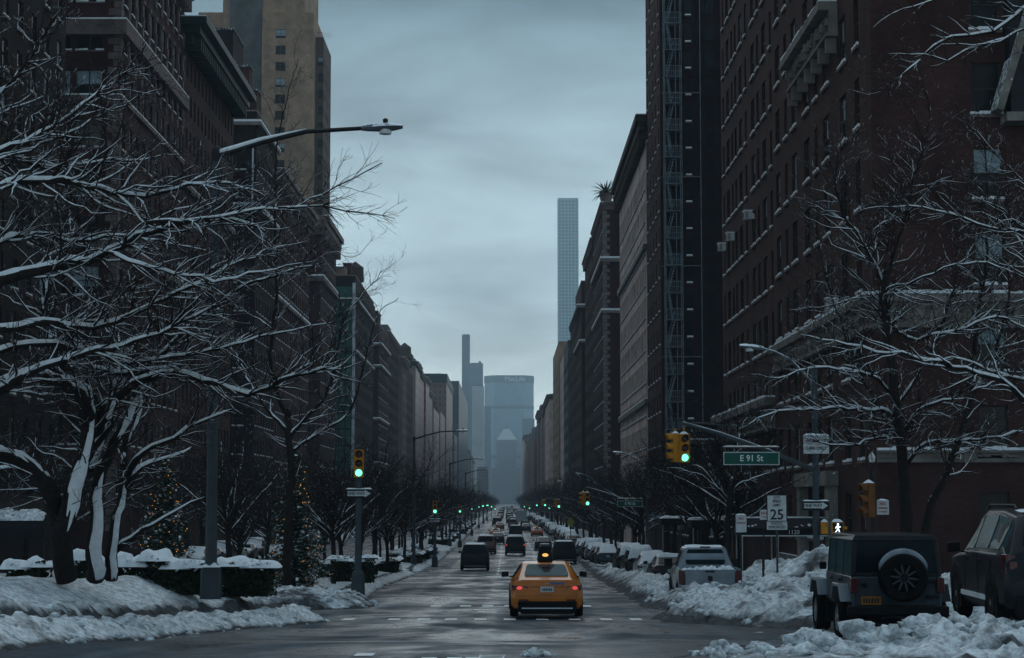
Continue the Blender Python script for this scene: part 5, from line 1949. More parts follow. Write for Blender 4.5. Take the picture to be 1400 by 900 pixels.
# the silver pickup
def pickup(label, loc, rz):
    t = thing('pickup_truck', label, 'pickup truck', loc, rz)
    cab = [(1.95, .45, .98, 1.22, .94, 1.26, .80), (2.02, .42, .98, 1.24, .94, 1.62, .74), (2.2, .42, .98, 1.24, .94, 1.90, .70), (3.0, .42, .98, 1.24, .94, 1.94, .72), (3.6, .42, .98, 1.22, .94, 1.90, .70), (4.35, .42, .98, 1.20, .93, 1.26, .82), (5.5, .45, .96, 1.14, .90, 1.18, .80), (5.8, .5, .88, .8, .84, .86, .76)]
    lf = Loft(cab)
    lf.mesh().build('cab', M['p_silver'], t, smooth=50, bevel=.03)
    S = lf.sec
    n = len(S[0])
    b = MB()
    panel(b, S[0][6], S[0][n - 7], S[2][n - 7], S[2][6], .02, .02, .12, .12, .045)
    b.build('rear_window', M['car_glass'], t)
    for i in (2, 3, 4):
        for s in (0, 1):
            q = [S[i + 1][4], S[i][4], S[i][5], S[i + 1][5]] if s == 0 else [S[i][n - 5], S[i + 1][n - 5], S[i + 1][n - 6], S[i][n - 6]]
            b = MB()
            panel(b, *q, *((.06, .06) if i < 4 else ((.45, .05) if s == 0 else (.05, .45))), .1, .14, .012)
            b.build('side_window', M['car_glass'], t)
    b = MB()
    panel(b, S[5][n - 7], S[5][6], S[4][6], S[4][n - 7], .03, .03, .08, .08, .014)
    b.build('windscreen', M['car_glass'], t)
    b = MB()
    b.box(-.99, -.90, .06, 1.94, .52, 1.27)
    b.box(.90, .99, .06, 1.94, .52, 1.27)
    b.box(-.898, .898, .06, 1.94, .52, .72)
    b.box(-.898, .898, 1.86, 1.94, .722, 1.27)
    b.build('bed', M['p_silver'], t, bevel=.02)
    b = MB()
    b.box(-.80, .80, 0, .07, .72, 1.25)
    tg = b.build('tailgate', M['p_silver'], t, bevel=.025)
    b = MB()
    b.box(-.72, .72, -.008, .004, .80, 1.14)
    b.build('tailgate_panel', M['p_silver'], tg, bevel=.006)
    b = MB()
    b.box(-.15, .15, -.012, .0, 1.16, 1.21)
    b.build('handle', M['black_plastic'], tg)
    b = MB()
    sh = [(-.07, .90), (0, .86), (.07, .90), (.085, 1.03), (0, 1.06), (-.085, 1.03)]
    b.hexa([(x, -.016, z) for x, z in sh[:4]], [(x, -.006, z) for x, z in sh[:4]])
    b.hexa([(sh[0][0], -.016, sh[0][1]), (sh[3][0] - .015, -.016, sh[3][1]), (sh[4][0], -.016, sh[4][1]), (sh[5][0], -.016, sh[5][1])], [(sh[0][0], -.006, sh[0][1]), (sh[3][0], -.006, sh[3][1]), (sh[4][0], -.006, sh[4][1]), (sh[5][0], -.006, sh[5][1])])
    b.build('emblem', M['dark_steel'], tg)
    for s in (-1, 1):
        b = MB()
        b.box(min(s * .81, s * 1.0), max(s * .81, s * 1.0), -.01, .10, .80, 1.22)
        b.build('tail_light', M['tail'], t, bevel=.02)
        b = MB()
        b.hexa([(s * .98, 3.75, 1.22), (s * 1.25, 3.77, 1.20), (s * 1.25, 3.87, 1.20), (s * .98, 3.9, 1.22)][::s], [(s * .99, 3.75, 1.5), (s * 1.25, 3.77, 1.48), (s * 1.25, 3.87, 1.48), (s * .99, 3.9, 1.5)][::s])
        b.build('mirror', M['black_plastic'], t, bevel=.02)
        for y in (1.0, 4.9):
            b = MB()
            arch(b, s * .994, y, .49, .42, s)
            b.build('wheel_arch', M['black_plastic'], t)
            wheel(t, s * .89, y, .41, .27, 'rim')
    b = MB()
    b.box(-.95, -.28, -.14, .05, .55, .76)
    b.box(.28, .95, -.14, .05, .55, .76)
    b.box(-.279, .279, -.12, .04, .52, .66)
    b.build('rear_bumper', M['rim'], t, bevel=.03)
    b = MB()
    b.box(-.15, .15, -.155, -.125, .56, .68)
    b.build('number_plate', M['plate'], t)
    b = MB()
    b.box(-.17, .17, 2.0, 2.12, 1.885, 1.935)
    b.build('stop_lamp', M['tail'], t, bevel=.01)
    sb = snow_on(lf, ((2.2, 3.6), (4.6, 5.6)), .05, 5)
    for x in range(14):
        chunk(sb, (-.75 + x * .115, rnd.uniform(.3, 1.4), rnd.uniform(1.0, 1.2)), rnd.uniform(.16, .28), x * 3.3)
    for x in range(6):
        chunk(sb, (-.5 + x * .2, .02, 1.255), rnd.uniform(.03, .06), x * 2.3)
    sb.build('snow_cover', M['clean_snow'], t, smooth=180)
    return t
pickup('silver pickup truck with a tailgate emblem and snow in its bed, behind the bank', (PX(970, 63), 63, G(64) - .08), R(-1.5))

# the boxy off-road car with the spare wheel
def offroad(label, loc, rz):
    t = thing('off_road_car', label, 'off-road car', loc, rz)
    b = MB()
    b.hexa([(-.76, .06, .60), (.76, .06, .60), (.76, 3.05, .58), (-.76, 3.05, .58)], [(-.78, .08, 1.14), (.78, .08, 1.14), (.77, 3.05, 1.16), (-.77, 3.05, 1.16)])
    b.hexa([(-.74, 3.052, .62), (.74, 3.052, .62), (.60, 4.1, .66), (-.60, 4.1, .66)], [(-.74, 3.052, 1.16), (.74, 3.052, 1.16), (.58, 4.08, 1.10), (-.58, 4.08, 1.10)])
    b.build('body', M['p_grey'], t, bevel=.03)
    b = MB()
    z0, z1 = 1.145, 1.86
    def post(x0, x1, y0, y1, k=.05):
        s = 1 if x0 > 0 else -1
        b.hexa([(x0, y0, z0), (x1, y0, z0), (x1, y1, z0), (x0, y1, z0)], [(x0 - s * k, y0 + .06, z1 - .1), (x1 - s * k, y0 + .06, z1 - .1), (x1 - s * k, y1 + .02, z1 - .1), (x0 - s * k, y1 + .02, z1 - .1)])
    for s in (-1, 1):
        xs = sorted((s * .70, s * .775))
        for y0, y1 in ((.09, .20), (1.02, 1.10), (1.95, 2.03), (2.78, 2.85)):
            post(xs[0], xs[1], y0, y1)
    b.hexa([(-.74, .14, z1 - .10), (.74, .14, z1 - .10), (.72, 2.86, z1 - .10), (-.72, 2.86, z1 - .10)], [(-.68, .2, z1), (.68, .2, z1), (.68, 2.7, z1 + .01), (-.68, 2.7, z1 + .01)])
    b.hexa([(-.699, .10, z0), (.699, .10, z0), (.699, .16, z0), (-.699, .16, z0)], [(-.695, .11, z0 + .06), (.695, .11, z0 + .06), (.695, .16, z0 + .06), (-.695, .16, z0 + .06)])
    b.build('hard_top', M['p_char'], t, bevel=.025)
    b = MB()
    b.hexa([(-.699, .12, z0 + .062), (.699, .12, z0 + .062), (.699, .15, z0 + .062), (-.699, .15, z0 + .062)], [(-.65, .165, z1 - .102), (.65, .165, z1 - .102), (.65, .19, z1 - .102), (-.65, .19, z1 - .102)])
    b.build('rear_window', M['car_glass'], t)
    for s in (-1, 1):
        for y0, y1 in ((.21, 1.01), (1.11, 1.94), (2.04, 2.77)):
            b = MB()
            xs = sorted((s * .73, s * .765))
            b.hexa([(xs[0], y0, z0), (xs[1], y0, z0), (xs[1], y1, z0), (xs[0], y1, z0)], [(xs[0] - s * .05, y0 + .05, z1 - .102), (xs[1] - s * .05, y0 + .05, z1 - .102), (xs[1] - s * .05, y1 + .02, z1 - .102), (xs[0] - s * .05, y1 + .02, z1 - .102)])
            b.build('side_window', M['rear_glass' if s < 0 else 'car_glass'], t)
        for y0, y1 in ((1.06, 1.96), (2.0, 2.88)):
            b = MB()
            xs = sorted((s * .781, s * .79))
            b.box(xs[0], xs[1], y0 + .02, y1 - .02, .66, 1.13)
            dr = b.build('door', M['p_grey'], t, bevel=.004)
            b = MB()
            xs = sorted((s * .792, s * .82))
            b.box(xs[0], xs[1], y0 + .08, y0 + .24, 1.03, 1.06)
            b.build('handle', M['black_plastic'], dr)
    b = MB()
    b.hexa([(-.66, 2.87, 1.16), (.66, 2.87, 1.16), (.66, 2.9, 1.16), (-.66, 2.9, 1.16)], [(-.62, 2.76, 1.76), (.62, 2.76, 1.76), (.62, 2.79, 1.76), (-.62, 2.79, 1.76)])
    b.build('windscreen', M['car_glass'], t)
    b = MB()
    b.box(-.66, .66, .045, .075, .64, 1.13)
    tg = b.build('tailgate', M['p_grey'], t, bevel=.015)
    b = MB()
    b.box(-.62, -.52, .02, .043, .95, 1.03)
    b.build('handle', M['black_plastic'], tg)
    b = MB()
    for z in (.76, 1.02):
        b.box(.48, .70, .015, .044, z, z + .06)
    b.build('hinge', M['p_char'], tg)
    # spare wheel
    b = MB()
    cx, cz, r = .08, 1.13, .415
    b.lathe([(r * .60, -.235), (r * .9, -.24), (r, -.19), (r, -.03), (r * .9, .015), (r * .3, .02)], (cx, 0, cz), 32, 0, 'y', cap=False)
    sp = b.build('spare_wheel', M['rubber'], t, smooth=40)
    b = MB()
    b.lathe([(r * .60, -.225), (r * .57, -.235), (r * .55, -.12), (.02, -.12)], (cx, 0, cz), 28, 1, 'y', cap=False)
    for k in range(10):
        a = 2 * math.pi * k / 10 + .2
        ca, sa = math.cos(a), math.sin(a)
        q = [(-.016, .07), (.016, .07), (.012, r * .58), (-.012, r * .58)]
        q = [(cx + u * ca - v * sa, cz + u * sa + v * ca) for u, v in q]
        b.hexa([(u, -.19, v) for u, v in q], [(u, -.222, v) for u, v in q])
    b.lathe([(.075, -.14), (.07, -.2), (.03, -.205)], (cx, 0, cz), 14, 1, 'y')
    b.build('rim', [M['steel'], M['black_plastic']], sp)
    b = MB()
    n_ = 15
    pts, rad = [], []
    for k in range(n_ + 1):
        a = math.pi * (.10 + .80 * k / n_)
        pts.append((cx + math.cos(a) * (r + .01), -.11, cz + math.sin(a) * (r + .012)))
        rad.append(.075 * math.sin(math.pi * min(1, max(0, k / n_))) ** .4 + .006)
    b.tube(pts, rad, 10)
    b.build('snow_cover', mat('grimy_snow', (.20, .23, .27), .8, var=.35, scale=4), sp, smooth=180)
    b = MB()
    b.box(-.86, .86, -.10, .05, .47, .64)
    b.box(-.30, .30, -.102, .03, .40, .468)
    b.build('rear_bumper', M['black_plastic'], t, bevel=.03)
    b = MB()
    b.box(-.62, -.28, -.01, .03, .655, .80)
    pl = b.build('number_plate', M['plate_y'], t)
    b = MB()
    for k in range(6):
        b.box(-.59 + .048 * k, -.56 + .048 * k, -.016, -.011, .69, .77)
    b.build('plate_letters', M['ink'], pl)
    for s in (-1, 1):
        b = MB()
        xs = sorted((s * .67, s * .80))
        b.box(xs[0], xs[1], -.02, .10, .86, 1.12)
        b.build('tail_light', M['tail'], t, bevel=.015)
        for y, nm in ((.78, 'rear'), (3.42, 'front')):
            b = MB()
            xs = sorted((s * .74, s * .95))
            b.hexa([(xs[0], y - .60, .70), (xs[1], y - .60, .70), (xs[1], y - .52, .70), (xs[0], y - .52, .70)], [(xs[0], y - .36, 1.0), (xs[1], y - .36, 1.0), (xs[1], y - .3, .94), (xs[0], y - .3, .94)])
            b.hexa([(xs[0], y - .359, .945), (xs[1], y - .359, .945), (xs[1], y + .36, .945), (xs[0], y + .36, .945)], [(xs[0], y - .355, 1.005), (xs[1], y - .355, .995), (xs[1], y + .355, .995), (xs[0], y + .355, 1.005)])
            b.hexa([(xs[0], y + .52, .70), (xs[1], y + .52, .70), (xs[1], y + .60, .70), (xs[0], y + .60, .70)], [(xs[0], y + .3, .94), (xs[1], y + .3, .94), (xs[1], y + .36, 1.0), (xs[0], y + .36, 1.0)])
            b.build('fender_flare', M['p_silver' if s < 0 else 'p_char'], t, bevel=.015)  # silver on the left flares only: a side highlight put into the paint
            b = MB()
            arch(b, s * .775, y, .50, .45, s)
            b.build('wheel_arch', M['black_plastic'], t)
            wheel(t, s * .80, y, .40, .26, 'rim', 10)
        b = MB()
        b.box(min(s * .80, s * .93), max(s * .80, s * .93), 2.72, 2.80, 1.18, 1.32)
        b.build('mirror', M['black_plastic'], t, bevel=.02)
        b = MB()
        b.lathe([(.09, 0), (.085, .03), (.02, .035)], (s * .42, 4.09, .92), 14, 0, 'y')
        b.build('headlight', M['white_metal'], t)
    b = MB()
    b.box(-.84, .84, 4.14, 4.30, .52, .68)
    b.build('front_bumper', M['black_plastic'], t, bevel=.03)
    b = MB()
    b.tube([(-.50, .0, .30), (-.2, .02, .33), (.5, .05, .33)], .03, 8)
    b.box(-.5, .5, .35, .6, .3, .47)
    b.tube([(.34, -.05, .40), (.34, .3, .42)], .035, 8)
    b.build('exhaust', M['dark_steel'], t)
    b = MB()
    b.tube([(.10, .085, 1.24), (.30, .10, 1.29), (.48, .1, 1.27)], .012, 4)
    b.build('wiper', M['black_plastic'], t)
    return t
jp = offroad('grey boxy off-road car with a spare wheel on its tailgate, parked behind the snow heap', (PX(1225, 36), 36.0, G(36.6) - .05), R(-.6))
jp.scale = (1.07, 1.03, 1.05)
# the dark crossover at the right edge
near = make_car('crossover_car', 'black crossover cut off at the right edge, behind the boxy grey car', 'car', CROSS, 'p_char', (PX(1466, 26.9), 26.9, G(27.5) + .16), R(-3.2), r=.38, axles=(.98, 3.80), rimm='rim', snow=((.75, 2.4),), th=.02, seed=8, sideg='rear_glass')
b = MB()
for s in (-1, 1):
    b = MB()
    xs = sorted((s * .953, s * .962))
    for y0 in (.9, 1.95, 2.95):
        b.box(xs[0], xs[1], y0, y0 + .012, .40, 1.0)
    b.build('door_seam', M['black_plastic'], near)
    b = MB()
    b.box(xs[0] - .004, xs[1] + .012, 1.35, 3.3, .40, .47)
    b.build('door_trim', M['white_metal'], near)
    b = MB()
    xs = sorted((s * .905, s * .918))
    b.hexa([(xs[0], .7, 1.055), (xs[1], .7, 1.055), (xs[1], 3.4, 1.045), (xs[0], 3.4, 1.045)], [(xs[0] - s * .01, .7, 1.08), (xs[1] - s * .01, .7, 1.08), (xs[1] - s * .01, 3.4, 1.065), (xs[0] - s * .01, 3.4, 1.065)])
    b.build('window_trim', M['rim'], near)
# ------------------------------------------------------------------ street furniture
def snowcap(b, x0, x1, y0, y1, z, h, seed, mi=0, n=6):
    nx, ny = max(3, int((x1 - x0) / .09)), max(3, int((y1 - y0) / .09))
    nx, ny = min(nx, 26), min(ny, 26)
    n0 = len(b.v)
    for j in range(ny + 1):
        for i in range(nx + 1):
            u, v = i / nx, j / ny
            e = min(1, min(u, 1 - u) * nx * .7, min(v, 1 - v) * ny * .7)
            b.v.append((x0 + (x1 - x0) * u, y0 + (y1 - y0) * v, z + h * (e ** .5) * (.85 + .8 * noise.noise((u * (x1 - x0) * 3.2 + seed, v * 2.2, seed)))))
    for j in range(ny):
        for i in range(nx):
            a = n0 + j * (nx + 1) + i
            b.f.append((a, a + 1, a + nx + 2, a + nx + 1))
            b.m.append(mi)

def lamp_head(parent, tip, d, L=.95, name='lamp_head'):
    """cobra head at the end of an arm; d = unit direction away from the pole"""
    b = MB()
    t, d = Vector(tip), Vector(d)
    sd = Vector((-d.y, d.x, 0))
    prof = [(0, .06, .06), (.15, .10, .08), (.45, .17, .10), (.75, .17, .09), (.95, .10, .05)]
    n0 = len(b.v)
    for u, w, h in prof:
        c = t + d * (u * L)
        for k in range(8):
            a = 2 * math.pi * k / 8
            b.v.append(tuple(c + sd * (math.cos(a) * w) + Vector((0, 0, math.sin(a) * h))))
    for i in range(len(prof) - 1):
        for k in range(8):
            b.f.append((n0 + i * 8 + k, n0 + i * 8 + (k + 1) % 8, n0 + i * 8 + 8 + (k + 1) % 8, n0 + i * 8 + 8 + k))
            b.m.append(0)
    b.f.append(tuple(range(n0, n0 + 8)))
    b.f.append(tuple(range(n0 + 32, n0 + 40)))
    b.m += [0, 0]
    o = b.build(name, M['steel_snow'], parent, smooth=40)
    b = MB()
    c = t + d * (.55 * L)
    b.lathe([(.13, -.155), (.14, -.06), (.10, -.05)], (c.x, c.y, c.z), 10)
    b.build('lamp_lens', M['white_metal'], o)
    b = MB()
    b.lathe([(.05, .08), (.06, .17), (.02, .2)], (c.x, c.y, c.z), 8)
    b.build('photo_cell', M['dark_steel'], o)
    return o

# tall lamp on the near median
def street_lamp(label, base, H, arm, group=None):
    t = thing('street_lamp', label, 'street lamp', base, 0, group)
    b = MB()
    b.lathe([(.13, .6), (.115, 3), (.09, H)], (0, 0, 0), 10)
    b.build('pole', M['steel'], t, smooth=40)
    b = MB()
    b.lathe([(.235, -.1), (.225, .48), (.17, .62), (.15, .66)], (0, 0, 0), 8)
    o = b.build('base', M['steel'], t)
    b = MB()
    snowcap(b, -.20, .20, -.22, .10, .58, .15, 3)
    b.build('snow_cover', M['clean_snow'], o, smooth=180)
    b = MB()
    L = arm
    pts = [(0, 0, H - .12), (.35, 0, H - .02), (L * .3, 0, H + .18), (L * .6, 0, H + .42), (L, 0, H + .5)]
    b.tube(pts, [.075, .07, .06, .05, .045], 8)
    b.lathe([(.11, H - .25), (.12, H - .1), (.10, H + .03), (.03, H + .10)], (0, 0, 0), 8)
    o = b.build('arm', M['dark_steel'], t, smooth=40)
    b = MB()
    b.tube([(x, y, z + .065) for x, y, z in pts[:4]], [.085, .085, .07, .01], 7, flat=.75)
    b.build('snow_cover', M['clean_snow'], o, smooth=180)
    lamp_head(t, (L - .1, 0, H + .5), (1, 0, .04))
    return t
p0 = P(288, 803, 42.4)
H0 = P(301, 206, 42.4).z - p0.z
lampA = street_lamp('tall grey street lamp with a long snowy arm, standing among the left hedges', (p0.x, 42.4, p0.z - .15), H0 + .15, 3.27)
def bare_lamp(px_x, d, lb):
    c = dup(lampA, (px_x, d, G(d) + .25), 0, lb)
    for ch in list(c.children):
        for g in list(ch.children):
            if g.name.startswith('snow_cover'):
                bpy.data.objects.remove(g)
for px, d, lb in ((566, 149, 'thin street lamp on the median in front of the left row, second from the camera'), (615, 229, 'thin faint street lamp further down the median, third from the camera')):
    bare_lamp(PX(px, d), d, lb)
bare_lamp(-6.4, 309, 'tiny far street lamp on the median, fourth from the camera')

# signal heads
def signal_head(label, loc, rz=0, mats='sig_y', lit=2, snow=True, group=None):
    t = thing('traffic_signal', label, 'traffic light', loc, rz, group)
    b = MB()
    b.box(-.17, .17, -.10, .10, -.48, .48)
    b.build('housing', M[mats], t, bevel=.02)
    for k in range(3):
        z = .32 - .32 * k
        b = MB()
        b.lathe([(.118, -.125), (.115, -.135), (.06, -.15), (.01, -.153)], (0, 0, z), 14, 0, 'y')
        ln_ = b.build('lens', M['green_lit'] if k == lit else M['lens_off'], t, smooth=60)
        b = MB()
        n_ = 12
        n0 = len(b.v)
        for i in range(n_ + 1):
            a = math.pi * (-.12 + 1.24 * i / n_)
            for r_, yy in ((.150, -.10), (.150, -.33 + .07 * (1 - math.sin(a)) * .8), (.138, -.33 + .07 * (1 - math.sin(a)) * .8), (.138, -.10)):
                b.v.append((math.cos(a) * r_, yy, z + math.sin(a) * r_))
        for i in range(n_):
            for j in range(4):
                b.f.append((n0 + i * 4 + j, n0 + i * 4 + (j + 1) % 4, n0 + i * 4 + 4 + (j + 1) % 4, n0 + i * 4 + 4 + j))
                b.m.append(0)
        v = b.build('visor', M[mats], t)
    if snow:
        b = MB()
        snowcap(b, -.165, .165, -.095, .095, .475, .09, loc[0])
        b.build('snow_cover', M['clean_snow'], t, smooth=180)
    return t

def plate_sign(name, label, cat, w, h, loc, rz=0, face='sign_white', border=None, lines=(), snow=False, th=.02):
    """flat sign facing the camera; lines: (text, size, z, material, width factor)"""
    t = thing(name, label, cat, loc, rz)
    b = MB()
    b.box(-w / 2, w / 2, 0, th, -h / 2, h / 2)
    p = b.build('panel', M[border or face], t, bevel=.006)
    if border:
        b = MB()
        k = .03
        b.box(-w / 2 + k, w / 2 - k, -.004, -.0005, -h / 2 + k, h / 2 - k)
        b.build('face', M[face], p)
    for s, sz, z, mk_, xs in lines:
        text(s, sz, M[mk_], t, (0, -.008, z), 0, xs=xs, bold=sz * .016)
    if snow:
        b = MB()
        snowcap(b, -w / 2, w / 2, -.03, th + .03, h / 2 - .004, .06, w)
        b.build('snow_cover', M['clean_snow'], t, smooth=180)
    return t

def one_way(label, loc, rz=0):
    t = thing('one_way_sign', label, 'road sign', loc, rz)
    b = MB()
    b.box(-.46, .46, 0, .02, -.155, .155)
    b.build('panel', M['sign_black'], t, bevel=.006)
    b = MB()
    pts = [(-.40, -.085), (.20, -.085), (.20, -.13), (.41, 0), (.20, .13), (.20, .085), (-.40, .085)]
    n0 = len(b.v)
    b.v += [(x, -.006, z) for x, z in pts] + [(x, -.001, z) for x, z in pts]
    b.f += [tuple(range(n0, n0 + 7)), tuple(range(n0 + 13, n0 + 6, -1))]
    b.m += [0, 0]
    for i in range(7):
        b.f.append((n0 + i, n0 + 7 + i, n0 + 7 + (i + 1) % 7, n0 + (i + 1) % 7))
        b.m.append(0)
    b.build('arrow', M['sign_white'], t)
    text('ONE WAY', .14, M['sign_black'], t, (-.10, -.010, 0), 0, xs=.95, bold=.003)
    b = MB()
    snowcap(b, -.46, .46, -.03, .04, .152, .045, 2)
    b.build('snow_cover', M['clean_snow'], t, smooth=180)
    return t

# signal post on the median nose
D = 68
pb = P(489.5, 806, D)
pole = thing('signal_post', 'thick grey post on the median nose carrying a green light and an arrow sign', 'signal post', (pb.x, D, pb.z))
zt = P(490, 655, D).z - pb.z
b = MB()
b.lathe([(.125, .55), (.115, 1.5), (.105, zt)], (0, 0, 0), 12)
b.build('pole', M['steel'], pole, smooth=40)
b = MB()
b.lathe([(.24, -.2), (.225, .5), (.17, .62), (.13, .64)], (0, 0, 0), 8)
b.build('base', M['steel'], pole)
sig_med = signal_head('yellow traffic light showing green on top of the median post, left of the road', (pb.x, D, P(490.5, 634, D).z), R(3), snow=False)
ow_med = one_way('black arrow sign on the grey median post, under its green light', (pb.x + .02, D - .15, P(490, 675, D).z))
for k, (d, lb) in enumerate(((148, 'second'), (228, 'third'), (307, 'fourth'), (386, 'fifth'), (465, 'sixth'), (544, 'seventh'))):
    g = G(d) + .28 - pb.z
    dx = -5.35
    dup(pole, (dx, d, G(d) + .3), 0, f'grey signal post on the median, {lb} from the camera')
    dup(sig_med, (dx, d, sig_med.location.z + g), R(3), f'traffic light showing green on the median, {lb} from the camera')
    if k < 3:
        dup(ow_med, (dx, d - .15, ow_med.location.z + g), 0, f'small arrow sign on the {lb} median signal post')

# mast arm on the right
D = 66
pm = Vector((PX(1115.5, D), D, G(D) + .15))
def Z(py, d=D):
    return P(700, py, d).z - pm.z
mast = thing('signal_mast', 'grey signal mast with a long arm and a lamp on top, by the silver pickup', 'signal mast', pm)
b = MB()
b.lathe([(.125, .5), (.115, 2), (.105, Z(500))], (0, 0, 0), 12)
b.build('pole', M['steel'], mast, smooth=40)
b = MB()
b.lathe([(.25, -.2), (.24, .45), (.15, .6)], (0, 0, 0), 8)
b.build('base', M['steel'], mast)
xt = PX(931, D) - pm.x
b = MB()
b.tube([(0, 0, Z(643)), (xt * .35, 0, Z(617)), (xt * .7, 0, Z(594)), (xt * .95, 0, Z(580)), (xt, 0, Z(579))], [.085, .08, .07, .06, .06], 8)
b.tube([(xt, 0, Z(578)), (xt - .05, 0, Z(586))], [.09, .075], 8)
b.lathe([(.15, Z(650)), (.16, Z(645)), (.15, Z(640))], (0, 0, 0), 10)
o = b.build('arm', M['steel'], mast, smooth=40)
b = MB()
b.tube([(xt * .05, 0, Z(640) + .03), (xt * .35, 0, Z(617) + .065), (xt * .7, 0, Z(594) + .06), (xt * .98, 0, Z(579) + .05)], [.02, .06, .055, .04], 6, flat=.5)
b.build('snow_cover', M['steel_snow'], o, smooth=180)
b = MB()
b.tube([(0, 0, Z(588)), (xt * .5, 0, Z(584)), (xt, 0, Z(579) + .05)], .016, 5)
b.build('tie_rod', M['steel'], mast)
b = MB()
xl = PX(1044, D) - pm.x
b.tube([(0, 0, Z(548)), (-.14, 0, Z(520)), (xl * .45, 0, Z(492)), (xl * .75, 0, Z(481)), (xl, 0, Z(476))], [.05, .05, .045, .04, .035], 8)
b.build('lamp_arm', M['steel_snow'], mast, smooth=40)
lamp_head(mast, (xl + .05, 0, Z(476)), (-1, 0, .10), .85)
sigR = signal_head('yellow traffic light showing green at the end of the long mast arm', (PX(935.5, D), D - .05, P(936, 613, D).z), R(8))
sigS = signal_head('yellow traffic light seen from the side, beside the green one on the mast arm', (PX(923.5, D), D + .05, P(923, 612, D).z), R(-78), lit=9)
for o_, dx in ((sigR, .0), (sigS, .0)):
    b = MB()
    b.cyl((0, 0, .47), (0, 0, Z(585) + pm.z - o_.location.z), .03, n=6)
    b.build('bracket', M['sig_y'], o_)
def street_name(label, txt, loc, w=1.88, h=.44):
    t = plate_sign('street_name_sign', label, 'street sign', w, h, loc, 0, 'sign_green', 'sign_white', ((txt, .29, .0, 'letter', .95),))
    b = MB()
    b.box(-w / 2 + .05, -w / 2 + .09, .0, .03, h / 2 - .01, h / 2 + .22)
    b.box(w / 2 - .09, w / 2 - .05, .0, .03, h / 2 - .01, h / 2 + .22)
    b.box(-w / 2 - .02, w / 2 + .02, -.02, .05, h / 2 + .13, h / 2 + .17)
    br = b.build('bracket', M['steel'], t)
    b = MB()
    snowcap(b, -w / 2 - .02, w / 2 + .02, -.03, .06, h / 2 + .168, .05, 1)
    b.build('snow_cover', mat('hanger_snow', (.62, .60, .56), .8, var=.2), br, smooth=180)
    return t
sn1 = street_name('green street name sign reading E 91 St, hanging from the mast arm', 'E 91 St', (PX(1028, D - .2), D - .2, P(1028, 627, D - .2).z))
ow2 = one_way('black arrow sign on the grey mast pole, right side of the road', (PX(1115.5, D - .2), D - .18, P(1115, 691.5, D).z))
plate_sign('parking_sign', 'small white sign with two rows of black words high on the mast pole', 'road sign', .86, .62, (PX(1116, D), D - .16, P(1116, 608, D).z), 0, 'sign_white', None, (('PASSENGER', .155, .12, 'ink', .82), ('CARS ONLY', .155, -.13, 'ink', .82)), snow=True)
# pedestrian signal
def walk_signal(label, loc, rz=0, man=True):
    t = thing('pedestrian_signal', label, 'pedestrian signal', loc, rz)
    b = MB()
    b.box(-.19, .19, 0, .22, -.2, .2)
    b.box(.192, .32, .05, .15, -.05, .05)
    b.build('housing', M['sig_y'], t, bevel=.015)
    b = MB()
    b.box(-.165, .165, -.012, -.001, -.175, .175)
    sc_ = b.build('screen', M['sign_black'], t)
    if man:
        b = MB()
        y0, y1 = -.02, -.013
        def limb_(pts, r_):
            b.tube([(x, -.018, z) for x, z in pts], r_, 6, flat=1)
        b.ball((.0, -.018, .125), .034, 8)
        limb_([(0, .085), (-.005, .0)], [.036, .032])
        limb_([(.0, .075), (.055, .02), (.09, .04)], .014)
        limb_([(-.005, .075), (-.06, .03), (-.075, -.02)], .014)
        limb_([(-.003, -.005), (.035, -.07), (.045, -.145), (.075, -.147)], .017)
        limb_([(-.008, -.005), (-.03, -.075), (-.085, -.14)], .017)
        b.build('walking_figure', M['walk_lit'], sc_)
    b = MB()
    snowcap(b, -.19, .19, 0, .22, .198, .10, 4)
    b.build('snow_cover', M['clean_snow'], t, smooth=180)
    return t
walk_signal('orange pedestrian signal with a lit white walking figure, above the boxy grey car', (PX(1145, 64.5), 64.5, P(1145, 722, 64.5).z))
walk_signal('orange pedestrian signal turned away, on the right side of the mast pole', (PX(1131, 65.6), 65.6, P(1131, 722, 65.6).z), R(85), False)
D2 = 55
sp = thing('signal_post', 'short dark post holding snow-topped orange signals under the right tree', 'signal post', (PX(1193, D2), D2, G(D2) + .15))
b = MB()
b.lathe([(.07, -.1), (.06, P(0, 640, D2).z - sp.location.z)], (0, 0, 0), 10)
b.build('pole', M['dark_steel'], sp)
b = MB()
b.lathe([(.075, P(0, 632, D2).z - sp.location.z), (.10, P(0, 625, D2).z - sp.location.z), (.02, P(0, 618, D2).z - sp.location.z)], (0, 0, 0), 8)
b.build('finial', M['white_metal'], sp)
signal_head('dim orange traffic light with a thick snow cap under the right tree', (PX(1187, D2), D2 - .12, P(1187, 684, D2).z), R(-70), mats='sig_dim', lit=9)
plate_sign('notice_sign', 'small pinkish white notice beside the snow-capped signal under the right tree', 'sign', .34, .40, (PX(1206, D2), D2 - .1, P(1206, 694, D2).z), 0, 'sign_white', None, (('NO', .11, .10, 'red_ink', 1), ('PARKING', .07, -.02, 'red_ink', .9), ('ANYTIME', .06, -.12, 'red_ink', .9)), snow=True)
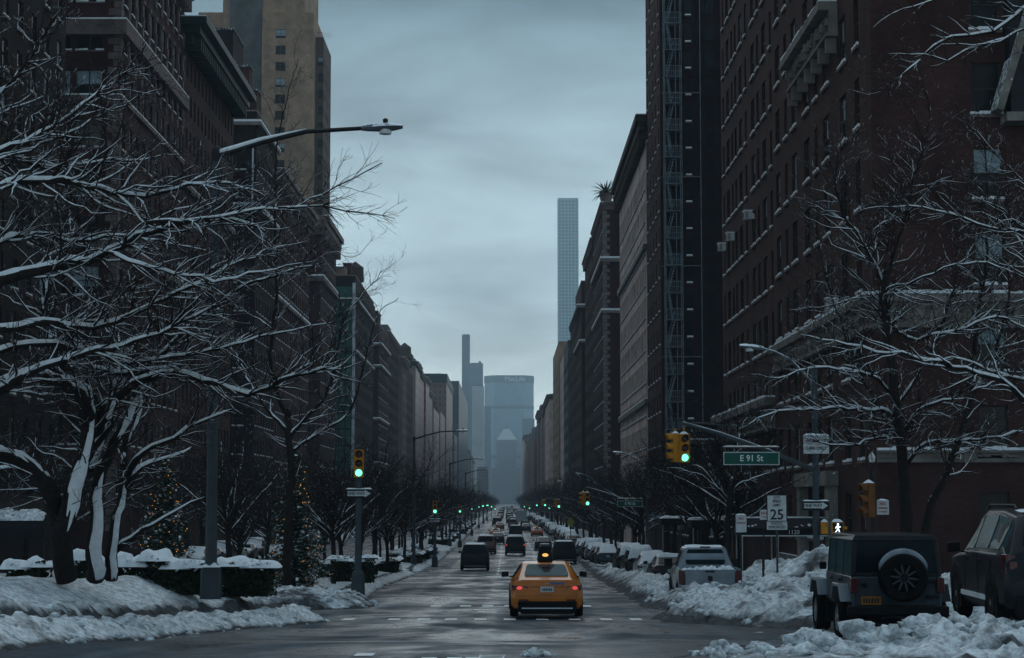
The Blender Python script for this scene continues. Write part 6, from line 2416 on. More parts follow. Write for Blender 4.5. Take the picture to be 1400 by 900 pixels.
# speed limit
D3 = 58
sl = plate_sign('speed_limit_sign', 'white city speed limit 25 sign standing in front of the canopy', 'road sign', .61, .80, (PX(1062, D3), D3, P(1062, 695, D3).z), 0, 'sign_white', 'ink',
                (('CITY', .105, .31, 'ink', .95), ('SPEED', .105, .20, 'ink', .95), ('LIMIT', .105, .09, 'ink', .95), ('25', .42, -.20, 'ink', .98)))
b = MB()
zc = P(1062, 718.5, D3).z - sl.location.z
b.box(-.30, .30, 0, .02, zc - .13, zc + .13)
lo_ = b.build('lower_panel', M['sign_white'], sl, bevel=.006)
text('PHOTO\nENFORCED', .115, M['ink'], sl, (0, -.008, zc), 0, xs=.85)
b = MB()
b.box(-.03, .03, .022, .07, -2.2, .5)
b.build('post', M['steel'], sl)
# hydrant-shield parking sign and little red one
plate_sign('curb_sign', 'snow-plastered white sign on a thin pole beside the bare sapling', 'road sign', .40, .62, (PX(1013, 70), 70, P(1013, 716, 70).z), R(12), 'sign_white', None, (('NO', .12, .17, 'red_ink', 1), ('STANDING', .075, .02, 'red_ink', .9)), snow=True)
plate_sign('red_sign', 'little pink and white sign to the left of the speed limit sign', 'sign', .28, .36, (PX(1044, 71), 71, P(1044, 704, 71).z), 0, 'sign_white', None, (('NO', .13, .06, 'red_ink', 1), ('PARK', .07, -.08, 'red_ink', 1)))
b = MB()
b.box(-.025, .025, .03, .08, -2.2, .2)
b.build('post', M['dark_steel'], [o for o in bpy.data.objects if o.name.startswith('curb_sign')][0])
b = MB()
b.box(-.02, .02, .03, .07, -2.2, .15)
b.build('post', M['dark_steel'], [o for o in bpy.data.objects if o.name.startswith('red_sign')][0])
b = MB()
bp_ = P(1043, 740, 60)
st_ = thing('marker_post', 'thin dark marker post standing in the snow right of the pickup', 'post', (bp_.x, 60, G(60)))
b.cyl((0, 0, 0), (0, 0, 1.95), .035, n=8)
b.build('stake', M['dark_steel'], st_)
b = MB()
b.ball((0, 0, 1.97), .05, 8)
b.build('cap', M['dark_steel'], st_)

# second and third crossing
for k, (d, lb, nm) in enumerate(((145, 'second', 'E 90 St'), (224, 'third', 'E 89 St'), (303, 'fourth', 'E 88 St'))):
    dz = G(d) - G(66)
    for src, l2 in ((mast, f'grey signal mast at the {lb} crossing, right side'), (sigR, f'traffic light showing green on the {lb} mast arm'), (sigS, f'orange side-on traffic light on the {lb} mast arm')):
        dup(src, (src.location.x, d + (src.location.y - 66), src.location.z + dz), src.rotation_euler.z, l2)
    if k < 2:
        street_name(f'small green street name sign on the {lb} mast arm', nm, (PX(1028, 65.8) + .9, d - .2, sn1.location.z + dz))
for i, (px, py) in enumerate(((660, 692), (667, 691), (672, 693), (677, 696), (717, 693), (724, 695), (734, 691), (751, 695))):
    d = (420, 500, 580, 660, 640, 560, 480, 400)[i]
    p = P(px, py, d)
    t = thing('traffic_signal', 'tiny green traffic light far down the avenue', 'traffic light', (p.x, d, p.z), 0, 'far green traffic lights')
    b = MB()
    b.box(-.17, .17, -.10, .10, -.2, .95)
    b.build('housing', M['sig_y'], t)
    b = MB()
    b.lathe([(.16, -.12), (.02, -.15)], (0, 0, 0), 12, 0, 'y')
    b.build('lens', M['green_lit'], t)
    b = MB()
    b.cyl((0, 0, -.2), (0, 0, G(d) - p.z), .06, n=6)
    b.build('pole', M['steel'], t)
# bright road work board and yellow diamond far off
p = P(713, 705, 330)
t = thing('message_board', 'pale board standing over the far traffic in the middle of the road', 'board', (p.x, 330, p.z))
b = MB()
b.box(-.9, .9, 0, .15, -.9, .8)
b.build('panel', M['white_metal'], t)
b = MB()
b.box(-.08, .08, .16, .28, -3.2, .5)
b.build('post', M['steel'], t)
p = P(780, 714, 222)
t = thing('warning_sign', 'small yellow green sign among the dark trees on the right', 'road sign', (p.x, 222, p.z), 0)
b = MB()
b.hexa([(-.42, 0, 0), (0, 0, -.6), (.42, 0, 0), (0, 0, .6)], [(-.42, .03, 0), (0, .03, -.6), (.42, .03, 0), (0, .03, .6)])
b.build('panel', mat('sign_lime', (.28, .30, .02), .5), t)
b = MB()
b.box(-.04, .04, .04, .1, -2.4, .3)
b.build('post', M['steel'], t)

# entrance canopy of the red brick block
cx0, cx1 = PX(1007, 82), 13.55
cg = G(82) + .15
t = thing('entrance_canopy', 'long black entrance canopy with snow on top and a white house number, right pavement', 'canopy', ((cx0 + cx1) / 2, 82, cg))
hw = (cx1 - cx0) / 2
b = MB()
z0, z1 = 2.22, 2.52
b.box(-hw, hw, -1.1, 1.1, z0, z1)
b.hexa([(-hw, -1.1, z1), (hw, -1.1, z1), (hw, 1.1, z1), (-hw, 1.1, z1)], [(-hw + .1, -.2, z1 + .42), (hw, -.2, z1 + .42), (hw, .2, z1 + .42), (-hw + .1, .2, z1 + .42)])
cv = b.build('canvas', M['canvas'], t)
b = MB()
b.box(-hw, hw, -1.13, -1.101, z0 - .02, z0 + .03)
b.build('hem', M['white_metal'], cv)
b = MB()
for i in range(26):
    x = -hw + .4 + 2 * hw * i / 27 * .95
    if rnd.random() < .75:
        chunk(b, (x, -.85 + rnd.uniform(-.1, .3), z1 + rnd.uniform(.04, .12)), rnd.uniform(.05, .12), i * 2.2)
b.tube([(-hw + .1, 0, z1 + .42), (0, 0, z1 + .43), (hw, 0, z1 + .43)], [.07, .10, .06], 8, flat=.6)
b.build('snow_cover', M['clean_snow'], cv, smooth=180)
text('1120', .24, M['letter'], t, (hw * .12, -1.108, (z0 + z1) / 2), 0)
for x in (-hw + .1, -hw * .2):
    for y in (-1.0, 1.0):
        b = MB()
        b.cyl((x, y, 0), (x, y, z0), .035, n=8)
        b.build('pole', M['rim'], t)
# scaffold-like awnings in front of the next blocks
for k, (d, h, lb) in enumerate(((99, 3.1, 'long dark canopy with a snowy top edge behind the bare sapling'), (118, 3.4, 'farther dark canopy with a snowy roof behind the parked cars'))):
    t = thing('entrance_canopy', lb, 'canopy', (11.4, d, G(d) + .15))
    b = MB()
    b.box(-2.2, 2.5, -1.2, 1.2, h - .4, h)
    cv = b.build('canvas', M['canvas'], t)
    b = MB()
    snowcap(b, -2.2, 2.5, -1.2, 1.2, h, .14, d)
    b.build('snow_cover', M['clean_snow'], cv, smooth=180)
    for x in (-2.1, 0):
        b = MB()
        b.cyl((x, -1.1, 0), (x, -1.1, h - .4), .04, n=8)
        b.build('pole', M['rim'], t)
# awning at the far left edge
pA = P(22, 728, 68)
t = thing('awning', 'dark awning with a rounded snowy top at the left edge behind the trunks', 'awning', (pA.x, 68, G(68)))
z = pA.z - G(68)
b = MB()
n0 = 0
prof = [(0, z - .2), (0, z + .15), (.15, z + .45), (.5, z + .6), (1.2, z + .65), (1.2, z - .2)]
for x in (-1.9, .95):
    b.v += [(x, y, zz) for y, zz in prof]
b.f += [tuple(range(6)), tuple(range(11, 5, -1))] + [(i, (i + 1) % 6, 6 + (i + 1) % 6, 6 + i) for i in range(6)]
b.m += [0] * 8
aw = b.build('canvas', M['canvas'], t)
b = MB()
snowcap(b, -1.9, .95, .08, 1.2, z + .40, .34, 2)
b.build('snow_cover', M['dirty_snow'], aw, smooth=180)  # dirty snow only tones down the sunlit top, shade put into the colour
for x in (-1.8, .85):
    b = MB()
    b.cyl((x, .1, 0), (x, .1, z - .2), .04, n=8)
    b.build('pole', M['dark_steel'], t)
pB = P(45, 690, 74)
t = thing('shop_sign', 'dim lettered board over the shop front at the left edge behind the trunks', 'sign', (PX(20, 74), 74, P(0, 686, 74).z))
b = MB()
b.box(-1.6, 1.2, 0, .1, -.28, .28)
b.build('panel', M['brown_stone'], t)
b = MB()
b.box(-1.5, -1.4, .1, .25, -3.4, .2)
b.box(1.0, 1.1, .1, .25, -3.4, .2)
b.build('post', M['dark_steel'], t)
# ------------------------------------------------------------------ trees, hedges
def smooth_path(pts, step):
    """Catmull-Rom through the points"""
    r = []
    n = len(pts)
    for i in range(n - 1):
        p0, p1, p2, p3 = pts[max(i - 1, 0)], pts[i], pts[i + 1], pts[min(i + 2, n - 1)]
        k = max(1, int((p2 - p1).length / step))
        for j in range(k):
            t = j / k
            r.append(0.5 * ((2 * p1) + (p2 - p0) * t + (2 * p0 - 5 * p1 + 4 * p2 - p3) * t * t + (3 * p1 - p0 - 3 * p2 + p3) * t**3))
    r.append(pts[-1].copy())
    return r

class Tree:
    def __init__(self, seed, snow_min=.007, snow_amt=1.0, tw=1.0):
        self.r = random.Random(seed)
        self.seed = seed
        self.wood, self.twig, self.snow = MB(), MB(), MB()
        self.smin, self.samt, self.tw = snow_min, snow_amt, tw
        self.budget = 100000
        self.plaster = .02
    def lay_snow(self, pts, rad):
        run, rr = [], []
        k = len(pts)
        for i, p in enumerate(pts):
            t = (pts[min(i + 1, k - 1)] - pts[max(i - 1, 0)]).normalized()
            fl = 1 - abs(t.z) ** 2.2
            ns = noise.noise((p.x * 2.3, p.y * 2.3, p.z * 2.3 + self.seed)) + .35 * noise.noise((p.x * 9, p.y * 9, p.z * 9))
            big = rad[i] > .075
            th = self.samt * (.62 * fl + .55 * ns + ((-.5 if abs(t.z) > .6 else .3) if big else (.16 if rad[i] > .02 else .07)))
            side = Vector((0, 0, 1)) - t * t.z
            if big and abs(t.z) > .5:
                side = side.normalized() * (1.1 - abs(t.z)) + Vector((.62, -.70, .15)) * abs(t.z) if side.length > 1e-3 else Vector((.62, -.7, .15))
                side = side - t * side.dot(t)
            if side.length < .15:
                side = Vector((.5, -.8, .2))
            side.normalize()
            if rad[i] > self.smin and th > .22:
                q = min(1.0, th * 1.25)
                run.append(p + side * (rad[i] * .46 + .004))
                rr.append((rad[i] * (.86 if rad[i] > .018 else .72) + (.008 if rad[i] > .014 else .002)) * (.6 + .4 * q) * (1 + .18 * noise.noise((p.x * 6, p.y * 6, p.z * 6))))
                continue
            if len(run) > 1:
                self.emit(run, rr)
            run, rr = [], []
        if len(run) > 1:
            self.emit(run, rr)
    def plaster_snow(self, pts, rad):
        """wind-driven snow stuck in broken patches on one side of a thick stem"""
        k = len(pts)
        for s in range(13):
            off = self.r.gauss(-.12, .30)
            run, rr = [], []
            for i in range(k):
                t = (pts[min(i + 1, k - 1)] - pts[max(i - 1, 0)]).normalized()
                sd = Vector((0, 0, 1)) * (1 - abs(t.z)) + Vector((.66, -.72, .1)) * abs(t.z)
                sd = (sd - t * sd.dot(t)).normalized()
                sd.rotate(Matrix.Rotation(off + .25 * noise.noise((i * .35, s * 9, self.seed)), 3, t))
                ns = noise.noise((i * .22, 3.3, self.seed)) + .75 * noise.noise((i * .7, s * 3.1, self.seed)) + .12
                if rad[i] > .05 and ns + self.plaster - .35 * abs(off) > .0:
                    run.append(pts[i] + sd * (rad[i] * .80))
                    rr.append(rad[i] * self.r.uniform(.24, .36))
                else:
                    if len(run) > 2:
                        self.emit(run, rr)
                    run, rr = [], []
            if len(run) > 2:
                self.emit(run, rr)
    def emit(self, run, rr):
        rr = list(rr)
        rr[0] *= .35
        rr[-1] *= .35
        self.snow.tube(run, rr, 5 if rr[len(rr) // 2] < .03 else 8)
    def branch(self, pts, r0, r1, step=.22, jit=.02):
        path = smooth_path([Vector(p) for p in pts], step)
        k = len(path)
        for i in range(1, k - 1):
            path[i] += Vector((self.r.gauss(0, jit), self.r.gauss(0, jit), self.r.gauss(0, jit)))
        rad = [r0 + (r1 - r0) * (i / max(1, k - 1)) ** .8 for i in range(k)]
        if r0 > .05:
            rad = [q * (1 + .10 * noise.noise((p.x * 3, p.y * 3, p.z * 3))) for p, q in zip(path, rad)]
        (self.wood if r0 > .045 else self.twig).tube(path, rad, 10 if r0 > .12 else (7 if r0 > .045 else (5 if r0 > .015 else 4)))
        if r0 > .1 and self.plaster > .1:
            self.plaster_snow(path, rad)
        self.lay_snow(path, rad)
        return path, rad
    def spawn(self, path, rad, n, L, lvl, up=.12, lo=.15, hi=1.0, out=None, spread_=(30, 65)):
        k = len(path)
        for _ in range(n):
            u = self.r.uniform(lo, hi)
            i = min(k - 2, int(u * (k - 1)))
            t = (path[i + 1] - path[i]).normalized()
            ax = t.orthogonal().normalized()
            ax.rotate(Matrix.Rotation(self.r.uniform(0, 2 * math.pi), 3, t))
            an = R(self.r.uniform(*spread_))
            d = (t * math.cos(an) + ax * math.sin(an)).normalized()
            if out is not None:
                d = (d + out * .35).normalized()
            d.z = d.z * .75 + up
            self.grow(path[i], d.normalized(), L * self.r.uniform(.5, 1.15) * (1.15 - .5 * u), min(rad[i] * .62, .005 + .010 * L * self.r.uniform(.6, 1.2)), lvl, up)
    def grow(self, p, d, L, r, lvl, up=.12):
        if L < .15 or self.budget <= 0:
            return
        self.budget -= 1
        n = max(3, int(L / .2))
        pts = [p]
        droop = self.r.uniform(-.06, .12)
        for i in range(n):
            d = (d + Vector((self.r.gauss(0, .24), self.r.gauss(0, .24), self.r.gauss(0, .19) + up * .25 - droop * .2))).normalized()
            pts.append(pts[-1] + d * (L / n))
        tip = max(.0024 * self.tw, r * .25)
        r = max(r, .0036 * self.tw)
        path, rad = self.branch(pts, r, tip, .22, .008)
        if lvl > 0:
            self.spawn(path, rad, max(2, int(L * self.r.uniform(3.0, 4.8))), L * .55, lvl - 1, up, .2, 1.0)
    def build(self, t, base=None, far=False):
        loc = None if base is None else -Vector(base)
        w = self.wood.build('trunk', M['bark'], t, loc, smooth=60)
        c = self.twig.build('crown', M['twig_far' if far else 'twig'], t, loc, smooth=180)
        if self.snow.v:
            s = self.snow.build('snow_clumps', M['clean_snow'], c if loc is None else t, loc, smooth=180)
        return w, c

def limb(T, pix, d0, d1, r0, r1, n=10, L=1.6, lvl=2, up=.10, jit=.02, lo=.1, pre=None):
    """main limb of a tree through points measured in the photograph, from distance d0 to d1"""
    k = len(pix)
    pts = []
    for i, (x, y) in enumerate(pix):
        u = i / max(1, k - 1)
        pts.append(P(x, y, d0 + (d1 - d0) * u + .35 * math.sin(3.1 * u + T.seed) * (0 if i == 0 else 1)))
    if pre is not None:
        pts.insert(0, Vector(pre))
    path, rad = T.branch(pts, r0, r1, .22, jit)
    out = (pts[-1] - pts[0]).normalized()
    T.spawn(path, rad, int(n * 2.2), L * 1.12, lvl, up, lo, 1.0, out * .5)
    return path

# left group: two trunks rooted in the snowy lawn, a third just outside the frame
dT = 38.5
b1 = P(95, 792, dT)
b1.z -= .35
t1 = thing('bare_tree', 'big bare tree with a thick leaning snow-plastered trunk, leftmost of the front trunks', 'tree', b1)
T = Tree(11)
T.plaster = .20
limb(T, [(92, 792), (84, 735), (96, 690), (108, 645), (120, 600), (124, 562), (112, 535), (78, 512), (60, 488)], dT, dT - 1.0, .235, .11, 9, 1.6, 2, lo=.5)
limb(T, [(80, 712), (66, 672), (50, 640), (30, 626), (0, 620), (-40, 628)], dT, dT - 1.5, .20, .13, 9, 1.4, 2)
limb(T, [(74, 700), (58, 668), (36, 646), (10, 642), (-30, 655)], dT + .3, dT + .6, .13, .05, 8, 1.2, 2)
limb(T, [(122, 570), (108, 540), (82, 522), (40, 512), (0, 530), (-30, 545)], dT - .6, dT - 1.6, .13, .12, 8, 1.4, 2)
limb(T, [(0, 532), (45, 506), (100, 488), (150, 474), (200, 462), (250, 440), (300, 414)], dT - 1.8, dT - 2.8, .11, .02, 20, 1.8, 2, pre=P(-40, 545, dT - 1.5))
limb(T, [(112, 548), (70, 470), (60, 400), (92, 330), (100, 270)], dT - .6, dT + 1.2, .10, .02, 16, 1.9, 2)
limb(T, [(120, 590), (150, 545), (168, 500), (160, 450), (186, 390)], dT - .3, dT + 1.8, .10, .02, 16, 1.8, 2)
T.build(t1, b1)
b2 = P(136, 788, dT + .9)
b2.z -= .35
t2 = thing('bare_tree', 'bare tree with forked trunks and long snowy limbs reaching right, beside the lamp post', 'tree', b2)
T = Tree(23)
T.plaster = .15
limb(T, [(130, 790), (128, 745), (132, 700), (134, 660), (150, 620), (166, 588), (182, 556), (195, 528), (204, 500)], dT + .9, dT + .2, .185, .065, 6, 1.5, 2, lo=.6)
limb(T, [(152, 792), (156, 740), (164, 690), (170, 650), (172, 610), (190, 560), (192, 530)], dT + 1.2, dT + 1.8, .14, .055, 6, 1.5, 2, lo=.6)
limb(T, [(134, 600), (146, 565), (170, 535), (205, 517), (245, 512), (280, 520), (312, 534), (338, 540), (365, 528), (420, 510), (470, 500)], dT + .2, dT - 1.8, .13, .022, 22, 1.5, 2, lo=.3, pre=P(120, 640, dT + .6))
limb(T, [(250, 512), (235, 505), (200, 508), (160, 512), (120, 500), (60, 510)], dT - .4, dT + .5, .08, .03, 10, 1.4, 2)
limb(T, [(166, 660), (184, 632), (210, 610), (238, 602), (258, 582), (285, 572), (318, 560)], dT + 1.2, dT + .2, .09, .018, 12, 1.2, 2)
limb(T, [(168, 684), (180, 655), (206, 632), (236, 626), (262, 612)], dT + 1.3, dT + 1.8, .08, .02, 9, 1.1, 2)
limb(T, [(158, 752), (180, 735), (210, 716), (240, 700), (258, 686), (280, 680)], dT + 1.1, dT + .4, .085, .012, 5, .9, 1)
limb(T, [(122, 620), (140, 600), (155, 580), (150, 560), (170, 555)], dT + .6, dT - .6, .10, .03, 8, 1.2, 2)
limb(T, [(200, 505), (225, 480), (262, 448), (300, 415), (330, 395), (390, 372), (440, 360)], dT + .2, dT - 1.0, .065, .012, 20, 1.5, 2)
limb(T, [(192, 530), (230, 470), (262, 420), (300, 380), (330, 330)], dT + 1.8, dT + 2.8, .06, .012, 16, 1.6, 2)
T.build(t2, b2)
b3 = P(-75, 800, 36)
t3 = thing('bare_tree', 'bare tree rooted outside the left edge, its long limbs crossing the upper left', 'tree', b3)
T = Tree(37)
limb(T, [(-75, 800), (-78, 700), (-70, 600), (-62, 500), (-60, 420), (-66, 340), (-74, 260)], 36, 36, .34, .16, 4, 1.4, 1, lo=.5)
limb(T, [(-62, 430), (0, 385), (50, 371), (82, 364), (118, 357), (150, 345), (190, 324), (224, 312), (262, 303), (300, 300), (330, 304), (362, 316)], 36, 34.5, .15, .016, 26, 1.8, 2, lo=.25)
limb(T, [(150, 345), (190, 362), (240, 372), (290, 381), (340, 376), (392, 362), (430, 358)], 35, 34, .045, .010, 14, 1.2, 2)
limb(T, [(-70, 330), (-10, 262), (50, 247), (86, 248), (137, 259), (199, 269), (240, 257), (291, 250), (330, 256), (362, 268)], 36, 35, .11, .012, 24, 1.8, 2, lo=.2)
limb(T, [(200, 305), (250, 302), (300, 297), (343, 288), (405, 282), (442, 265), (482, 246), (522, 223)], 34.8, 34, .04, .008, 14, 1.1, 2, lo=.15)
limb(T, [(380, 284), (440, 284), (470, 288), (500, 292), (540, 299)], 34.3, 34, .022, .006, 12, .7, 1, lo=.3)
limb(T, [(-70, 280), (-10, 212), (34, 196), (72, 172), (96, 158), (130, 130), (170, 100), (200, 60)], 36, 36.5, .09, .010, 20, 1.5, 2, lo=.2)
limb(T, [(0, 218), (40, 206), (90, 182), (140, 155), (170, 142), (220, 122)], 36, 37, .05, .008, 16, 1.3, 2, lo=.2, pre=P(-70, 270, 36))
limb(T, [(-72, 240), (-20, 150), (20, 110), (60, 50), (100, -20)], 36, 37.5, .07, .012, 20, 1.6, 2, lo=.2)
limb(T, [(-70, 300), (0, 215), (60, 230), (120, 222), (180, 220), (240, 212)], 36, 38, .07, .010, 20, 1.5, 2, lo=.2)
limb(T, [(-64, 460), (0, 452), (60, 440), (110, 448), (160, 440), (240, 400), (300, 372), (360, 345), (420, 330)], 36, 36.5, .10, .010, 24, 1.6, 2, lo=.2)
limb(T, [(-66, 380), (0, 330), (50, 322), (110, 330), (160, 320), (220, 330), (290, 345)], 36, 38, .08, .010, 22, 1.6, 2, lo=.2)
limb(T, [(-64, 520), (0, 480), (60, 470), (120, 478), (180, 496), (250, 488), (320, 470), (400, 452), (460, 440)], 36, 37.6, .08, .010, 22, 1.4, 2, lo=.2)
T.build(t3, b3)
# slender twigs against the sky right of the tan tower
b4 = P(392, 800, 62)
t4 = thing('bare_tree', 'slight bare tree behind the lamp post, its thin tips showing before the sky', 'tree', b4)
T = Tree(41)
limb(T, [(392, 800), (394, 720), (398, 640), (392, 560)], 62, 62, .16, .10, 4, 1.4, 1, lo=.5)
limb(T, [(392, 570), (370, 500), (378, 400), (376, 300), (380, 190), (408, 80)], 62, 60, .08, .008, 20, 1.6, 2, up=.3)
limb(T, [(394, 600), (430, 560), (450, 530), (470, 440), (498, 400), (525, 368)], 62, 60, .07, .008, 20, 1.5, 2, up=.2)
limb(T, [(396, 620), (440, 590), (480, 560), (505, 470), (520, 425), (545, 408)], 62, 61, .06, .008, 16, 1.3, 2, up=.2)
limb(T, [(392, 590), (350, 540), (330, 500), (300, 450)], 62, 63, .07, .01, 14, 1.5, 2)
limb(T, [(450, 345), (470, 350), (492, 348), (512, 322)], 60, 60, .02, .006, 6, .8, 1, pre=P(376, 400, 61))
T.build(t4, b4)

# right: tree behind the off-road car
dR = 46.5
b5 = Vector((PX(1240, dR), dR, G(dR) + .1))
t5 = thing('bare_tree', 'bare black tree behind the boxy grey car, limbs edged with snow', 'tree', b5)
T = Tree(53, snow_amt=.9)
limb(T, [(1240, 800), (1239, 735), (1238, 680), (1233, 620), (1228, 578), (1222, 530), (1214, 470), (1208, 420), (1212, 360)], dR, dR, .20, .07, 10, 1.70, 2, lo=.45, pre=b5)
limb(T, [(1246, 800), (1262, 735), (1275, 690), (1297, 640), (1318, 580), (1330, 520), (1332, 440)], dR + .3, dR + 1.0, .14, .05, 12, 1.70, 2, lo=.4, pre=b5 + Vector((.1, .2, 0)))
limb(T, [(1229, 585), (1212, 562), (1180, 560), (1136, 559), (1089, 562), (1052, 567), (1011, 587)], dR, dR - 2.2, .075, .010, 16, 1.40, 2)
limb(T, [(1232, 600), (1257, 562), (1290, 548), (1312, 540), (1340, 500)], dR, dR - 1.6, .07, .012, 15, 1.55, 2)
limb(T, [(1222, 545), (1200, 520), (1176, 508), (1154, 505), (1117, 504), (1064, 515), (1027, 512)], dR, dR - 1.8, .055, .008, 17, 1.40, 2)
limb(T, [(1210, 430), (1240, 462), (1266, 460), (1291, 456), (1322, 449), (1347, 438), (1375, 435), (1400, 449), (1430, 470)], dR, dR - 1.5, .055, .02, 15, 1.55, 2)
limb(T, [(1214, 450), (1180, 408), (1142, 417), (1105, 421), (1078, 424)], dR, dR + 1.0, .035, .008, 11, 1.40, 2)
limb(T, [(1216, 470), (1205, 405), (1240, 388), (1262, 381), (1307, 363), (1350, 360), (1400, 380)], dR, dR - 1.0, .05, .012, 17, 1.55, 2)
limb(T, [(1212, 400), (1180, 330), (1150, 290), (1142, 240), (1160, 170)], dR, dR + 1.0, .05, .008, 22, 1.70, 2)
limb(T, [(1212, 380), (1235, 310), (1250, 240), (1270, 170), (1262, 110)], dR, dR - .6, .05, .008, 22, 1.70, 2)
limb(T, [(1330, 470), (1345, 380), (1350, 300), (1345, 198), (1320, 176), (1300, 130)], dR + 1.0, dR + .3, .045, .008, 17, 1.55, 2)
limb(T, [(1228, 590), (1195, 600), (1150, 610), (1110, 600)], dR, dR - 1.2, .05, .012, 15, 1.40, 2)
limb(T, [(1234, 640), (1270, 606), (1320, 602), (1370, 596), (1400, 590)], dR, dR - 1.4, .06, .02, 12, 1.40, 2)
limb(T, [(1230, 600), (1190, 540), (1160, 470), (1130, 380), (1120, 320)], dR, dR + 1.4, .05, .008, 20, 1.5, 2, lo=.3)
limb(T, [(1320, 560), (1360, 480), (1380, 400), (1372, 300), (1385, 220)], dR + 1, dR + 1.6, .05, .008, 18, 1.5, 2, lo=.2)
limb(T, [(1224, 560), (1262, 500), (1296, 420), (1310, 330), (1296, 250)], dR, dR + 1.0, .05, .008, 20, 1.5, 2, lo=.2)
T.build(t5, b5)
b6 = Vector((PX(1500, 40), 40, G(40)))
t6 = thing('bare_tree', 'bare tree rooted outside the right edge, snowy limbs sweeping in from the right', 'tree', b6)
T = Tree(67)
limb(T, [(1500, 860), (1498, 700), (1492, 560), (1486, 400), (1480, 250), (1478, 100)], 40, 40, .28, .12, 3, 1.55, 1, lo=.6)
limb(T, [(1490, 640), (1440, 585), (1400, 546), (1369, 523), (1322, 506), (1266, 492), (1198, 480), (1142, 469), (1095, 458)], 40, 38, .10, .010, 17, 1.70, 2, lo=.3)
limb(T, [(1490, 560), (1440, 530), (1400, 520), (1350, 506), (1330, 496), (1300, 490), (1270, 500)], 40, 39, .07, .012, 12, 1.40, 2, lo=.3)
limb(T, [(1482, 180), (1430, 20), (1400, 12), (1377, 30), (1357, 42), (1330, 47), (1302, 50), (1280, 62), (1262, 76)], 40, 39, .09, .022, 10, 1.24, 2, lo=.3)
limb(T, [(1376, 52), (1356, 60), (1330, 62), (1310, 60), (1290, 62), (1268, 76)], 39.4, 39, .022, .010, 6, 0.93, 1, pre=P(1400, 40, 39.6))
limb(T, [(1376, 52), (1340, 62), (1320, 70), (1296, 80), (1264, 74), (1214, 74)], 39.5, 39, .03, .010, 8, 1.08, 1, lo=.3)
limb(T, [(1258, 82), (1234, 102), (1204, 126), (1186, 128), (1160, 122)], 39, 38.6, .022, .007, 8, 1.08, 2)
limb(T, [(1480, 140), (1400, -20), (1330, -20), (1264, 4), (1222, 18), (1194, 38)], 40, 39, .06, .008, 15, 1.24, 2, lo=.4)
limb(T, [(1486, 400), (1440, 340), (1400, 320), (1352, 312), (1300, 292), (1262, 283), (1222, 283), (1175, 288)], 40, 39, .055, .008, 20, 1.55, 2, lo=.3)
limb(T, [(1486, 420), (1440, 300), (1400, 250), (1352, 198), (1322, 172)], 40, 39.5, .05, .008, 17, 1.40, 2, lo=.3)
limb(T, [(1488, 460), (1440, 400), (1400, 340), (1370, 290)], 40, 40.6, .06, .01, 17, 1.70, 2, lo=.3)
T.build(t6, b6)
# sapling beside the pickup
b7 = Vector((PX(995, 79), 79, G(79)))
t7 = thing('bare_sapling', 'small bare tree with a forked crown standing behind the silver pickup', 'tree', b7)
T = Tree(71)
limb(T, [(994, 770), (995, 720), (998, 680), (1004, 655)], 79, 79, .15, .11, 2, .8, 1, lo=.5, pre=b7)
limb(T, [(998, 690), (985, 672), (965, 655), (952, 648), (930, 642), (912, 640)], 79, 78, .06, .010, 9, .9, 2)
limb(T, [(1000, 672), (1012, 662), (1030, 655), (1046, 648), (1058, 645)], 79, 78, .06, .012, 8, .8, 2)
limb(T, [(986, 672), (975, 660), (960, 640), (945, 636)], 79, 79.6, .05, .010, 8, .8, 2)
limb(T, [(1002, 660), (1000, 635), (1010, 600), (1004, 560)], 79, 79.5, .06, .01, 12, 1.1, 2)
T.build(t7, b7)

# rows of street trees: four kinds, repeated
def row_tree(seed, lvl=2, H=9.6, tw=2.4, smin=.035, base_n=15):
    T = Tree(seed, snow_min=smin, tw=tw, snow_amt=.8)
    r = T.r
    root = thing('bare_tree', 'bare dark street tree', 'tree')
    h1 = H * r.uniform(.27, .36)
    path, rad = T.branch([Vector((0, 0, -.1)), Vector((r.uniform(-.1, .1), r.uniform(-.1, .1), h1 * .6)), Vector((r.uniform(-.2, .2), r.uniform(-.2, .2), h1))], .17, .12, .3)
    top = path[-1]
    for k in range(base_n):
        a = 2 * math.pi * k / base_n + r.uniform(-.3, .3)
        e = R(r.uniform(25, 80))
        L = H * r.uniform(.42, .70)
        d = Vector((math.cos(a) * math.cos(e), math.sin(a) * math.cos(e), math.sin(e)))
        st_ = path[-1 - r.randint(0, 2)]
        n = 6
        pts = [st_]
        for i in range(n):
            d = (d + Vector((r.gauss(0, .14), r.gauss(0, .14), r.gauss(0, .10)))).normalized()
            pts.append(pts[-1] + d * L / n)
        pth, rd = T.branch(pts, .065, .014, .4)
        T.spawn(pth, rd, 13 if lvl > 1 else 16, L * .42, lvl - 1, .15, .15, 1.0, None, (25, 60))
    T.build(root, None, True)
    return root
kinds = [row_tree(101), row_tree(102, H=10.4), row_tree(103, H=9.0), row_tree(104, H=10.0)]
far_kinds = [row_tree(111, 1, 9.8, 4.8, .2, 17), row_tree(112, 1, 10.4, 4.8, .2, 18)]
used_k = set()
def place_tree(x, d, label, group=None, s=1.0, rz=None):
    pool = kinds if d < 300 else far_kinds
    src = pool[rnd.randrange(len(pool))]
    rz = rnd.uniform(0, 6.28) if rz is None else rz
    if src.name not in used_k:
        used_k.add(src.name)
        src.location = (x, d, G(d) + .1)
        src.rotation_euler = (0, 0, rz)
        src.scale = (s, s, s)
        tag(src, label, None, group)
        return src
    c = dup(src, (x, d, G(d) + .1), rz, label, group, s)
    if not group and 'group' in c:
        del c['group']
    return c
RG, LG, EG = 'bare trees along the right pavement', 'bare trees on the median', 'bare trees along the far left pavement'
nb = 0
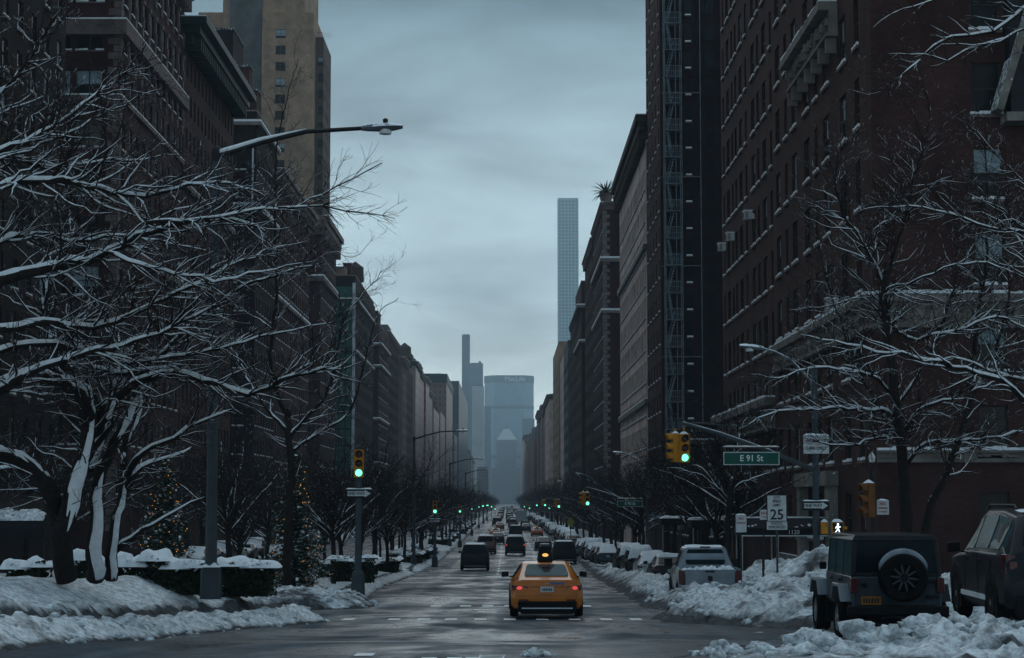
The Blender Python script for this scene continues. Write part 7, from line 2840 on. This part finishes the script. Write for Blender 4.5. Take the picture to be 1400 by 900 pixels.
for d in [88, 96.5, 106, 116, 124, 147, 155, 163, 171.5, 180, 189, 198, 206] + [229 + 8.5 * k for k in range(8)] + [308 + 9 * k for k in range(8)] + [388 + 10 * k for k in range(7)] + [467 + 11 * k for k in range(7)] + [548 + 13 * k for k in range(18)] + [795 + 30 * k for k in range(24)]:
    x = 10.4 + rnd.uniform(-.3, .4)
    place_tree(x, d + rnd.uniform(-1, 1), 'bare dark street tree in the row along the right pavement', RG, rnd.uniform(.85, 1.08))
for d in [74, 82, 91, 100, 110, 120, 152, 160, 168.5, 177, 186, 195, 203] + [231 + 8.5 * k for k in range(8)] + [310 + 9 * k for k in range(8)] + [389 + 10 * k for k in range(7)] + [468 + 11 * k for k in range(7)] + [550 + 13 * k for k in range(18)] + [800 + 30 * k for k in range(24)]:
    for x in ((-7.5, -10.7) if d < 330 else (-8.5,)):
        if d < 80 and x > -9:
            continue
        place_tree(x + rnd.uniform(-.35, .35), d + rnd.uniform(-1.5, 1.5), 'bare dark tree in the long rows on the snowy median', LG, rnd.uniform(.72, .95) * (1 if d > 100 else .9))
for d in [70, 79, 88, 97, 107, 117, 148, 158, 168, 178, 188, 198, 230, 242, 254, 266, 278, 310, 324, 338, 352]:
    place_tree(-26.0 + rnd.uniform(-.4, .4), d, 'bare dark tree along the far left pavement, behind the median', EG, rnd.uniform(.9, 1.2))
for s in far_kinds + kinds:
    if s.name not in used_k:
        for ch in list(s.children):
            bpy.data.objects.remove(ch)
        bpy.data.objects.remove(s)

# hedges: clipped box of small leaves with a snow cap
def hedge(label, loc, w, dp, h, seed, n=2600, cap=.16):
    r = random.Random(seed)
    t = thing('hedge', label, 'hedge', loc)
    b = MB()
    for i in range(n):
        f = r.random()
        x, y, z = r.uniform(-w / 2, w / 2), r.uniform(-dp / 2, dp / 2), r.uniform(0, h)
        if f < .55:
            y = -dp / 2 + abs(r.gauss(0, .07))
        elif f < .75:
            z = h - abs(r.gauss(0, .06))
        elif f < .9:
            x = (w / 2 - abs(r.gauss(0, .06))) * r.choice((-1, 1))
        z *= .90 + .30 * noise.noise((x * 1.5, seed * 2.7, 0))
        bulge = .09 * noise.noise((x * 1.7 + seed, y * 1.7, z * 1.7))
        c = Vector((x * (1 + bulge), y * (1 + bulge) - .05 * noise.noise((x * 2, z * 2, seed)), z * (1 + bulge)))
        s = r.uniform(.025, .055)
        q = Vector((r.gauss(0, 1), r.gauss(0, 1), r.gauss(0, 1))).normalized()
        u = q.orthogonal().normalized() * s
        v = q.cross(u).normalized() * s * .6
        b.face([c - u, c - v, c + u, c + v])
    fl = b.build('foliage', M['leaf'], t)
    b = MB()
    b.box(-w / 2 + .12, w / 2 - .12, -dp / 2 + .15, dp / 2 - .15, 0, h * .74)
    b.build('branches', M['twig'], t)
    b = MB()
    nseg = max(2, int(w / .42))
    for k in range(nseg):
        x0 = -w / 2 - .04 + (w + .08) * k / nseg
        x1 = -w / 2 - .04 + (w + .08) * (k + 1) / nseg
        hk = h * (.90 + .30 * noise.noise(((x0 + x1) / 2 * 1.5, seed * 2.7, 0)))
        snowcap(b, x0 - .12, x1 + .12, -dp / 2 - .06, dp / 2 + .05, hk - .09, cap * r.uniform(.9, 1.5), seed + k)
    for k in range(int(w * 16)):
        chunk(b, (r.uniform(-w / 2, w / 2), -dp / 2 - r.uniform(0, .03), h - abs(r.gauss(0, .12))), r.uniform(.012, .035), k * 1.3 + seed)
    b.build('snow_cover', M['clean_snow'], t, smooth=180)
    return t
def hz(x, d):
    return G(d) + max(0, near_median(x, d) if d < 52 else south_median(x, d)) - .05
for i, (x0, x1, y1, y0, d, lb) in enumerate(((168, 282, 755, 800, 43.5, 'dark clipped hedge with a lumpy snow cap, left of the lamp post base'), (298, 372, 756, 803, 45.2, 'dark clipped hedge with a smooth snow cap, right of the lamp post base'),
                                             (76, 124, 752, 790, 42, 'small hedge with snow on top between the front trunks'), (10, 62, 758, 788, 42.5, 'low snow-topped hedge at the left edge below the awning'),
                                             (124, 168, 752, 792, 44, 'dark hedge with a snow cap behind the forked trunks'))):
    xa, xb = PX(x0, d), PX(x1, d)
    zb = P(0, y0, d).z
    h = P(0, y1 + 9, d).z - zb
    hedge(lb, ((xa + xb) / 2, d + .45, zb - .22), xb - xa, .8, h + .22, i + 3, int(900 + 1300 * (xb - xa)))
hh = [(482, 512, 757, 790, 74, 'dark hedge topped with snow just behind the median signal post'), (452, 482, 757, 788, 75, 'snow-flecked shrub hedge left of the median signal post')]
for i, (x0, x1, y1, y0, d, lb) in enumerate(hh):
    xa, xb = PX(x0, d), PX(x1, d)
    zb = P(0, y0, d).z
    hedge(lb, ((xa + xb) / 2, d + .45, zb - .2), xb - xa, .9, P(0, y1, d).z - zb + .15, i + 13, 1500, .10)
hproto = hedge('dark box hedge topped with snow, first behind the small median trunk', (-8.0, 100, G(100) + .25), 2.6, 5.0, 1.0, 31, 3500, .12)
dup(hproto, (-7.9, 122, G(122) + .25), 0, 'dark box hedge topped with snow, second along the median')
for d in (156, 172, 188, 235, 255, 275, 315, 340, 365, 400, 430):
    dup(hproto, (-7.9, d, G(d) + .25), 0, 'dark box hedge topped with snow further along the median', 'far hedges on the median', (1, 1.3, 1))

# the two lit fir trees on the median nose
def fir(label, loc, H, seed, nl=150):
    r = random.Random(seed)
    t = thing('fir_tree', label, 'fir tree', loc)
    b = MB()
    b.tube([(0, 0, 0), (0, 0, H * .6), (0, 0, H)], [.09, .05, .01], 7)
    b.build('trunk', M['bark'], t)
    b, sn, ltp = MB(), MB(), []
    n = 0
    z = H * .08
    while z < H * .99:
        f = z / H
        Rr = H * .285 * (1 - f) ** .85 + .06
        for k in range(int(7 + 12 * (1 - f))):
            a = r.uniform(0, 6.283)
            L = Rr * r.uniform(.6, 1.12)
            d = Vector((math.cos(a), math.sin(a), 0))
            p0 = Vector((0, 0, z))
            m = max(4, int(L / .085))
            for i in range(m):
                u = (i + 1) / m
                p = p0 + d * (L * u) + Vector((0, 0, -.30 * L * u * u + .06 * L))
                for s in range(5):
                    q = (d * r.uniform(.2, 1) + Vector((r.gauss(0, .8), r.gauss(0, .8), r.gauss(-.1, .5)))).normalized()
                    w = q.orthogonal().normalized() * r.uniform(.010, .020)
                    ln_ = r.uniform(.09, .20)
                    b.face([p - w, p + w, p + q * ln_])
                if r.random() < .05 and u > .4:
                    chunk(sn, p + Vector((0, 0, .03)), r.uniform(.03, .075), r.random() * 50)
            if r.random() < .95:
                uu = r.uniform(.75, 1.03)
                ltp.append(p0 + d * (L * uu) + Vector((0, 0, -.30 * L * uu * uu + .08)))
        z += H * .028
    b.build('needles', M['needle'], t)
    sn.build('snow_cover', M['clean_snow'], t, smooth=180)
    lb_ = MB()
    lb_.ball((0, 0, 0), .017, 4)
    first = None
    r.shuffle(ltp)
    for p in ltp[:nl]:
        if first is None:
            first = lb_.build('string_light', M['xmas'], t, tuple(p))
        else:
            c = first.copy()
            c.location = p
            COL.objects.link(c)
            c.parent = t
    return t
pF = P(402, 790, 71)
fir('tall slim fir tree with small warm string lights, left of the median signal post', (pF.x, 71, G(71) + .2), P(402, 612, 71).z - G(71) - .2, 5, 100)
pF = P(225, 770, 64)
fir('wide fir tree glowing with warm string lights behind the forked trunks', (pF.x, 64, G(64) + .15), P(225, 625, 64).z - G(64) - .15, 6, 100)
# ------------------------------------------------------------------ haze
hm = bpy.data.materials.new('haze')
hm.use_nodes = True
n = hm.node_tree
n.nodes.clear()
ho = n.nodes.new('ShaderNodeOutputMaterial')
pv_ = n.nodes.new('ShaderNodeVolumePrincipled')
pv_.inputs['Color'].default_value = (0.66, 0.86, 1.0, 1)
pv_.inputs['Density'].default_value = 0.00018
pv_.inputs['Anisotropy'].default_value = 0.0
n.links.new(pv_.outputs[0], ho.inputs['Volume'])
mb = MB()
mb.box(-640, 640, -75, 4300, -9.5, 452)
tag(mb.build('haze', hm), kind='stuff')
